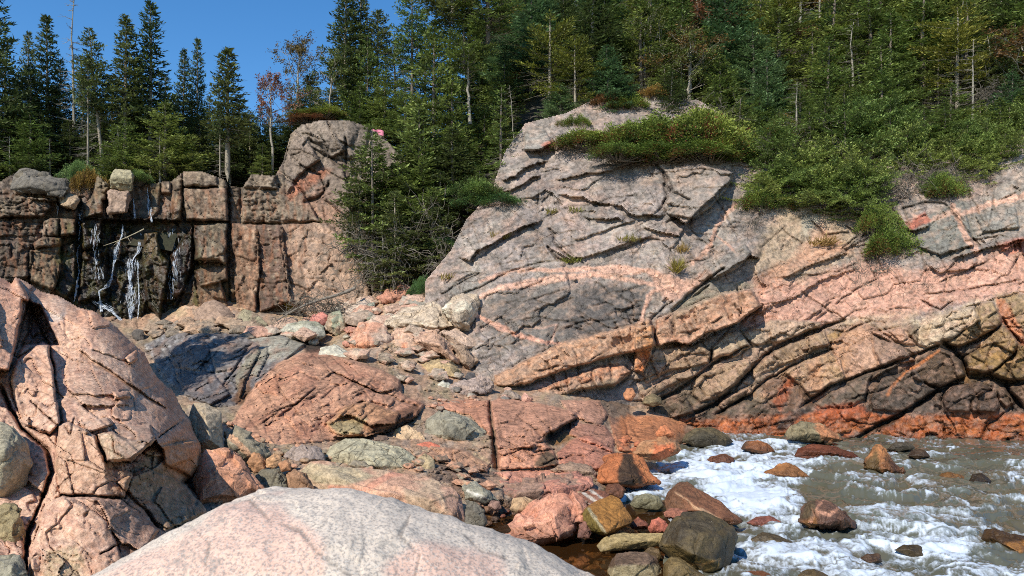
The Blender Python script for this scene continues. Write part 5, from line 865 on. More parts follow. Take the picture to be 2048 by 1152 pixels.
# blocks on the lip of the fall
rock('leaning block on the lip of the fall with a dark front', [(220, 352), (230, 338), (262, 339), (268, 352), (264, 382), (252, 384), (222, 376)], (164, 152, 124), Y=36.6, peaks=[(222, 354, .5), (264, 356, .5), (226, 372, -.1), (260, 378, -.1)], lean=.2, rnd=1, cat='block', name='rock_block', thick=1.0)
rock('pinkish block under the dark-fronted one on the lip', [(217, 386), (222, 379), (258, 382), (261, 392), (255, 426), (216, 430)], (168, 140, 124), Y=36.5, peaks=[(222, 384, .4), (254, 388, .4), (220, 424, .4), (250, 424, .4)], lean=.1, rnd=1, cat='block', name='rock_block', thick=1.0)
rock('big smooth grey boulder at the left end of the lip', [(22, 378), (28, 352), (40, 338), (58, 336), (100, 348), (134, 362), (136, 380), (126, 392), (70, 384)], (116, 108, 100), Y=35.4, peaks=[(50, 350, .6), (100, 364, .6), (60, 372, .6)], rnd=3, cat='boulder', name='boulder')
rock('angular tan block beside the left trickle', [(118, 396), (128, 384), (156, 390), (160, 402), (148, 420), (122, 410)], (176, 148, 122), Y=35.6, peaks=[(130, 392, .3), (152, 400, .3), (140, 412, .4)], rnd=1, cat='block', name='rock_block')
# small fill stones, each its own thing
def fill_stones(n, poly, smin, smax, cols, label, group, seed, name='stone', ang=False):
    rg = random.Random(seed); q = np.array(poly, float); k = 0
    while k < n:
        x = rg.uniform(q[:, 0].min(), q[:, 0].max()); y = rg.uniform(q[:, 1].min(), q[:, 1].max())
        if poly_sd(np.array([x]), np.array([y]), poly)[0] < 0: continue
        s = rg.uniform(smin, smax); a0 = rg.uniform(0, 6.28); m = rg.randint(4, 5) if ang else rg.randint(6, 8)
        o = [(x + s * math.cos(a0 + 6.28 * i / m) * rg.uniform(.75, 1.15), y + (.5 if ang else .62) * s * math.sin(a0 + 6.28 * i / m) * rg.uniform(.75, 1.1)) for i in range(m)]
        Yd = float(shoreY(np.array([x]), np.array([y + .62 * s]))[0])
        rock(label, o, rg.choice(cols), Y=Yd - .02, rnd=(-1 if ang else rg.randint(0, 2)), rough=(.55 if ang else 1.4), group=group, name=name, cat=name.split('_')[-1], lean=(.7 * s * Yd / FPX if ang else None), c2=(30, .0), col2=(rg.choice(cols) if ang else None), seed=seed * 100 + k, px=(.9 if ang else 1.5), thick=(1.1 * s * Yd / FPX if ang else None)); k += 1
fill_stones(26, [(540, 655), (640, 625), (740, 600), (860, 600), (780, 650), (700, 690), (620, 690)], 7, 15, [(178, 164, 146), (190, 150, 130), (150, 146, 130), (200, 140, 120), (164, 140, 124)], 'small stone in the rubble below the dead fallen tree', 'rubble stones below the dead tree', 51)
fill_stones(14, [(930, 760), (1000, 770), (1060, 800), (1000, 800), (900, 790)], 6, 12, [(170, 156, 144), (190, 150, 132), (130, 120, 114)], 'small stone in the gap between the cliff foot and the red slabs', 'stones at the cliff foot', 52)
fill_stones(26, [(930, 1000), (1010, 1005), (1040, 1030), (1010, 1060), (940, 1050)], 7, 14, [(160, 120, 98), (130, 104, 90), (186, 140, 112), (150, 130, 114), (196, 120, 96)], 'small wet stone in the gravel at the head of the pool', 'gravel stones at the head of the pool', 53)
fill_stones(22, [(1030, 1100), (1180, 1085), (1200, 1152), (1110, 1180)], 8, 22, [(176, 120, 72), (150, 104, 66), (190, 130, 90), (120, 90, 60)], 'brown stone lying on the bed of the clear pool', 'stones on the pool bed', 54)
fill_stones(12, [(290, 660), (460, 655), (560, 668), (540, 680), (380, 675)], 6, 12, [(150, 136, 124), (176, 150, 130), (130, 120, 110)], 'small stone on the ledge below the waterfall wall', 'stones below the waterfall wall', 55)
fill_stones(10, [(1200, 1040), (1330, 1030), (1340, 1060), (1260, 1066)], 7, 14, [(170, 110, 84), (140, 92, 70), (190, 126, 96)], 'small red-brown stone in the shallows between the boulders', 'stones in the shallows', 56)
fill_stones(8, [(1210, 905), (1260, 870), (1300, 872), (1290, 900)], 7, 13, [(200, 120, 84), (184, 110, 74)], 'orange stone on the shelf left of the surf', 'stones on the orange shelf', 57)
fill_stones(40, [(560, 890), (860, 890), (1000, 960), (1000, 1000), (900, 960), (640, 930)], 8, 22, [(178, 150, 126), (196, 146, 120), (150, 136, 118), (130, 112, 98)], 'small broken stone on the ledges below the red slab', 'broken stones below the red slab', 58, 'stone', True)
fill_stones(30, [(440, 820), (520, 870), (640, 900), (600, 960), (520, 900), (440, 870)], 5, 12, [(170, 140, 116), (196, 146, 120), (140, 128, 112)], 'small broken stone beside the jumbled layered rock', 'broken stones by the layered rock', 59)
fill_stones(24, [(860, 790), (980, 790), (980, 812), (860, 820)], 5, 10, [(190, 140, 116), (170, 140, 124), (150, 126, 112)], 'small stone scattered above the right-hand red slab', 'stones above the right-hand red slab', 60, 'stone', True)
fill_stones(46, [(480, 660), (600, 640), (700, 596), (760, 600), (880, 596), (880, 620), (760, 660), (700, 650), (640, 668), (560, 676)], 14, 34, [(186, 166, 150), (196, 160, 142), (160, 150, 138), (200, 152, 132), (172, 146, 130)], 'angular fallen block in the rubble below the gully', 'angular blocks below the gully', 61, 'rock', True)
fill_stones(30, [(690, 690), (780, 650), (900, 660), (960, 740), (900, 770), (760, 750)], 14, 30, [(190, 164, 146), (200, 158, 138), (164, 148, 134), (150, 132, 116)], 'angular block filling a gap in the slab pile', 'blocks in the gaps of the slab pile', 62, 'rock', True)
fill_stones(30, [(290, 640), (470, 640), (560, 668), (470, 676), (300, 672)], 12, 28, [(150, 128, 110), (166, 140, 120), (130, 116, 104), (180, 146, 122)], 'block lying on the ledge at the foot of the waterfall wall', 'blocks at the foot of the waterfall wall', 63, 'rock', True)
fill_stones(16, [(1200, 1090), (1330, 1095), (1330, 1152), (1210, 1152)], 10, 20, [(150, 120, 90), (170, 140, 106), (120, 96, 74)], 'wet brown stone between the boulders at the bottom edge', 'stones between the bottom boulders', 64)
rock('rocky point just beyond the left edge of the picture', [(-520, 720), (-480, 250), (-380, 130), (-220, 100), (-110, 150), (-60, 300), (-44, 720)], (180, 140, 118), Y=20.0, lean=.4, thick=2.5, cat='rock', peaks=[(-300, 300, .8), (-150, 400, .6)])
# ================================================================ sea, pool and falling water
def water_mat():
    m, t, b, out = new_mat("sea_water"); geo = N(t, "ShaderNodeNewGeometry"); pos = geo.outputs["Position"]
    f = N(t, "ShaderNodeAttribute", attribute_name="foam").outputs["Fac"]; c = N(t, "ShaderNodeAttribute", attribute_name="col").outputs["Color"]
    n = noise_n(t, pos, 9, 4, .7, .8); n2 = noise_n(t, pos, 34, 3, .7)
    ff = math_(t, 'ADD', f, math_(t, 'MULTIPLY', math_(t, 'SUBTRACT', math_(t, 'ADD', math_(t, 'MULTIPLY', n, .65), math_(t, 'MULTIPLY', n2, .35)), .5), 1.0))
    fo = ramp(t, ff, .26, .92)
    t.links.new(mixc(t, fo, c, srgb(205, 214, 222)), b.inputs["Base Color"])
    t.links.new(ramp(t, fo, 0, 1, .10, .75), b.inputs["Roughness"]); b.inputs["IOR"].default_value = 1.33
    h = math_(t, 'ADD', math_(t, 'MULTIPLY', n, .03), math_(t, 'MULTIPLY', fo, .02)); bp = N(t, "ShaderNodeBump"); bp.inputs["Strength"].default_value = .7
    t.links.new(h, bp.inputs["Height"]); t.links.new(bp.outputs[0], b.inputs["Normal"])
    return m
def pool_mat():
    m, t, b, out = new_mat("pool_water"); geo = N(t, "ShaderNodeNewGeometry"); pos = geo.outputs["Position"]
    b.inputs["Base Color"].default_value = (*srgb(96, 64, 34), 1); b.inputs["Roughness"].default_value = .04; b.inputs["IOR"].default_value = 1.33
    tr = N(t, "ShaderNodeBsdfTransparent"); tr.inputs[0].default_value = (.95, .84, .66, 1); mx = N(t, "ShaderNodeMixShader"); fr = N(t, "ShaderNodeFresnel"); fr.inputs[0].default_value = 1.33
    t.links.new(math_(t, 'ADD', math_(t, 'MULTIPLY', fr.outputs[0], .9), .07, True), mx.inputs[0]); t.links.new(tr.outputs[0], mx.inputs[1]); t.links.new(b.outputs[0], mx.inputs[2]); t.links.new(mx.outputs[0], out.inputs[0])
    n = noise_n(t, pos, 7, 3, .6, .5); bp = N(t, "ShaderNodeBump"); bp.inputs["Strength"].default_value = .35; t.links.new(math_(t, 'MULTIPLY', n, .06), bp.inputs["Height"])
    t.links.new(bp.outputs[0], b.inputs["Normal"]); t.links.new(bp.outputs[0], fr.inputs["Normal"])
    return m
M_SEA = water_mat(); M_POOL = pool_mat()
def sea():
    xs = np.arange(1150, 2560, 2.0); ys = np.concatenate([np.arange(858, 960, 1.2), np.arange(960, 1330, 2.0)]); X, Y = np.meshgrid(xs, ys); D = zlevel(Y)
    wx = (X - 1024) / FPX * D; wy = D
    # swells run with the shore, churned near the rocks
    q = .5 * fbm2(wx * .35, wy * .5, 3, 301); u = wx + 1.4 * q; v = wy + 1.2 * fbm2(wx * .4 + 9, wy * .4, 3, 302)
    h = .13 * fbm2(u * .45, v * .95, 3, 303) * 2 + .065 * fbm2(u * 1.3, v * 2.3, 3, 304) * 2 + .025 * fbm2(u * 4, v * 6, 3, 305) * 2
    calm = sstep(1700, 2000, X) * sstep(960, 890, Y); h = h * (1 - .5 * calm)
    # how much foam lies where
    d = .37 + 0 * X
    for pl, k, fe in (([(1225, 960), (1290, 930), (1400, 900), (1460, 880), (1600, 890), (1640, 930), (1560, 1000), (1500, 1030), (1390, 960), (1340, 960), (1300, 1010), (1240, 1010)], .52, 26),
                      ([(1470, 1080), (1620, 1060), (1740, 1050), (1860, 1050), (2000, 1110), (2100, 1160), (2100, 1330), (1430, 1330)], .34, 40), ([(1390, 970), (1480, 960), (1600, 990), (1600, 1050), (1480, 1040)], .34, 20),
                      ([(1700, 930), (1860, 960), (2000, 980), (2000, 1000), (1700, 990)], .06, 30), ([(2000, 930), (2060, 930), (2120, 960), (2020, 965)], .28, 12), ([(1840, 890), (1880, 885), (1890, 912), (1850, 915)], .22, 8), ([(1780, 868), (1890, 872), (1880, 884), (1790, 880)], .2, 6)):
        d = d + k * sstep(-fe, fe, poly_sd(X, Y, pl))
    d = d - .06 * sstep(-20, 20, poly_sd(X, Y, [(1700, 885), (2560, 900), (2560, 1040), (1900, 1050), (1720, 1000), (1840, 950)])) - .06 * sstep(-10, 20, poly_sd(X, Y, [(1480, 945), (1680, 940), (1700, 985), (1560, 985)]))
    fx = wx + .7 * fbm2(wx * .8, wy * .8, 3, 310) * 2; fy = wy + .7 * fbm2(wx * .8 + 5, wy * .8, 3, 311) * 2
    lace = .5 * ridge2(fx * .42, fy * 2.3, 5, 312, .6) + .5 * ridge2(fx * 1.0, fy * 3.8, 4, 318, .6); big = fbm2(fx * .5, fy * 1.1, 4, 313)
    foam = d + 1.25 * (lace - .60) + .40 * big + .35 * np.clip(h / .18, -1, 1)
    lines = ridge2(fx * .5, fy * 2.8, 3, 340, .5) * .6 + ridge2(fx * 1.6, fy * 5, 3, 341, .5) * .4; foam = np.maximum(foam, .62 * sstep(.66, .84, lines) * sstep(-.35, .1, big))
    fm = sstep(.30, .62, foam); h = h + .025 * fm + .012 * fm * fbm2(wx * 6, wy * 6, 3, 315)
    col = np.tile(C((90, 90, 80)), X.shape + (1,)).reshape(X.shape + (3,)); g = sstep(-.1, .25, fbm2(wx * .5, wy * .9, 3, 316))[..., None]; col = col * (1 - .6 * g) + C((100, 88, 66)) * .5 * g
    g = sstep(.0, .22, h - .02)[..., None]; col = col * (1 - .5 * g) + C((124, 134, 126)) * .5 * g  # crests tinted paler, a lit look put into the water colour
    V = np.stack([wx, wy, h - .03], -1).reshape(-1, 3); ny, nx = X.shape; idx = np.arange(nx * ny).reshape(ny, nx)
    F = np.stack([idx[:-1, :-1], idx[1:, :-1], idx[1:, 1:], idx[:-1, 1:]], -1)
    cut = poly_sd(X, Y, [(1100, 1000), (1250, 1012), (1330, 1028), (1345, 1060), (1325, 1120), (1340, 1340), (1100, 1340)])[:-1, :-1] < 0
    F = F[cut]; us = np.unique(F); mp = np.full(len(V), -1); mp[us] = np.arange(len(us))
    me = mesh('sea_water', V[us], mp[F], True, col.reshape(-1, 3)[us]); setval(me, 'foam', np.clip(foam.ravel()[us], 0, 1)); tag(link('sea_water', me, M_SEA), 'churning grey-green sea water laced with white foam', None, None, 'structure')
sea()
def pool():
    xs = np.arange(860, 1360, 3.0); ys = np.arange(1000, 1330, 3.0); X, Y = np.meshgrid(xs, ys); D = zlevel(Y, .02); wx = (X - 1024) / FPX * D
    V = np.stack([wx, D, .02 + .012 * fbm2(wx * 3, D * 3, 3, 330)], -1).reshape(-1, 3); ny, nx = X.shape; idx = np.arange(nx * ny).reshape(ny, nx)
    F = np.stack([idx[:-1, :-1], idx[1:, :-1], idx[1:, 1:], idx[:-1, 1:]], -1).reshape(-1, 4); tag(link('pool_water', mesh('pool_water', V, F), M_POOL), 'clear brown water of the small pool', None, None, 'structure')
    xs = np.arange(600, 664, 3.0); ys = np.linspace(25.5, 31.5, 24); X, D = np.meshgrid(xs, ys); wx = (X - 1024) / FPX * D; z = 3.32
    V = np.stack([wx, D, z + 0 * wx], -1).reshape(-1, 3); ny, nx = X.shape; idx = np.arange(nx * ny).reshape(ny, nx)
    F = np.stack([idx[:-1, :-1], idx[1:, :-1], idx[1:, 1:], idx[:-1, 1:]], -1).reshape(-1, 4)
pool()
M_FALL, t_, b_, o_ = new_mat("falling_water"); b_.inputs["Base Color"].default_value = (.74, .8, .86, 1); b_.inputs["Roughness"].default_value = .25; b_.inputs["Emission Strength"].default_value = 0
def ribbon(P0, w0, n=4):
    """a thin round strand of water through the points"""
    P0 = np.array(P0); m = len(P0); a = np.arange(n) / n * 2 * np.pi; w0 = np.asarray(w0)[:, None, None]
    T = np.gradient(P0, axis=0); T /= np.linalg.norm(T, axis=1, keepdims=True) + 1e-9; A = np.cross(T, [0, 1, .2]); A /= np.linalg.norm(A, axis=1, keepdims=True) + 1e-9; B = np.cross(A, T)
    V = P0[:, None] + w0 * (A[:, None] * np.cos(a)[None, :, None] + .6 * B[:, None] * np.sin(a)[None, :, None]); idx = np.arange(m * n).reshape(m, n)
    F = np.stack([idx[:-1], np.roll(idx, -1, 1)[:-1], np.roll(idx, -1, 1)[1:], idx[1:]], -1).reshape(-1, 4); return V.reshape(-1, 3), F
def wfY(px, py):
    j = np.clip(((np.asarray(px) - wf.x0) / wf.step).astype(int), 0, wf.nx - 1); i = np.clip(((np.asarray(py) - wf.y0) / wf.step).astype(int), 0, wf.ny - 1); return (wf.D - wf.off)[i, j]
def fall(label, line, width, n, seed):
    rg = np.random.RandomState(seed); L = np.array(line, float); Vs = []; Fs = []; k = 0; s = np.concatenate([[0], np.cumsum(np.hypot(*(L[1:] - L[:-1]).T))]); tot = s[-1]
    for i in range(int(n * 1.5)):
        a = rg.uniform(0, tot); ln = rg.uniform(3, 16); q = np.arange(a, min(a + ln, tot), 1.5)
        if len(q) < 3: continue
        x = np.interp(q, s, L[:, 0]); y = np.interp(q, s, L[:, 1]); wd = width * (.6 + .4 * np.sin(a * .09 + seed)); x = x + rg.normal(0, wd * .5) + .9 * noise2(q * .2, q * 0 + i + .3, seed)
        Yd = wfY(x, y); Yd = np.minimum.accumulate(Yd) if rg.rand() < .5 else Yd
        w_ = rg.uniform(.003, .011) * np.sin(np.pi * np.linspace(.05, .95, len(q))); V, F = ribbon(P(x, y, Yd - .06 - .05 * rg.rand()), w_); Vs.append(V); Fs.append(F + k); k += len(V)
    o = link('waterfall', mesh('waterfall', np.concatenate(Vs), np.concatenate(Fs)), M_FALL); tag(o, label, 'waterfall', 'strands of the waterfall'); recentre(o)
fall('thin white strand falling furthest left on the wet wall', [(158, 425), (160, 450), (157, 490), (155, 520), (158, 545), (152, 580), (148, 605)], 2.6, 130, 1)
fall('trickle beside the tan block at the top left', [(112, 405), (116, 418), (114, 432)], 2.2, 22, 2)
fall('short white trickle just above the left strand', [(162, 418), (160, 440)], 2.6, 26, 9)
fall('widest white strand slanting down left in steps', [(246, 448), (244, 470), (236, 490), (230, 510), (226, 540), (222, 560), (214, 575), (198, 582), (200, 600), (202, 625)], 4.2, 240, 3)
fall('white spout pouring through the notch in the lip', [(294, 372), (297, 400), (299, 425), (304, 445)], 3.6, 90, 4)
fall('small spout left of the notch in the lip', [(266, 395), (268, 415), (270, 438)], 2.4, 34, 5)
fall('right-hand strand feeding the foaming curtain', [(282, 465), (279, 490), (276, 505), (268, 515), (262, 530)], 4, 90, 6)
fall('broad curtain of fine white threads at the lower right', [(262, 515), (260, 545), (262, 580), (262, 605), (262, 640)], 13, 300, 7)
fall('thin veil of drips over the mossy rock in the middle of the wall', [(190, 445), (192, 520), (196, 560)], 14, 70, 11)
fall('glistening veil right of the tan pillar', [(345, 455), (350, 520), (342, 600)], 16, 90, 12)
fall('spray of drips at the foot of the slanting strand', [(190, 600), (225, 625), (250, 645)], 14, 120, 13)
fall('single thread falling to the pool right of the curtain', [(276, 520), (276, 560), (279, 600), (274, 650)], 2.2, 90, 8)
# ================================================================ the wooded ground behind and above the rock
EX = [-60, -30, -24, -18.6, -14.3, -11.5, -9.5, -7, -4.3, -1.5, 1.9, 5, 8, 9.8, 14, 18.4, 23, 30, 60]
EY = [38, 38.5, 38.5, 39, 39.6, 41, 42.5, 40, 37.5, 37, 38.5, 38.2, 36.5, 34.6, 34, 33.6, 34.0, 32.5, 32]
EZ = [12.2, 12.1, 12.1, 12.0, 12.1, 13.8, 15.2, 13.2, 10.0, 11.4, 14.8, 15.4, 13.4, 11.4, 10.8, 10.2, 12.2, 13.5, 14]
def hillz(x, y):
    e = np.interp(x, EX, EY); z = np.interp(x, EX, EZ); k = .10 + .72 * sstep(-13, 6, x)
    d = y - e; return z + k * np.maximum(d, 0) + 1.6 * np.minimum(d, 0) + .35 * fbm2(x * .25, y * .25, 3, 401) - .35
def forest_floor():
    xs = np.arange(-60, 60, .5); ys = np.arange(31, 110, .5); X, Y = np.meshgrid(xs, ys); e = np.interp(X, EX, EY); Z = hillz(X, Y) - .3
    V = np.stack([X, Y, Z], -1).reshape(-1, 3); ny, nx = X.shape; idx = np.arange(nx * ny).reshape(ny, nx); F = np.stack([idx[:-1, :-1], idx[:-1, 1:], idx[1:, 1:], idx[1:, :-1]], -1)[(Y - e)[:-1, :-1] > -2.2]
    us = np.unique(F); mp = np.full(len(V), -1); mp[us] = np.arange(len(us)); g = sstep(-.1, .2, fbm2(X, Y, 4, 405)).ravel()[:, None]; c = C((70, 58, 44)) * (1 - g) + C((52, 54, 34)) * g
    m, t, b, o = new_mat("forest_litter"); a = N(t, "ShaderNodeAttribute", attribute_name="col"); geo = N(t, "ShaderNodeNewGeometry"); n = noise_n(t, geo.outputs["Position"], 6, 5, .75)
    t.links.new(mixc(t, ramp(t, n, .35, .65), mixc(t, 1.0, a.outputs["Color"], (.45, .42, .4), 'MULTIPLY'), a.outputs["Color"]), b.inputs["Base Color"]); b.inputs["Roughness"].default_value = .95
    tag(link('forest_ground', mesh('forest_ground', V[us], mp[F], True, c[us]), m), 'needle-covered wooded slope above the rocks', None, None, 'structure')
forest_floor()
def leaf_mat(name, tr=.25):
    m, t, b, out = new_mat(name); a = N(t, "ShaderNodeAttribute", attribute_name="col"); oi = N(t, "ShaderNodeObjectInfo")
    hs = N(t, "ShaderNodeHueSaturation"); t.links.new(a.outputs["Color"], hs.inputs["Color"]); t.links.new(ramp(t, oi.outputs["Random"], 0, 1, .482, .515), hs.inputs["Hue"]); t.links.new(ramp(t, oi.outputs["Random"], 0, 1, 1.18, .82), hs.inputs["Value"])
    t.links.new(hs.outputs[0], b.inputs["Base Color"]); b.inputs["Roughness"].default_value = .55; b.inputs["Specular IOR Level"].default_value = .25
    tl = N(t, "ShaderNodeBsdfTranslucent"); t.links.new(hs.outputs[0], tl.inputs[0]); mx = N(t, "ShaderNodeMixShader"); mx.inputs[0].default_value = tr
    t.links.new(b.outputs[0], mx.inputs[1]); t.links.new(tl.outputs[0], mx.inputs[2]); t.links.new(mx.outputs[0], out.inputs[0]); return m
M_LEAF = leaf_mat("needles")
def bark_mat():
    m, t, b, o = new_mat("bark"); a = N(t, "ShaderNodeAttribute", attribute_name="col"); geo = N(t, "ShaderNodeNewGeometry"); n = noise_n(t, geo.outputs["Position"], 14, 4, .75); k = ramp(t, n, .3, .7, .55, 1.25)
    kc = N(t, "ShaderNodeCombineColor"); [t.links.new(k, kc.inputs[i]) for i in range(3)]
    t.links.new(mixc(t, 1.0, a.outputs["Color"], kc.outputs[0], 'MULTIPLY'), b.inputs["Base Color"]); b.inputs["Roughness"].default_value = .9; return m
M_BARK = bark_mat()
class Acc:
    def __init__(s): s.V = []; s.F = {3: [], 4: []}; s.C = []; s.n = 0
    def add(s, V, F, c):
        s.V.append(V); s.F[F.shape[1]].append(F + s.n); s.C.append(np.broadcast_to(c, V.shape)); s.n += len(V)
    def tube(s, pts, r, c, n=5):
        pts = np.asarray(pts, float); m = len(pts); r = np.broadcast_to(np.asarray(r, float), m); T = np.gradient(pts, axis=0); T /= np.linalg.norm(T, axis=1, keepdims=True) + 1e-9
        ref = np.where(np.abs(T[:, 2:3]) > .9, [[1., 0, 0]], [[0., 0, 1]]); A = np.cross(T, ref); A /= np.linalg.norm(A, axis=1, keepdims=True) + 1e-9; B = np.cross(T, A); a = np.arange(n) / n * 2 * np.pi
        V = pts[:, None] + r[:, None, None] * (A[:, None] * np.cos(a)[None, :, None] + B[:, None] * np.sin(a)[None, :, None]); idx = np.arange(m * n).reshape(m, n)
        s.add(V.reshape(-1, 3), np.stack([idx[:-1], np.roll(idx, -1, 1)[:-1], np.roll(idx, -1, 1)[1:], idx[1:]], -1).reshape(-1, 4), c)
    def sprays(s, c0, d, nrm, l, w, col):
        """little flat diamond sprays of needles or leaves"""
        sd = np.cross(d, nrm); sd /= np.linalg.norm(sd, axis=1, keepdims=True) + 1e-9; l = np.reshape(l, (-1, 1)); w = np.reshape(w, (-1, 1)); n = len(c0)
        V = np.stack([c0, c0 + d * l * .45 + sd * w / 2, c0 + d * l, c0 + d * l * .45 - sd * w / 2], 1).reshape(-1, 3)
        s.add(V, np.arange(4 * n).reshape(n, 4), np.repeat(col, 4, 0) if np.ndim(col) == 2 else col)
    def mesh(s, name, smooth=False):
        return mesh(name, np.concatenate(s.V), [np.concatenate(f) for f in s.F.values() if f], smooth, np.concatenate(s.C))
def unit(v): return v / (np.linalg.norm(v, axis=-1, keepdims=True) + 1e-9)
def jcol(rg, n, a, b, k=.18, bias=.5):
    f = np.clip(rg.rand(n, 1) * .7 + bias * .6 - .15, 0, 1); return (C(a) * (1 - f) + C(b) * f) * (1 + k * rg.randn(n, 1)).clip(.5, 1.7)
def conifer(seed, H=10., W=1.7, z0=.12, taper=.85, nwh=26, rise=.05, droop=.35, curl=.28, ragged=.3, ca=(38, 62, 30), cb=(92, 118, 52), sp=(.2, .10), dens=1.0, dead=.25, deadlen=.7, bark=(150, 138, 124), upt=.35, lean=0., bare=0., gap=.085):
    rg = np.random.RandomState(seed); tk = Acc(); cr = Acc(); dd = Acc()
    z = np.linspace(-.6, H, 16); sway = .05 * np.sin(z * .7 + seed) * (z / H); tx = lambda q: .05 * np.sin(q * .7 + seed) * (q / H) + lean * (q / H) ** 1.3 * H
    tk.tube(np.stack([tx(z), 0 * z, z], -1), np.maximum(.115 * (1 - z / H) ** .8 * H / 10 + .012, .012), C(bark), 7)
    for i in range(nwh):
        f = i / (nwh - 1); zz = z0 * H + (H * .985 - z0 * H) * f ** .92; nb = max(3, int(round((5.5 - 1.5 * f) * dens)))
        for b in range(nb):
            az = 2 * np.pi * (b + rg.rand() * .8) / nb + i * 1.3; L = W * ((1 - f) ** taper * (.55 + .45 * min(1, f / .15)) + .06) * (1 - ragged + 2 * ragged * rg.rand() * .8)
            if rg.rand() < ragged * .3: L *= .45
            s = np.linspace(0, 1, 7); rr = L * s; zb = zz + rg.normal(0, .08) + L * ((rise + .25 * f) * s - droop * (1 - .6 * f) * s ** 1.5 + curl * s ** 3); zb += 0
            rad = np.array([np.cos(az), np.sin(az), 0]); bp = np.stack([tx(zz) + rad[0] * rr, rad[1] * rr, zb], -1)
            cr_ = rg.rand() > bare
            (dd if not cr_ else dd).tube(bp, np.linspace(.022, .006, 7) * (H / 10) ** .5, C(bark) * (.55 if cr_ else .9), 3)
            if not cr_: continue
            T = unit(np.gradient(bp, axis=0)); side = np.array([-np.sin(az), np.cos(az), 0]); nt = max(4, int(L * 8))
            t = np.repeat(np.linspace(.22, 1., nt), 2); sg = np.tile([1., -1.], nt); base = np.stack([np.interp(t, s, bp[:, k]) for k in range(3)], -1); tt = unit(np.stack([np.interp(t, s, T[:, k]) for k in range(3)], -1))
            tl = (.16 + .42 * L * (1 - t) ** .8 * .9) * (.7 + .6 * rg.rand(len(t))); dr = unit(tt * .75 + side * sg[:, None] * (.75 + .2 * rg.rand(len(t), 1)) + np.array([0, 0, 1]) * (rg.normal(0, .14, (len(t), 1)) - .08))
            ns = np.maximum(1, (tl / gap).astype(int)); rep = np.repeat(np.arange(len(t)), ns); u = np.concatenate([np.arange(k) / max(k, 1) for k in ns])
            c0 = base[rep] + dr[rep] * (u * tl[rep])[:, None] + rg.normal(0, .02, (len(rep), 3)) + np.array([0, 0, -.12]) * (u ** 2)[:, None] * tl[rep][:, None]
            d = unit(dr[rep] + rg.normal(0, .45, (len(rep), 3)) + np.array([0, 0, upt])); nn = unit(np.array([0, 0, 1.]) + rg.normal(0, .55, (len(rep), 3)))
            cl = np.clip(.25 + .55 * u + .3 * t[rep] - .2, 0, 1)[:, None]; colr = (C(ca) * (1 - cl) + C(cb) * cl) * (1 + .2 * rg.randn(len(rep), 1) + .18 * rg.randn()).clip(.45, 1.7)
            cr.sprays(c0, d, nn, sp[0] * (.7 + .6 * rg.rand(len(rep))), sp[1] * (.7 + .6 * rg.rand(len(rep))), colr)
    nd = int(26 * dead * 4)
    for k in range(nd):
        zz = H * (.04 + (z0 + .22) * rg.rand()); az = rg.rand() * 6.28; L = deadlen * (.5 + rg.rand()); s = np.linspace(0, 1, 5); rad = np.array([np.cos(az), np.sin(az)])
        p = np.stack([tx(zz) + rad[0] * L * s, rad[1] * L * s, zz - .25 * L * s ** 1.3 + rg.normal(0, .05, 5) * s], -1); dd.tube(p, np.linspace(.014, .004, 5), C((142, 132, 122)), 3)
        for q in range(3):
            a = p[rg.randint(1, 4)]; v = np.array([rad[0] + rg.normal(0, .8), rad[1] + rg.normal(0, .8), rg.normal(-.2, .3)]) * L * .3; dd.tube(np.stack([a, a + v * .5 + rg.normal(0, .02, 3), a + v]), [.007, .005, .003], C((150, 140, 130)), 3)
    out = [('trunk', tk.mesh('trunk', True), M_BARK)]
    if cr.n: out.append(('crown', cr.mesh('crown'), M_LEAF))
    if dd.n: out.append(('bare_branches' if not cr.n else 'branches', dd.mesh('branches'), M_BARK))
    return dict(H=H, W=W, parts=out)
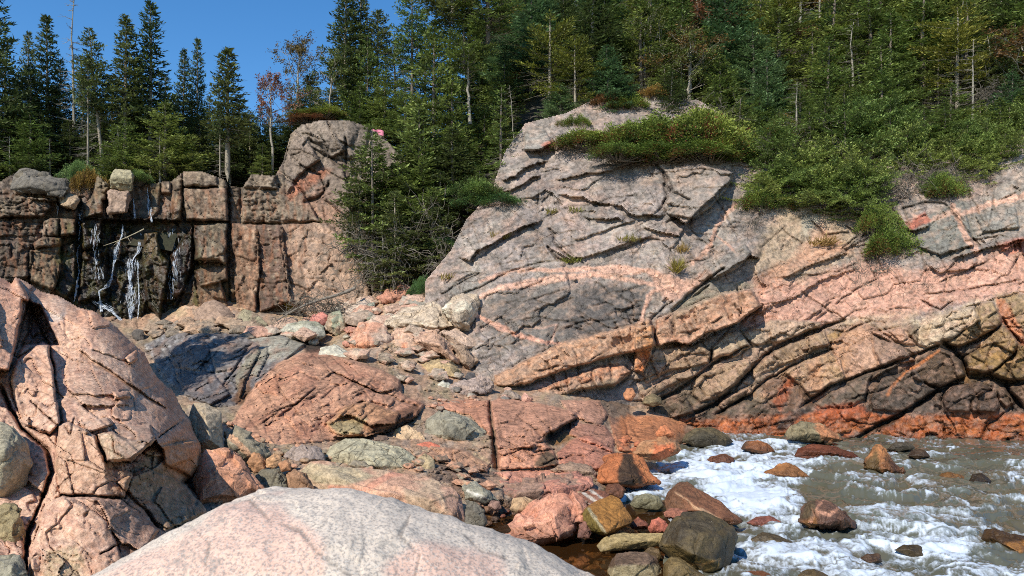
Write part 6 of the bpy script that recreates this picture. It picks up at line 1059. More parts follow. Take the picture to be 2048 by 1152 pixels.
def broadleaf(seed, H=8., W=2.2, ca=(70, 84, 36), cb=(120, 124, 56), n=5200, bark=(160, 150, 138), leaf=(.11, .085), bare=.25, up=.5, cl=.55):
    rg = np.random.RandomState(seed); tk = Acc(); cr = Acc(); br = Acc(); tips = []
    z = np.linspace(-.5, H * .75, 12); wob = np.cumsum(rg.normal(0, .05, 12)); tr = np.stack([wob, np.cumsum(rg.normal(0, .04, 12)), z], -1); tk.tube(tr, np.linspace(.10, .03, 12) * H / 8, C(bark), 6)
    def grow(p, d, L, r, lev):
        m = 6; q = [p]; dd = d
        for k in range(m - 1): dd = unit(dd + rg.normal(0, .17, 3) + np.array([0, 0, .07])); q.append(q[-1] + dd * L / (m - 1))
        q = np.array(q); br.tube(q, np.linspace(r, r * .4, m), C(bark) * .85, 4)
        if lev == 0: tips.append(q); return
        for k in range(rg.randint(3, 6)):
            i = rg.randint(2, m); nd = unit(dd + rg.normal(0, .65, 3) + np.array([0, 0, .1])); grow(q[i], nd, L * (.45 + .25 * rg.rand()), r * .5, lev - 1)
    for k in range(13):
        f = bare + (1 - bare) * (k + rg.rand()) / 13; i = f * 11; p = np.array([np.interp(i, np.arange(12), tr[:, a]) for a in range(3)]); az = k * 2.4 + rg.rand(); L = W * (.45 + .6 * np.sin(np.pi * min(1, (f - bare) / (1 - bare) * .75 + .25))) * (.6 + .5 * rg.rand())
        grow(p, unit(np.array([np.cos(az), np.sin(az), up + f * .6])), L, .03 * H / 8, 2)
    tp = np.array(tips); k = rg.randint(0, len(tp), n); i = rg.uniform(1, 4.99, n); i0 = i.astype(int); c0 = tp[k, i0] * (1 - (i - i0))[:, None] + tp[k, i0 + 1] * (i - i0)[:, None] + rg.normal(0, .09, (n, 3)); keepb = rg.rand(len(tp)) > .12; sel = keepb[k]
    tint = rg.rand(len(tp))[k][:, None]; col = (C(ca) * (1 - tint) + C(cb) * tint) * (1 + .22 * rg.randn(n, 1)).clip(.5, 1.7)
    cr.sprays(c0[sel], unit(rg.normal(0, 1, (sel.sum(), 3)) + [0, 0, -.2]), unit(rg.normal(0, .7, (sel.sum(), 3)) + [0, 0, 1]), leaf[0] * (.7 + .6 * rg.rand(sel.sum())), leaf[1] * (.7 + .6 * rg.rand(sel.sum())), col[sel])
    return dict(H=H, W=W, parts=[('trunk', tk.mesh('trunk', True), M_BARK), ('crown', cr.mesh('crown'), M_LEAF), ('branches', br.mesh('branches'), M_BARK)])
def deadtree(seed, H=8., W=1.2, n=46, bark=(146, 138, 128), twig=4):
    rg = np.random.RandomState(seed); tk = Acc(); dd = Acc(); z = np.linspace(-.5, H, 14); wob = np.cumsum(rg.normal(0, .035, 14)); tr = np.stack([wob, wob * .3, z], -1); tk.tube(tr, np.linspace(.085, .012, 14) * H / 8, C(bark), 6)
    for k in range(n):
        f = .15 + .83 * rg.rand(); zz = H * f; x = np.interp(zz, z, wob); az = rg.rand() * 6.28; L = W * (1 - f * .75) * (.4 + .8 * rg.rand()); s = np.linspace(0, 1, 6); rad = np.array([np.cos(az), np.sin(az)])
        p = np.stack([x + rad[0] * L * s, x * .3 + rad[1] * L * s, zz + L * (.15 * s - .1 * s ** 2) + np.cumsum(rg.normal(0, .025, 6))], -1); dd.tube(p, np.linspace(.018, .005, 6), C(bark) * .9, 3)
        for q in range(twig):
            a = p[rg.randint(1, 6)]; v = np.array([rad[0] + rg.normal(0, .8), rad[1] + rg.normal(0, .8), rg.normal(0, .4)]) * L * .32; dd.tube(np.stack([a, a + v * .5 + rg.normal(0, .02, 3), a + v]), [.009, .006, .003], C(bark) * .95, 3)
    return dict(H=H, W=W, parts=[('trunk', tk.mesh('trunk', True), M_BARK), ('branches', dd.mesh('branches'), M_BARK)])
def bush(seed, W=2., H=.9, D=1.2, n=2600, ca=(60, 76, 32), cb=(134, 150, 62), brown=.25, sp=(.062, .03), per=7, up=.35):
    """low spreading juniper or krummholz: many upturned sprigs on woody stems"""
    rg = np.random.RandomState(seed); cr = Acc(); st = Acc(); a = rg.rand(n) * 6.28; r = np.sqrt(rg.rand(n)); lump = 1 + .3 * np.sin(a * 3 + seed) + .22 * np.sin(a * 5 + seed * 2) + .16 * np.sin(a * 11 + seed)
    x = W / 2 * r * np.cos(a) * lump; y = D / 2 * r * np.sin(a) * lump; top = H * np.sqrt(np.clip(1 - r ** 2, 0, 1)) * (.72 + 1.0 * np.abs(fbm2(x * 2.2, y * 2.2, 3, seed))) ; z = top * (.45 + .55 * rg.rand(n) ** .5); p = np.stack([x, y, z], -1); out = unit(np.stack([x / W, y / D, .5 + 0 * x], -1)); tint = fbm2(x * 1.3 + seed, y * 1.3, 3, seed + 4) + .25 * (z / (H + .01)) - .1
    for k in range(per):
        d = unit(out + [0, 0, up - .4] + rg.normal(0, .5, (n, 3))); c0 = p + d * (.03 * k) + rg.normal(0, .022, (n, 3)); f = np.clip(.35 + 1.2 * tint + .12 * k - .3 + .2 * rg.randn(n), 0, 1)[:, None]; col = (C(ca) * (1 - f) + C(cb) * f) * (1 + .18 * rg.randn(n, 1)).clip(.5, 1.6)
        bn = (rg.rand(n) < brown * 2.2 * np.clip(1.25 - 1.4 * z / (H + .01), 0, 1) * sstep(-.1, .25, fbm2(x * 2 + 7, y * 2, 2, seed + 8)))[:, None]; col = np.where(bn, C((120, 78, 44)) * (1 + .2 * rg.randn(n, 1)), col)
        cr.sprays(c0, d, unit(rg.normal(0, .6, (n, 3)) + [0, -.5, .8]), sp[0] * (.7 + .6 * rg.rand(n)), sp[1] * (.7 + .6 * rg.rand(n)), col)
    for k in range(0, n, max(1, n // 90)):
        q = np.array([x[k] * .15, y[k] * .15, -.15]); st.tube(np.stack([q, q * .5 + p[k] * .5 + [0, 0, -.1], p[k]]), [.016, .011, .005], C((120, 108, 96)), 3)
    return dict(H=H, W=W, parts=[('foliage', cr.mesh('foliage'), M_LEAF), ('stems', st.mesh('stems'), M_BARK)])
def tangle(seed, W=2., H=1., n=70, col=(118, 108, 98), curl=.25, hang=-.6, r=.007):
    """bare tangled dead twigs and roots"""
    rg = np.random.RandomState(seed); st = Acc()
    for k in range(n):
        p = np.array([rg.uniform(-.3, .3) * W, rg.uniform(-.3, .3) * .6, rg.uniform(-.1, .2) * H]); d = unit(np.array([rg.normal(0, 1), rg.normal(0, .6) - .2, rg.normal(hang, .6)])); L = W * .5 * (.4 + .8 * rg.rand()); q = [p]
        for i in range(6): d = unit(d + rg.normal(0, curl, 3)); q.append(q[-1] + d * L / 6)
        q = np.array(q); st.tube(q, np.linspace(r * (1 + rg.rand()), .004, 7), C(col) * (.75 + .45 * rg.rand()), 3)
        for j in range(3):
            a = q[rg.randint(1, 6)]; v = unit(d + rg.normal(0, .9, 3)) * L * .3; st.tube(np.stack([a, a + v * .5 + rg.normal(0, .03, 3), a + v]), [.008, .006, .003], C(col) * (.75 + .45 * rg.rand()), 3)
    return dict(H=H, W=W, parts=[('twigs', st.mesh('twigs'), M_BARK)])
DK = dict(ca=(46, 60, 38), cb=(126, 138, 76), sp=(.23, .085)); GR = dict(ca=(62, 80, 42), cb=(160, 176, 90), sp=(.23, .085), bark=(116, 104, 94)); YG = dict(ca=(88, 96, 38), cb=(158, 156, 62)); BL = dict(ca=(58, 84, 54), cb=(128, 158, 104), sp=(.23, .085), bark=(116, 104, 94))
GM = dict(GR, sp=(.15, .05)); DM = dict(GR, sp=(.14, .05))
PROTO = dict(
    narrow=[conifer(1, W=1.15, z0=.22, taper=.75, nwh=30, ragged=.35, **DK), conifer(2, W=1.0, z0=.3, taper=.7, nwh=30, ragged=.4, **DK), conifer(3, W=1.35, z0=.15, taper=.8, nwh=30, ragged=.3, **DK)],
    dark=[conifer(4, W=2.0, z0=.12, nwh=26, ragged=.35, droop=.4, dead=.4, **DK), conifer(5, W=2.3, z0=.05, nwh=25, ragged=.4, droop=.45, dead=.3, **DK), conifer(6, W=1.7, z0=.2, nwh=26, ragged=.45, dead=.5, **DK)],
    green=[conifer(7, W=2.2, z0=.05, nwh=21, ragged=.4, droop=.3, dens=1.15, dead=.5, **GR), conifer(8, W=1.8, z0=.1, nwh=20, ragged=.45, dead=.6, **GR), conifer(9, W=2.6, z0=.04, nwh=17, ragged=.5, droop=.2, dens=1.1, dead=.6, deadlen=1., **GR), conifer(21, W=2.1, z0=.2, nwh=16, ragged=.55, dead=.8, deadlen=1.3, bare=.15, **GR)],
    blue=[conifer(10, W=2.6, z0=.03, nwh=22, taper=.7, ragged=.25, droop=.2, **BL), conifer(11, W=2.2, z0=.05, nwh=24, taper=.8, ragged=.3, **BL)],
    pine=[conifer(12, W=2.8, z0=.3, taper=.55, nwh=11, ragged=.5, rise=.12, droop=.15, curl=.15, sp=(.24, .07), upt=.9, dens=.8, dead=.5, deadlen=1.2, **YG), conifer(13, W=2.4, z0=.35, taper=.5, nwh=10, ragged=.55, rise=.1, droop=.1, sp=(.24, .07), upt=.9, dens=.8, dead=.5, deadlen=1.2, **YG)],
    tall=[conifer(14, W=1.5, z0=.45, taper=.7, nwh=18, ragged=.45, dead=.55, deadlen=.9, **DK), conifer(15, W=1.3, z0=.55, taper=.6, nwh=16, ragged=.5, dead=.6, deadlen=.8, **DK), conifer(16, W=1.6, z0=.4, taper=.6, nwh=18, ragged=.5, dead=.6, deadlen=1., **GR)],
    sparse=[conifer(17, W=1.6, z0=.12, nwh=15, taper=.7, ragged=.55, dead=.9, deadlen=.9, dens=.8, **GR), conifer(18, W=1.9, z0=.15, nwh=13, taper=.7, ragged=.6, dead=1., deadlen=1.2, dens=.8, bare=.2, **GR)],
    mat=[conifer(31, H=3, W=2.4, z0=.06, nwh=9, taper=.45, ragged=.5, rise=.12, droop=.45, dens=1.3, dead=.35, deadlen=1., gap=.042, **GM), conifer(32, H=3, W=2.8, z0=.05, nwh=8, taper=.4, ragged=.55, rise=.05, droop=.5, dens=1.3, dead=.4, deadlen=1.2, gap=.042, **GM), conifer(33, H=3, W=2.1, z0=.1, nwh=8, taper=.5, ragged=.5, rise=.2, droop=.35, dens=1.2, dead=.3, gap=.042, **DM)],
    dead=[deadtree(1), deadtree(2, W=1.6, n=40), deadtree(3, W=.9, n=60, twig=5)],
    leafy=[broadleaf(1), broadleaf(2, ca=(84, 92, 40), cb=(140, 146, 72)), broadleaf(3, W=2.6, ca=(70, 90, 44), cb=(120, 140, 76))],
    autumn=[broadleaf(4, W=1.7, ca=(110, 76, 48), cb=(150, 106, 72), n=2600, bare=.5), broadleaf(5, W=2.0, ca=(84, 76, 40), cb=(140, 112, 60), n=4200, bare=.4)],
    bush=[bush(1), bush(2, W=2.4, H=.8), bush(3, W=1.6, H=1.1, brown=.2)], gbush=[bush(4, ca=(56, 82, 46), cb=(116, 146, 82), H=1.2, brown=.05), bush(5, ca=(62, 82, 42), cb=(128, 150, 74), H=1.1, brown=.05)],
    brown=[bush(6, ca=(90, 70, 42), cb=(140, 108, 62), brown=.5, H=.6, n=1600), bush(7, ca=(104, 84, 36), cb=(168, 134, 58), brown=.2, H=.5, n=1600)], tangle=[tangle(1), tangle(2, n=90, H=1.2), tangle(3, n=60, W=2.6, hang=-.2)])
CATN = dict(narrow='spruce_tree', dark='spruce_tree', green='spruce_tree', blue='spruce_tree', pine='pine_tree', tall='spruce_tree', sparse='spruce_tree', dead='dead_tree', leafy='broadleaf_tree', autumn='broadleaf_tree', bush='juniper_shrub', gbush='spruce_shrub', mat='spruce_tree', brown='heath_shrub', tangle='dead_brush')
TN = [0]
def place(kind, x, y, z, H=None, W=None, label=None, group=None, lean=0., rot=None, var=None, D=None, pitch=0.):
    TN[0] += 1; rg = random.Random(TN[0] * 7 + 3); pr = PROTO[kind][(TN[0] if var is None else var) % len(PROTO[kind])]
    e = bpy.data.objects.new(CATN[kind], None); sc.collection.objects.link(e); e.empty_display_size = .3; e.location = (x, y, z)
    sz = (H / pr['H']) if H else (W / pr['W']); sx = sz if not (H and W) else (W / pr['W'] if kind in ('bush', 'gbush', 'brown', 'tangle') else W / (2 * pr['W'] * .92)); sx = min(max(sx, sz * .5), sz * 2.2) if kind not in ('bush', 'gbush', 'brown', 'tangle') else sx
    e.scale = (sx, D if D else sx, sz); e.rotation_euler = (pitch, math.radians(lean), ((0 if lean else rg.uniform(0, 6.28)) if rot is None else rot))
    if lean or pitch: e.rotation_mode = 'ZXY' if False else 'XYZ'
    for nm, me, mt in pr['parts']:
        if len(me.materials) == 0: me.materials.append(mt)
        c = bpy.data.objects.new(nm, me); sc.collection.objects.link(c); c.parent = e
    tag(e, label, {'spruce_tree': 'tree', 'pine_tree': 'tree', 'dead_tree': 'tree', 'broadleaf_tree': 'tree', 'dead_brush': 'brush'}.get(CATN[kind], 'shrub'), group); return e
YS = np.linspace(33, 105, 1500)
def ground_at(px, py):
    """where the sight line through a trunk's foot meets the wooded slope"""
    x = (px - 1024) / FPX * YS; zr = CAMH - (py - HZ) / FPX * YS; g = hillz(x, YS); e = np.interp(x, EX, EY); ok = np.where((YS > e - .2) & (zr <= g))[0]; Y = YS[ok[0]] if len(ok) else float(np.interp((px - 1024) / FPX * 38, EX, EY)) + 1
    return (px - 1024) / FPX * Y, Y, float(CAMH - (py - HZ) / FPX * Y)
def tree(kind, px, top, base, label, W=None, Y=None, group=None, lean=0., var=None):
    """px, top and base as seen in the photograph; W is the crown's width there"""
    if Y is None: x, Y, z = ground_at(px, base)
    else: x = (px - 1024) / FPX * Y; z = CAMH - (base - HZ) / FPX * Y
    H = (base - top) / FPX * Y; return place(kind, x, Y, z - .05, H, (W / FPX * Y) if W else None, label, group, lean, None, var)
# ---- skyline spruces behind the waterfall, left to right
tree('dark', -12, -70, 352, 'big ragged spruce cut off by the left edge of the picture', 170, Y=40)
tree('narrow', 57, 62, 350, 'short spruce top showing just right of the left-edge spruce', 60, Y=45, var=2)
tree('narrow', 94, 30, 352, 'dark spruce left of the bare dead spire', 74, Y=43, var=0)
tree('dead', 148, -12, 350, 'tall bare dead spruce standing against the sky', 76, Y=42, var=2)
tree('tall', 208, 55, 352, 'spruce with a pale trunk leaning left over the waterfall', 84, Y=40.5, lean=-6, var=0)
tree('tall', 176, 108, 352, 'slim straight pale trunk with a small tuft left of the leaning spruce', 50, Y=39.8, var=1)
tree('narrow', 251, 32, 350, 'slender spruce just left of the tallest one on the skyline', 76, Y=41, var=1)
tree('narrow', 301, 2, 352, 'tallest and fullest spruce left of the open sky', 104, Y=42, var=2)
tree('narrow', 367, 98, 350, 'narrow spruce at the left of the pair in the open sky', 44, Y=45, var=1)
tree('narrow', 395, 74, 350, 'taller narrow spruce at the right of the pair in the open sky', 48, Y=45, var=0)
tree('narrow', 455, 94, 362, 'lone pointed spruce with a bare lower trunk near the sky gap', 84, Y=40, var=1)
tree('autumn', 545, 112, 350, 'crooked pale trunk with thin rust-brown leaves beside the pale knob', 96, Y=41, var=0)
tree('autumn', 600, 58, 262, 'brownish leafy tree top rising behind the pale knob', 110, Y=46, var=1)
tree('leafy', 655, 92, 258, 'yellow-green leafy tree above the pale knob', 120, Y=43.5, var=1)
tree('tall', 440, 205, 355, 'thin yellowish sapling trunk beside the lone pointed spruce', 30, Y=39.3, var=1)
# lower and mid trees of the left wood
LW = 'dark spruces crowded behind the waterfall'
LWL = 'dark spruce lost among the crowd behind the waterfall'
rgf = random.Random(77)
for px, top, W, Y in ((10, 90, 120, 43), (60, 130, 110, 42), (120, 120, 100, 44), (165, 160, 90, 46), (225, 150, 110, 44), (275, 130, 120, 45), (330, 150, 120, 44), (350, 190, 90, 47), (385, 200, 90, 48), (420, 190, 80, 47), (480, 190, 90, 46), (500, 220, 80, 45), (520, 210, 80, 48), (540, 235, 80, 46), (400, 230, 110, 44), (300, 200, 120, 43), (200, 220, 110, 42), (80, 220, 120, 41), (20, 230, 130, 41), (140, 240, 100, 41.5), (-60, 40, 160, 43), (-120, 20, 160, 44), (-180, 60, 160, 44),
                      (110, 170, 100, 50), (190, 180, 100, 52), (260, 190, 100, 52), (340, 210, 100, 52), (440, 220, 90, 52), (490, 240, 90, 52), (30, 170, 110, 50), (370, 250, 100, 46), (460, 255, 90, 44), (560, 230, 80, 47), (580, 190, 80, 50)):
    tree('dark', px, top, 372, LWL, W, Y=Y, group=LW)
for px, top, W, Y, lb in ((330, 205, 190, 40.2, 'broad drooping spruce with olive boughs above the lip of the fall'), (250, 235, 170, 39.9, 'low olive-boughed spruce overhanging the notch in the lip'), (60, 225, 190, 39.6, 'shaggy spruce with sunlit boughs at the far left'), (-30, 215, 190, 39.0, 'shaggy low spruce at the very edge above the grey boulder'), (385, 290, 130, 39.8, 'low dark spruce right of the notch in the lip'), (525, 285, 110, 40.4, 'small dense spruce in the shade left of the pale knob')):
    tree('green', px, top, 366, lb, W, Y=Y, var=(2 if W > 140 else 1))
for px, top, base, W, Y in ((235, 250, 352, 120, 39.4), (320, 265, 360, 130, 39.4), (20, 270, 356, 160, 38.8), (100, 275, 356, 120, 39.2)):
    tree('dead', px, top, base, 'bare grey tangle of dead lower boughs behind the lip of the fall', W, Y=Y, group='dead boughs behind the lip of the fall')
BKL = 'dim spruce deep in the wood behind the waterfall'
for k in range(24):
    tree('dark', -140 + k * 31 + rgf.uniform(-10, 10), rgf.uniform(225, 285), 392, BKL, rgf.uniform(120, 170), Y=rgf.uniform(46, 60), group='dim spruces deep in the wood behind the waterfall', var=1)
for k in range(9):
    tree('green', 640 + k * 40 + rgf.uniform(-10, 10), rgf.uniform(190, 250), 330, 'dark spruce deep in the stand behind the pale knob', rgf.uniform(120, 170), Y=rgf.uniform(46, 54), group='spruces deep in the stand behind the pale knob', var=2)
for px, top, base, W, Y in ((900, 250, 420, 150, 38.5), (935, 230, 400, 140, 39.5), (970, 220, 370, 140, 40), (930, 300, 430, 130, 37), (880, 300, 450, 140, 37), (1000, 230, 330, 120, 40), (820, 330, 470, 140, 37.2)):
    tree('green', px, top, base, 'bushy spruce in the shaded gully between the pale knob and the grey cliff', W, Y=Y, group='bushy spruces of the shaded gully')
# ---- centre: behind the knob and in the gully
tree('narrow', 690, -30, 262, 'tall dark spruce at the right edge of the open sky', 80, Y=46)
tree('narrow', 722, -50, 262, 'tall dark spruce standing above the pale knob, cut off by the top edge', 84, Y=47)
tree('tall', 824, -40, 262, 'tall thin-crowned spruce against the last patch of sky', 90, Y=45, var=2)
tree('tall', 755, 20, 262, 'slim spruce between the pale knob and the last patch of sky', 80, Y=47)
MD = 'spruces standing behind the pale knob'
for px, top, W, Y in ((620, 150, 90, 46), (690, 90, 110, 45), (735, 70, 110, 45), (790, 80, 110, 46), (770, 140, 110, 43.5), (720, 165, 100, 43.5), (850, 20, 120, 47), (900, 0, 130, 48), (660, 180, 90, 44), (940, -20, 130, 50), (810, 170, 110, 42.5), (600, 190, 80, 44)):
    tree('green' if px > 700 else 'dark', px, top, 285, 'dark green spruce in the stand behind the pale knob', W, Y=Y, group=MD)
tree('green', 868, 42, 400, 'large layered spruce rising from the gully right of the pale knob', 180, Y=38.5, var=0)
tree('green', 838, 215, 500, 'spruce with wide flat boughs growing low in the gully', 210, Y=36.2, var=2)
tree('sparse', 742, 248, 470, 'small spruce with tufted sprays in front of the pale knob', 130, Y=35.8, var=0)
tree('green', 960, 330, 440, 'bright bushy young spruce low in the gully beside the grey cliff', 130, Y=34.8, var=1)
tree('sparse', 1002, 170, 392, 'thin sparse spruce with bare twigs left of the leaning pale trunk', 90, Y=36.2, var=0)
tree('dead', 1030, 168, 305, 'slim leaning pale trunk at the top of the grey cliff', 40, Y=38, lean=-4, var=0)
tree('sparse', 905, 160, 420, 'ragged spruce on the right flank of the large layered one', 130, Y=38, var=1)
tree('dead', 762, 440, 585, 'grey dead spruce snag at the foot of the gully', 150, Y=33.6, var=1)
tree('dead', 700, 330, 470, 'fine dead branches around the small tufted spruce', 130, Y=35.6, var=2)
tree('dead', 850, 400, 560, 'dead grey boughs filling the gully below the wide-boughed spruce', 180, Y=34.4, var=1)
# ---- right: the wooded slope, upper rows first
for k_, (kind, px, top, base, W, lb) in enumerate((
    ('blue', 965, 40, 250, 130, 'dense dark blue-green spruce right of the large layered one'), ('pine', 1100, 30, 250, 170, 'yellowish pine with flat tiers high in the middle of the slope'), ('pine', 1150, 70, 260, 150, 'second yellow-green pine with spreading tiers beside the first'),
    ('blue', 1215, 90, 240, 150, 'round blue-green spruce on the crest of the grey cliff'), ('blue', 1120, 165, 262, 130, 'low dense blue-green spruce at the cliff edge'), ('green', 1010, 120, 290, 120, 'yellow-topped spruce above the thin sparse one'),
    ('leafy', 1290, -10, 190, 170, 'pale green broadleaf tree at the top edge of the picture'), ('leafy', 1370, 60, 250, 150, 'yellow-green leafy tree in the middle of the slope'), ('autumn', 1420, -10, 180, 150, 'thin brownish broadleaf tree high on the slope'),
    ('green', 1330, 130, 250, 150, 'dense spruce overhanging the top of the juniper bank'), ('green', 1440, 110, 260, 150, 'spruce with sunlit boughs left of the dark hollow'), ('pine', 1560, -30, 180, 170, 'yellow-green pine near the top edge right of the brownish tree'),
    ('green', 1640, 40, 190, 150, 'bushy spruce on the upper slope left of the twisted dead trunk'), ('dead', 1722, 20, 200, 130, 'twisted dead tree with a crooked pale trunk'), ('tall', 1806, -30, 110, 110, 'straight grey trunk running out of the top of the picture'),
    ('green', 1830, 0, 180, 130, 'spruce with fresh green boughs right of the straight grey trunk'), ('dead', 1920, 0, 180, 120, 'hazy grey dead spruce hung with fine twigs'), ('dead', 1976, 70, 230, 90, 'forked pale dead tree right of the hazy one'), ('dead', 2036, -20, 140, 90, 'pale dead trunk at the right edge of the picture'),
    ('sparse', 1876, 100, 230, 90, 'crooked grey trunk with a flat tuft on the right slope'), ('green', 1600, 170, 300, 180, 'broad low spruce in the middle of the right slope'), ('green', 1700, 160, 280, 180, 'spruce with dark flat boughs below the twisted dead tree'), ('green', 1520, 190, 300, 140, 'grey-stemmed spruce above the right end of the juniper bank'),
    ('blue', 1800, 220, 330, 130, 'small bluish spruce above the hollow on the right'), ('green', 1960, 200, 320, 130, 'young spruce on the right slope below the forked dead tree'), ('green', 2040, 190, 320, 120, 'young spruce at the right edge above the cliff'), ('leafy', 2000, 100, 220, 120, 'small leafy tree near the right edge'),
    ('sparse', 1560, 215, 345, 170, 'wind-bent spruce with bared roots over the dark cleft'), ('green', 1680, 240, 350, 190, 'wide spruce mat with dark boughs over the hollow'), ('sparse', 1460, 0, 140, 120, 'ragged spruce with dead twigs near the top edge'))):
    tree(kind, px, top, base, lb, W)
RW = 'trees crowding the right-hand slope'; rgf = random.Random(5); cnt = 0
for row, (b0, hh) in enumerate(((330, 120), (280, 130), (235, 140), (190, 150), (145, 150), (100, 150), (55, 150), (10, 160))):
    for k in range(13):
        px = 930 + (k + .5 * (row % 2)) * 95 + rgf.uniform(-35, 35)
        if row == 0 and px < 1490: continue
        if row <= 1 and px < 1300: continue
        if row == 2 and 1040 < px < 1300: continue
        kind = rgf.choices(['green', 'dark', 'sparse', 'leafy', 'blue', 'pine', 'dead', 'tall', 'autumn'], [6, 4.0, 2.4, .5, 1, .6, 1.6, .4, .25])[0]; h = hh * rgf.uniform(.7, 1.15); h *= 1.4; wd = h * rgf.uniform(.7, 1.1) * (.55 if kind in ('dead', 'tall') else 1)
        lb = {'green': 'green spruce crowded among others on the right-hand slope', 'dark': 'dark spruce crowded among others on the right-hand slope', 'sparse': 'thin ragged spruce among others on the right-hand slope', 'leafy': 'leafy tree among the spruces of the right-hand slope', 'blue': 'bluish spruce crowded among others on the right-hand slope', 'pine': 'yellowish pine among the spruces of the right-hand slope', 'dead': 'bare dead tree among the spruces of the right-hand slope', 'tall': 'tall-trunked spruce among others on the right-hand slope', 'autumn': 'browning broadleaf tree among the spruces of the right-hand slope'}[kind]
        tree(kind, px, b0 - h, b0 + rgf.uniform(-12, 12), lb, wd, group=RW); cnt += 1
# ---- stunted spruces along the lip of the right-hand cliff, boughs hanging over the rock
ML = 'stunted spruces along the lip of the cliff'; rgf = random.Random(21)
for px, base, top, W, Y, kind in ((1500, 350, 270, 120, 34.4, 'mat'), (1545, 380, 280, 150, 33.6, 'mat'), (1590, 400, 300, 170, 33.0, 'mat'), (1630, 385, 280, 150, 33.2, 'mat'), (1675, 420, 320, 170, 32.4, 'mat'), (1705, 400, 290, 180, 32.8, 'mat'), (1560, 330, 225, 150, 34.4, 'green'), (1620, 340, 210, 160, 34.4, 'green'), (1690, 345, 215, 190, 34.2, 'mat'), (1740, 330, 220, 150, 34.2, 'green'), (1650, 300, 180, 170, 35.4, 'green'),
                          (1780, 330, 230, 120, 34.0, 'mat'), (1815, 350, 250, 110, 33.4, 'mat'), (1850, 320, 215, 120, 34.0, 'green'), (1890, 300, 200, 120, 34.4, 'green'), (1935, 335, 245, 120, 33.4, 'mat'), (1975, 330, 240, 120, 33.2, 'mat'), (2020, 305, 210, 120, 33.2, 'green'), (1520, 425, 350, 150, 32.8, 'mat'), (1575, 405, 330, 150, 32.6, 'mat'), (1640, 430, 345, 150, 32.2, 'mat'), (1700, 440, 360, 150, 31.9, 'mat'), (1740, 405, 320, 130, 32.4, 'mat'), (1540, 320, 250, 150, 34.2, 'mat'), (1780, 300, 200, 140, 34.8, 'mat'), (1900, 345, 270, 130, 33.2, 'mat'), (1985, 350, 285, 120, 32.4, 'mat'), (1720, 300, 200, 160, 35, 'mat'), (2060, 300, 210, 140, 32.8, 'mat'), (2110, 300, 190, 150, 32.6, 'green'), (1870, 395, 345, 70, 31.8, 'mat'), (1960, 365, 310, 100, 32.2, 'mat'), (2010, 320, 260, 110, 32.4, 'mat'), (1450, 320, 215, 110, 35.0, 'green'), (1480, 300, 190, 110, 36, 'sparse')):
    tree(kind, px, top, base, 'stunted spruce with ragged boughs along the lip of the right-hand cliff', W, Y=Y, group=ML)
for px, base, top, W, Y, kind, lb in ((745, 590, 250, 130, 34.6, 'sparse', 'thin half-dead spruce rising from the rubble at the foot of the gully'), (800, 480, 300, 150, 36.0, 'dark', 'shaggy spruce low in the gully beside the pale wall'), (880, 470, 340, 150, 35.0, 'dark', 'broad low spruce in the middle of the gully'), (935, 425, 350, 130, 34.6, 'dark', 'low spruce crowding the top of the grey cliff from the gully'), (760, 440, 290, 150, 35.6, 'green', 'dark spruce against the right side of the pale knob'), (845, 440, 230, 190, 36.6, 'dark', 'wide-tiered spruce in the centre of the gully'), (905, 430, 250, 170, 36.2, 'dark', 'wide-tiered spruce at the right of the gully'), (790, 600, 380, 130, 33.6, 'dark', 'dark layered spruce standing in the rubble at the mouth of the gully'), (865, 545, 390, 130, 33.8, 'dark', 'dark layered spruce against the left edge of the grey cliff'), (720, 520, 300, 120, 35.0, 'dark', 'dark layered spruce in front of the pale waterfall wall'), (820, 560, 440, 150, 34.2, 'dark', 'dark shaggy spruce bough mass at the mouth of the gully')):
    tree(kind, px, top, base, lb, W, Y=Y)
# ---- shrubs
def shrub(kind, px, py, wpx, hpx, label, Y=None, group=None, var=None, lift=0.):
    if Y is None: x, Y, z = ground_at(px, py)
    else: x = (px - 1024) / FPX * Y; z = CAMH - (py - HZ) / FPX * Y
    pr = PROTO[kind][(var or 0) % len(PROTO[kind])]; m = Y / FPX
    return place(kind, x, Y, z, hpx * m / 1.0 * pr['H'] / pr['H'], wpx * m, label, group, 0, random.Random(px).uniform(-.4, .4), var or 0, D=min(wpx * m / pr['W'], 1.6))
JB = 'junipers of the green bank on the cliff top'
for i, (px, py, w_, h_, lb) in enumerate(((1180, 300, 150, 44, 'lower left end of the juniper bank on the cliff top'), (1275, 305, 170, 66, 'left shoulder of the juniper bank over the grey slabs'), (1340, 296, 200, 80, 'tallest hump of the juniper bank'), (1420, 300, 200, 90, 'right-hand hump of the juniper bank under the spruces'), (1470, 318, 150, 56, 'right end of the juniper bank above the cleft'), (1330, 322, 190, 50, 'front fringe of the juniper bank hanging over the rock'), (1420, 326, 190, 46, 'brown-edged front fringe at the right of the juniper bank'), (1235, 318, 110, 36, 'small juniper tongue left of the front fringe'))):
    shrub('bush', px, py, w_, h_ * .74, lb, Y=35.0 - .25 * i, var=i)
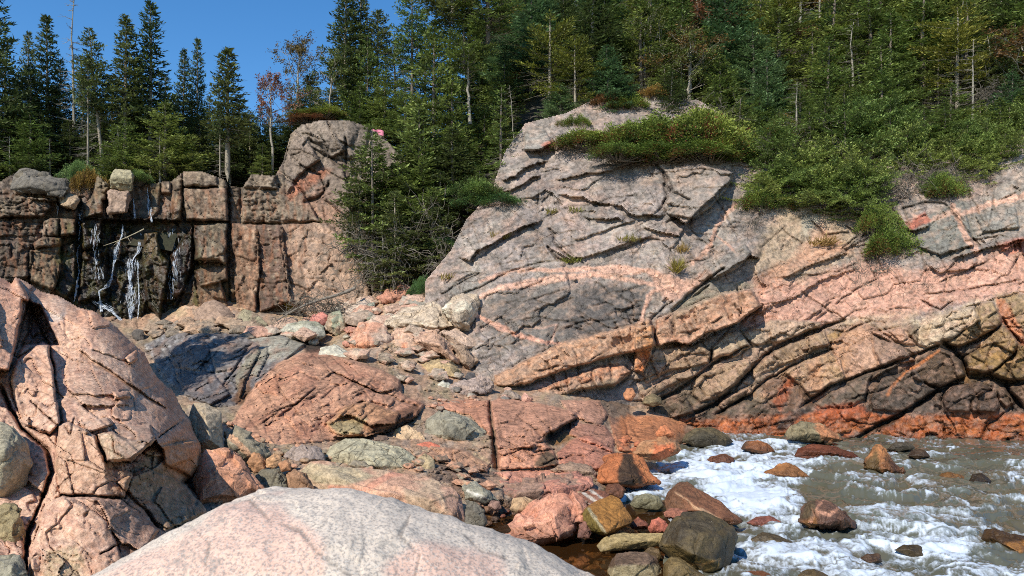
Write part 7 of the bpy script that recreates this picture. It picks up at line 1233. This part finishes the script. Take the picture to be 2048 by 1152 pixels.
for px, py, w_, h_, Y, kind, lb in ((1525, 425, 100, 40, 32.2, 'bush', 'flat juniper cushion on the ledge above the white roots'), (1890, 398, 66, 44, 31.6, 'bush', 'small bright juniper clinging to the cliff at the right'), (1755, 470, 80, 50, 31.0, 'bush', 'upper half of the juniper clump hanging in the rock cleft'), (1778, 520, 90, 62, 30.6, 'bush', 'lower half of the juniper clump hanging in the rock cleft'), (985, 418, 120, 30, 34.2, 'gbush', 'flat spreading spruce mat pointing right over the grey cliff'), (950, 402, 110, 40, 34.6, 'gbush', 'bright green mat behind the flat spreading one'), (845, 600, 46, 40, 32.0, 'gbush', 'small green spruce seedling beside the red-brown boulder'), (885, 500, 54, 26, 33.6, 'gbush', 'green sprig among the dead boughs of the gully'), (618, 246, 90, 14, 41.6, 'brown', 'brown heather tuft on top of the pale knob'), (645, 240, 90, 22, 41.8, 'bush', 'green heath patch on top of the pale knob'), (175, 385, 62, 34, 37.6, 'brown', 'rust and yellow shrub between the blocks of the lip'), (160, 368, 70, 40, 38.2, 'gbush', 'dark green shrub above the rust-yellow one'), (275, 368, 50, 26, 37.6, 'gbush', 'green spruce sprig beside the notch in the lip'),
                                   (1210, 218, 70, 24, 37.8, 'brown', 'orange-brown heath patch on the crest of the grey cliff'), (1310, 200, 60, 22, 38.0, 'brown', 'rust-coloured shrub above the juniper bank'), (1255, 225, 70, 30, 37.6, 'bush', 'small juniper on the crest of the grey cliff'), (1150, 262, 60, 26, 37.0, 'bush', 'little juniper on the pink rock of the crest'), (1760, 120, 60, 22, 42.0, 'brown', 'red-brown shrub under the twisted dead tree'), (1600, 85, 80, 24, 44.0, 'brown', 'brown undergrowth high on the slope')):
    shrub(kind, px, py, w_, h_, lb, Y=Y, var=(px // 7))
US = 'undergrowth of the right-hand slope'; rgf = random.Random(9)
for k in range(70):
    px = rgf.uniform(1050, 2120); py = rgf.uniform(20, 340) if px > 1500 else rgf.uniform(20, 190); kind = rgf.choice(['bush', 'gbush', 'gbush', 'brown', 'bush'])
    shrub(kind, px, py, rgf.uniform(60, 120), rgf.uniform(24, 50), {'bush': 'low juniper in the undergrowth of the right-hand slope', 'gbush': 'low spruce mat in the undergrowth of the right-hand slope', 'brown': 'browned heath patch in the undergrowth of the right-hand slope'}[kind], group=US, var=k)
for px, py, w_, h_, Y, lb in ((1740, 560, 90, 130, 30.4, 'grey roots trailing down the cliff below the juniper clump'), (1700, 400, 120, 60, 32.2, 'bare grey roots under the lowest spruce mat'), (1850, 360, 150, 70, 32.6, 'grey dead brush in the hollow at the right'), (1790, 380, 110, 80, 32.2, 'brown dead twigs hanging over the light rock'), (1500, 445, 70, 34, 31.8, 'white bleached roots lying on the rock ledge'), (1430, 240, 130, 60, 35.6, 'dead grey twigs between the juniper bank and the spruces'), (1620, 260, 150, 60, 35.0, 'bare roots and twigs of the wind-bent spruce'), (1690, 320, 130, 50, 33.4, 'dark dead boughs under the wide spruce mat'),
                             (860, 470, 170, 110, 33.8, 'mass of dead grey boughs at the mouth of the gully'), (780, 520, 170, 110, 33.4, 'brown dead twigs piled in the gully'), (890, 540, 80, 90, 32.4, 'bleached dead boughs against the grey cliff'), (710, 500, 120, 90, 34.0, 'fine dead twigs in front of the pale wall'), (1840, 590, 70, 60, 29.6, 'thin dark roots on the pink rock right of the juniper clump'), (1900, 470 - 110, 90, 40, 32.0, 'grey twigs above the small bright juniper'), (1990, 190, 110, 60, 36.0, 'pale dead brush under the forked dead tree'), (1560, 300, 130, 60, 34.0, 'grey dead boughs below the wind-bent spruce'), (640, 610, 170, 60, 33.0, 'fine twigs of the fallen dead tree over the rubble')):
    shrub('tangle', px, py, w_, h_, lb, Y=Y, var=px)
# fallen dead tree across the rubble
def fallen():
    A = P(555, 640, 32.0); B = P(712, 570, 32.6); s = np.linspace(0, 1, 9)[:, None]; rg = np.random.RandomState(4); p = A * (1 - s) + B * s; p[:, 2] += .12 * np.sin(s[:, 0] * 5); tk = Acc(); tk.tube(p - A, np.linspace(.03, .085, 9), C((128, 118, 110)), 6); br = Acc()
    for k in range(46):
        q = (p - A)[rg.randint(0, 9)]; d = unit(np.array([rg.normal(0, .7), rg.normal(-.2, .5), rg.normal(.1, .8)])); L = rg.uniform(.4, 1.6); c = [q]
        for i in range(5): d = unit(d + rg.normal(0, .2, 3)); c.append(c[-1] + d * L / 5)
        br.tube(np.array(c), np.linspace(.014, .004, 6), C((140, 130, 120)) * rg.uniform(.7, 1.15), 3)
    e = bpy.data.objects.new('fallen_tree', None); sc.collection.objects.link(e); e.location = A.tolist(); link('trunk', tk.mesh('trunk', True), M_BARK, e); link('branches', br.mesh('branches'), M_BARK, e); tag(e, 'fallen dead tree lying slantwise over the rubble', 'tree')
    A = P(206, 492, 36.0); B = P(288, 458, 35.8); tk = Acc(); s = np.linspace(0, 1, 6)[:, None]; p = (B - A) * s; p[:, 2] -= .06 * np.sin(s[:, 0] * 3.1); tk.tube(p, np.linspace(.012, .03, 6), C((176, 164, 140)), 5); b_ = Acc(); b_.tube(np.stack([p[2], p[2] + [-.25, -.05, -.25]]), [.014, .006], C((176, 164, 140)), 4); b_.tube(np.stack([p[3], p[3] + [.2, -.08, -.3]]), [.014, .006], C((176, 164, 140)), 4)
    e = bpy.data.objects.new('dead_branch', None); sc.collection.objects.link(e); e.location = A.tolist(); link('stem', tk.mesh('stem', True), M_BARK, e); link('twigs', b_.mesh('twigs'), M_BARK, e); tag(e, 'pale dead branch caught across the waterfall', 'branch')
fallen()
# grass tufts in the cracks
def grass(px, py, w, label, Y, col=(150, 140, 72), n=90, hang=0., L=.35):
    rg = np.random.RandomState(int(px)); a = Acc(); b0 = np.stack([rg.uniform(-.5, .5, n) * w / FPX * Y, rg.normal(0, .06, n), rg.normal(0, .04, n)], -1); d = unit(np.stack([rg.normal(0, .5, n), rg.normal(-.5, .3, n), 1 - 1.6 * hang + 0 * b0[:, 0]], -1)); c = C(col) * (1 + .25 * rg.randn(n, 1)).clip(.5, 1.6)
    a.sprays(b0, d, unit(rg.normal(0, 1, (n, 3))), L * (.5 + rg.rand(n)), .03, c); o = link('grass_tuft', a.mesh('grass_tuft'), M_LEAF); o.location = P(px, py, Y).tolist(); tag(o, label, 'grass')
hY = lambda px, py: float((hl.D - hl.off)[int((py - hl.y0) / 2), int((px - hl.x0) / 2)]) - .05
for px, py, w, lb, cl, n, hg, L in ((1000, 478, 34, 'brown-green grass tuft in the crack above the spotted grey rock', (140, 130, 66), 120, 0, .3), (1105, 428, 26, 'dry grass in the joint at the middle of the grey cliff', (150, 134, 70), 70, 0, .25), (1150, 424, 26, 'green grass tuft below the upper slabs', (130, 130, 66), 80, 0, .25), (1142, 526, 40, 'grass tuft at the foot of the bulging slab', (130, 134, 62), 100, 0, .3), (1258, 482, 44, 'grass along the crack left of the loose block', (140, 136, 66), 110, 0, .25), (1352, 545, 16, 'yellow-green grass hanging in the vertical cleft', (150, 144, 66), 120, .2, .6), (1362, 505, 18, 'dry grass at the top of the vertical cleft', (160, 140, 76), 80, 0, .35), (1645, 492, 46, 'straw-coloured grass arching over the pink rock', (160, 136, 78), 170, .3, .5), (895, 560, 24, 'yellowish grass at the left foot of the grey cliff', (160, 140, 70), 70, 0, .3)):
    grass(px, py, w, lb, hY(px, py), cl, n, hg, L)
grass(585, 620, 20, 'yellow-green grass at the base of the pink waterfall wall', float(wfY(585, 620)) - .1, (150, 142, 60), 120, 0, .6)
# a scrap of pink cloth among the trunks behind the knob
def cloth():
    u, v = np.meshgrid(np.linspace(-.42, .42, 22), np.linspace(-.14, .16, 12)); z = v - .10 * (u / .4) ** 2; y = .06 * np.sin(u * 14) + .1 * v; V0 = np.stack([u, y, z], -1).reshape(-1, 3); n = len(V0); V = np.concatenate([V0, V0 + [0, .012, 0]]); idx = np.arange(n).reshape(12, 22); f = np.stack([idx[:-1, :-1], idx[:-1, 1:], idx[1:, 1:], idx[1:, :-1]], -1).reshape(-1, 4)
    m, t, b, o = new_mat("pink_cloth"); b.inputs["Base Color"].default_value = (*C((214, 120, 150)), 1); b.inputs["Roughness"].default_value = .8; ob = link('pink_cloth', mesh('pink_cloth', V, np.concatenate([f, f[:, ::-1] + n])), m); ob.location = P(752, 264, 40.8).tolist(); tag(ob, 'scrap of pink cloth at the top of the pale knob', 'cloth')
cloth()

# the rocky, wooded point just out of frame on the left, whose shade reaches the dark slab
for i, (x, y, h) in enumerate(((-17.6, 20.4, 11.5), (-18.8, 19.0, 12.5), (-16.6, 18.2, 11), (-17.2, 16.8, 11.5), (-18.4, 22, 10), (-20, 20.5, 12))):
    place('dark', x, y, 3.2, h, 3.6, 'spruce on the point just beyond the left edge of the picture', 'spruces on the left point')
o_head = hl.build('headland_cliff', 'pink and grey banded rock headland with dark cracked foot', back=2.5)
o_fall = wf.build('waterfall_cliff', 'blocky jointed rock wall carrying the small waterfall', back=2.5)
o_shore = sh.build('shore_bedrock', 'reddish bedrock slabs of the stream mouth', back=0)
o_left = lo.build('coastal_outcrop', 'large pink rock outcrop filling the left edge', mat=M_NEAR, outline=LO_OUT, edge=1.3, ew=45, back=3.0)
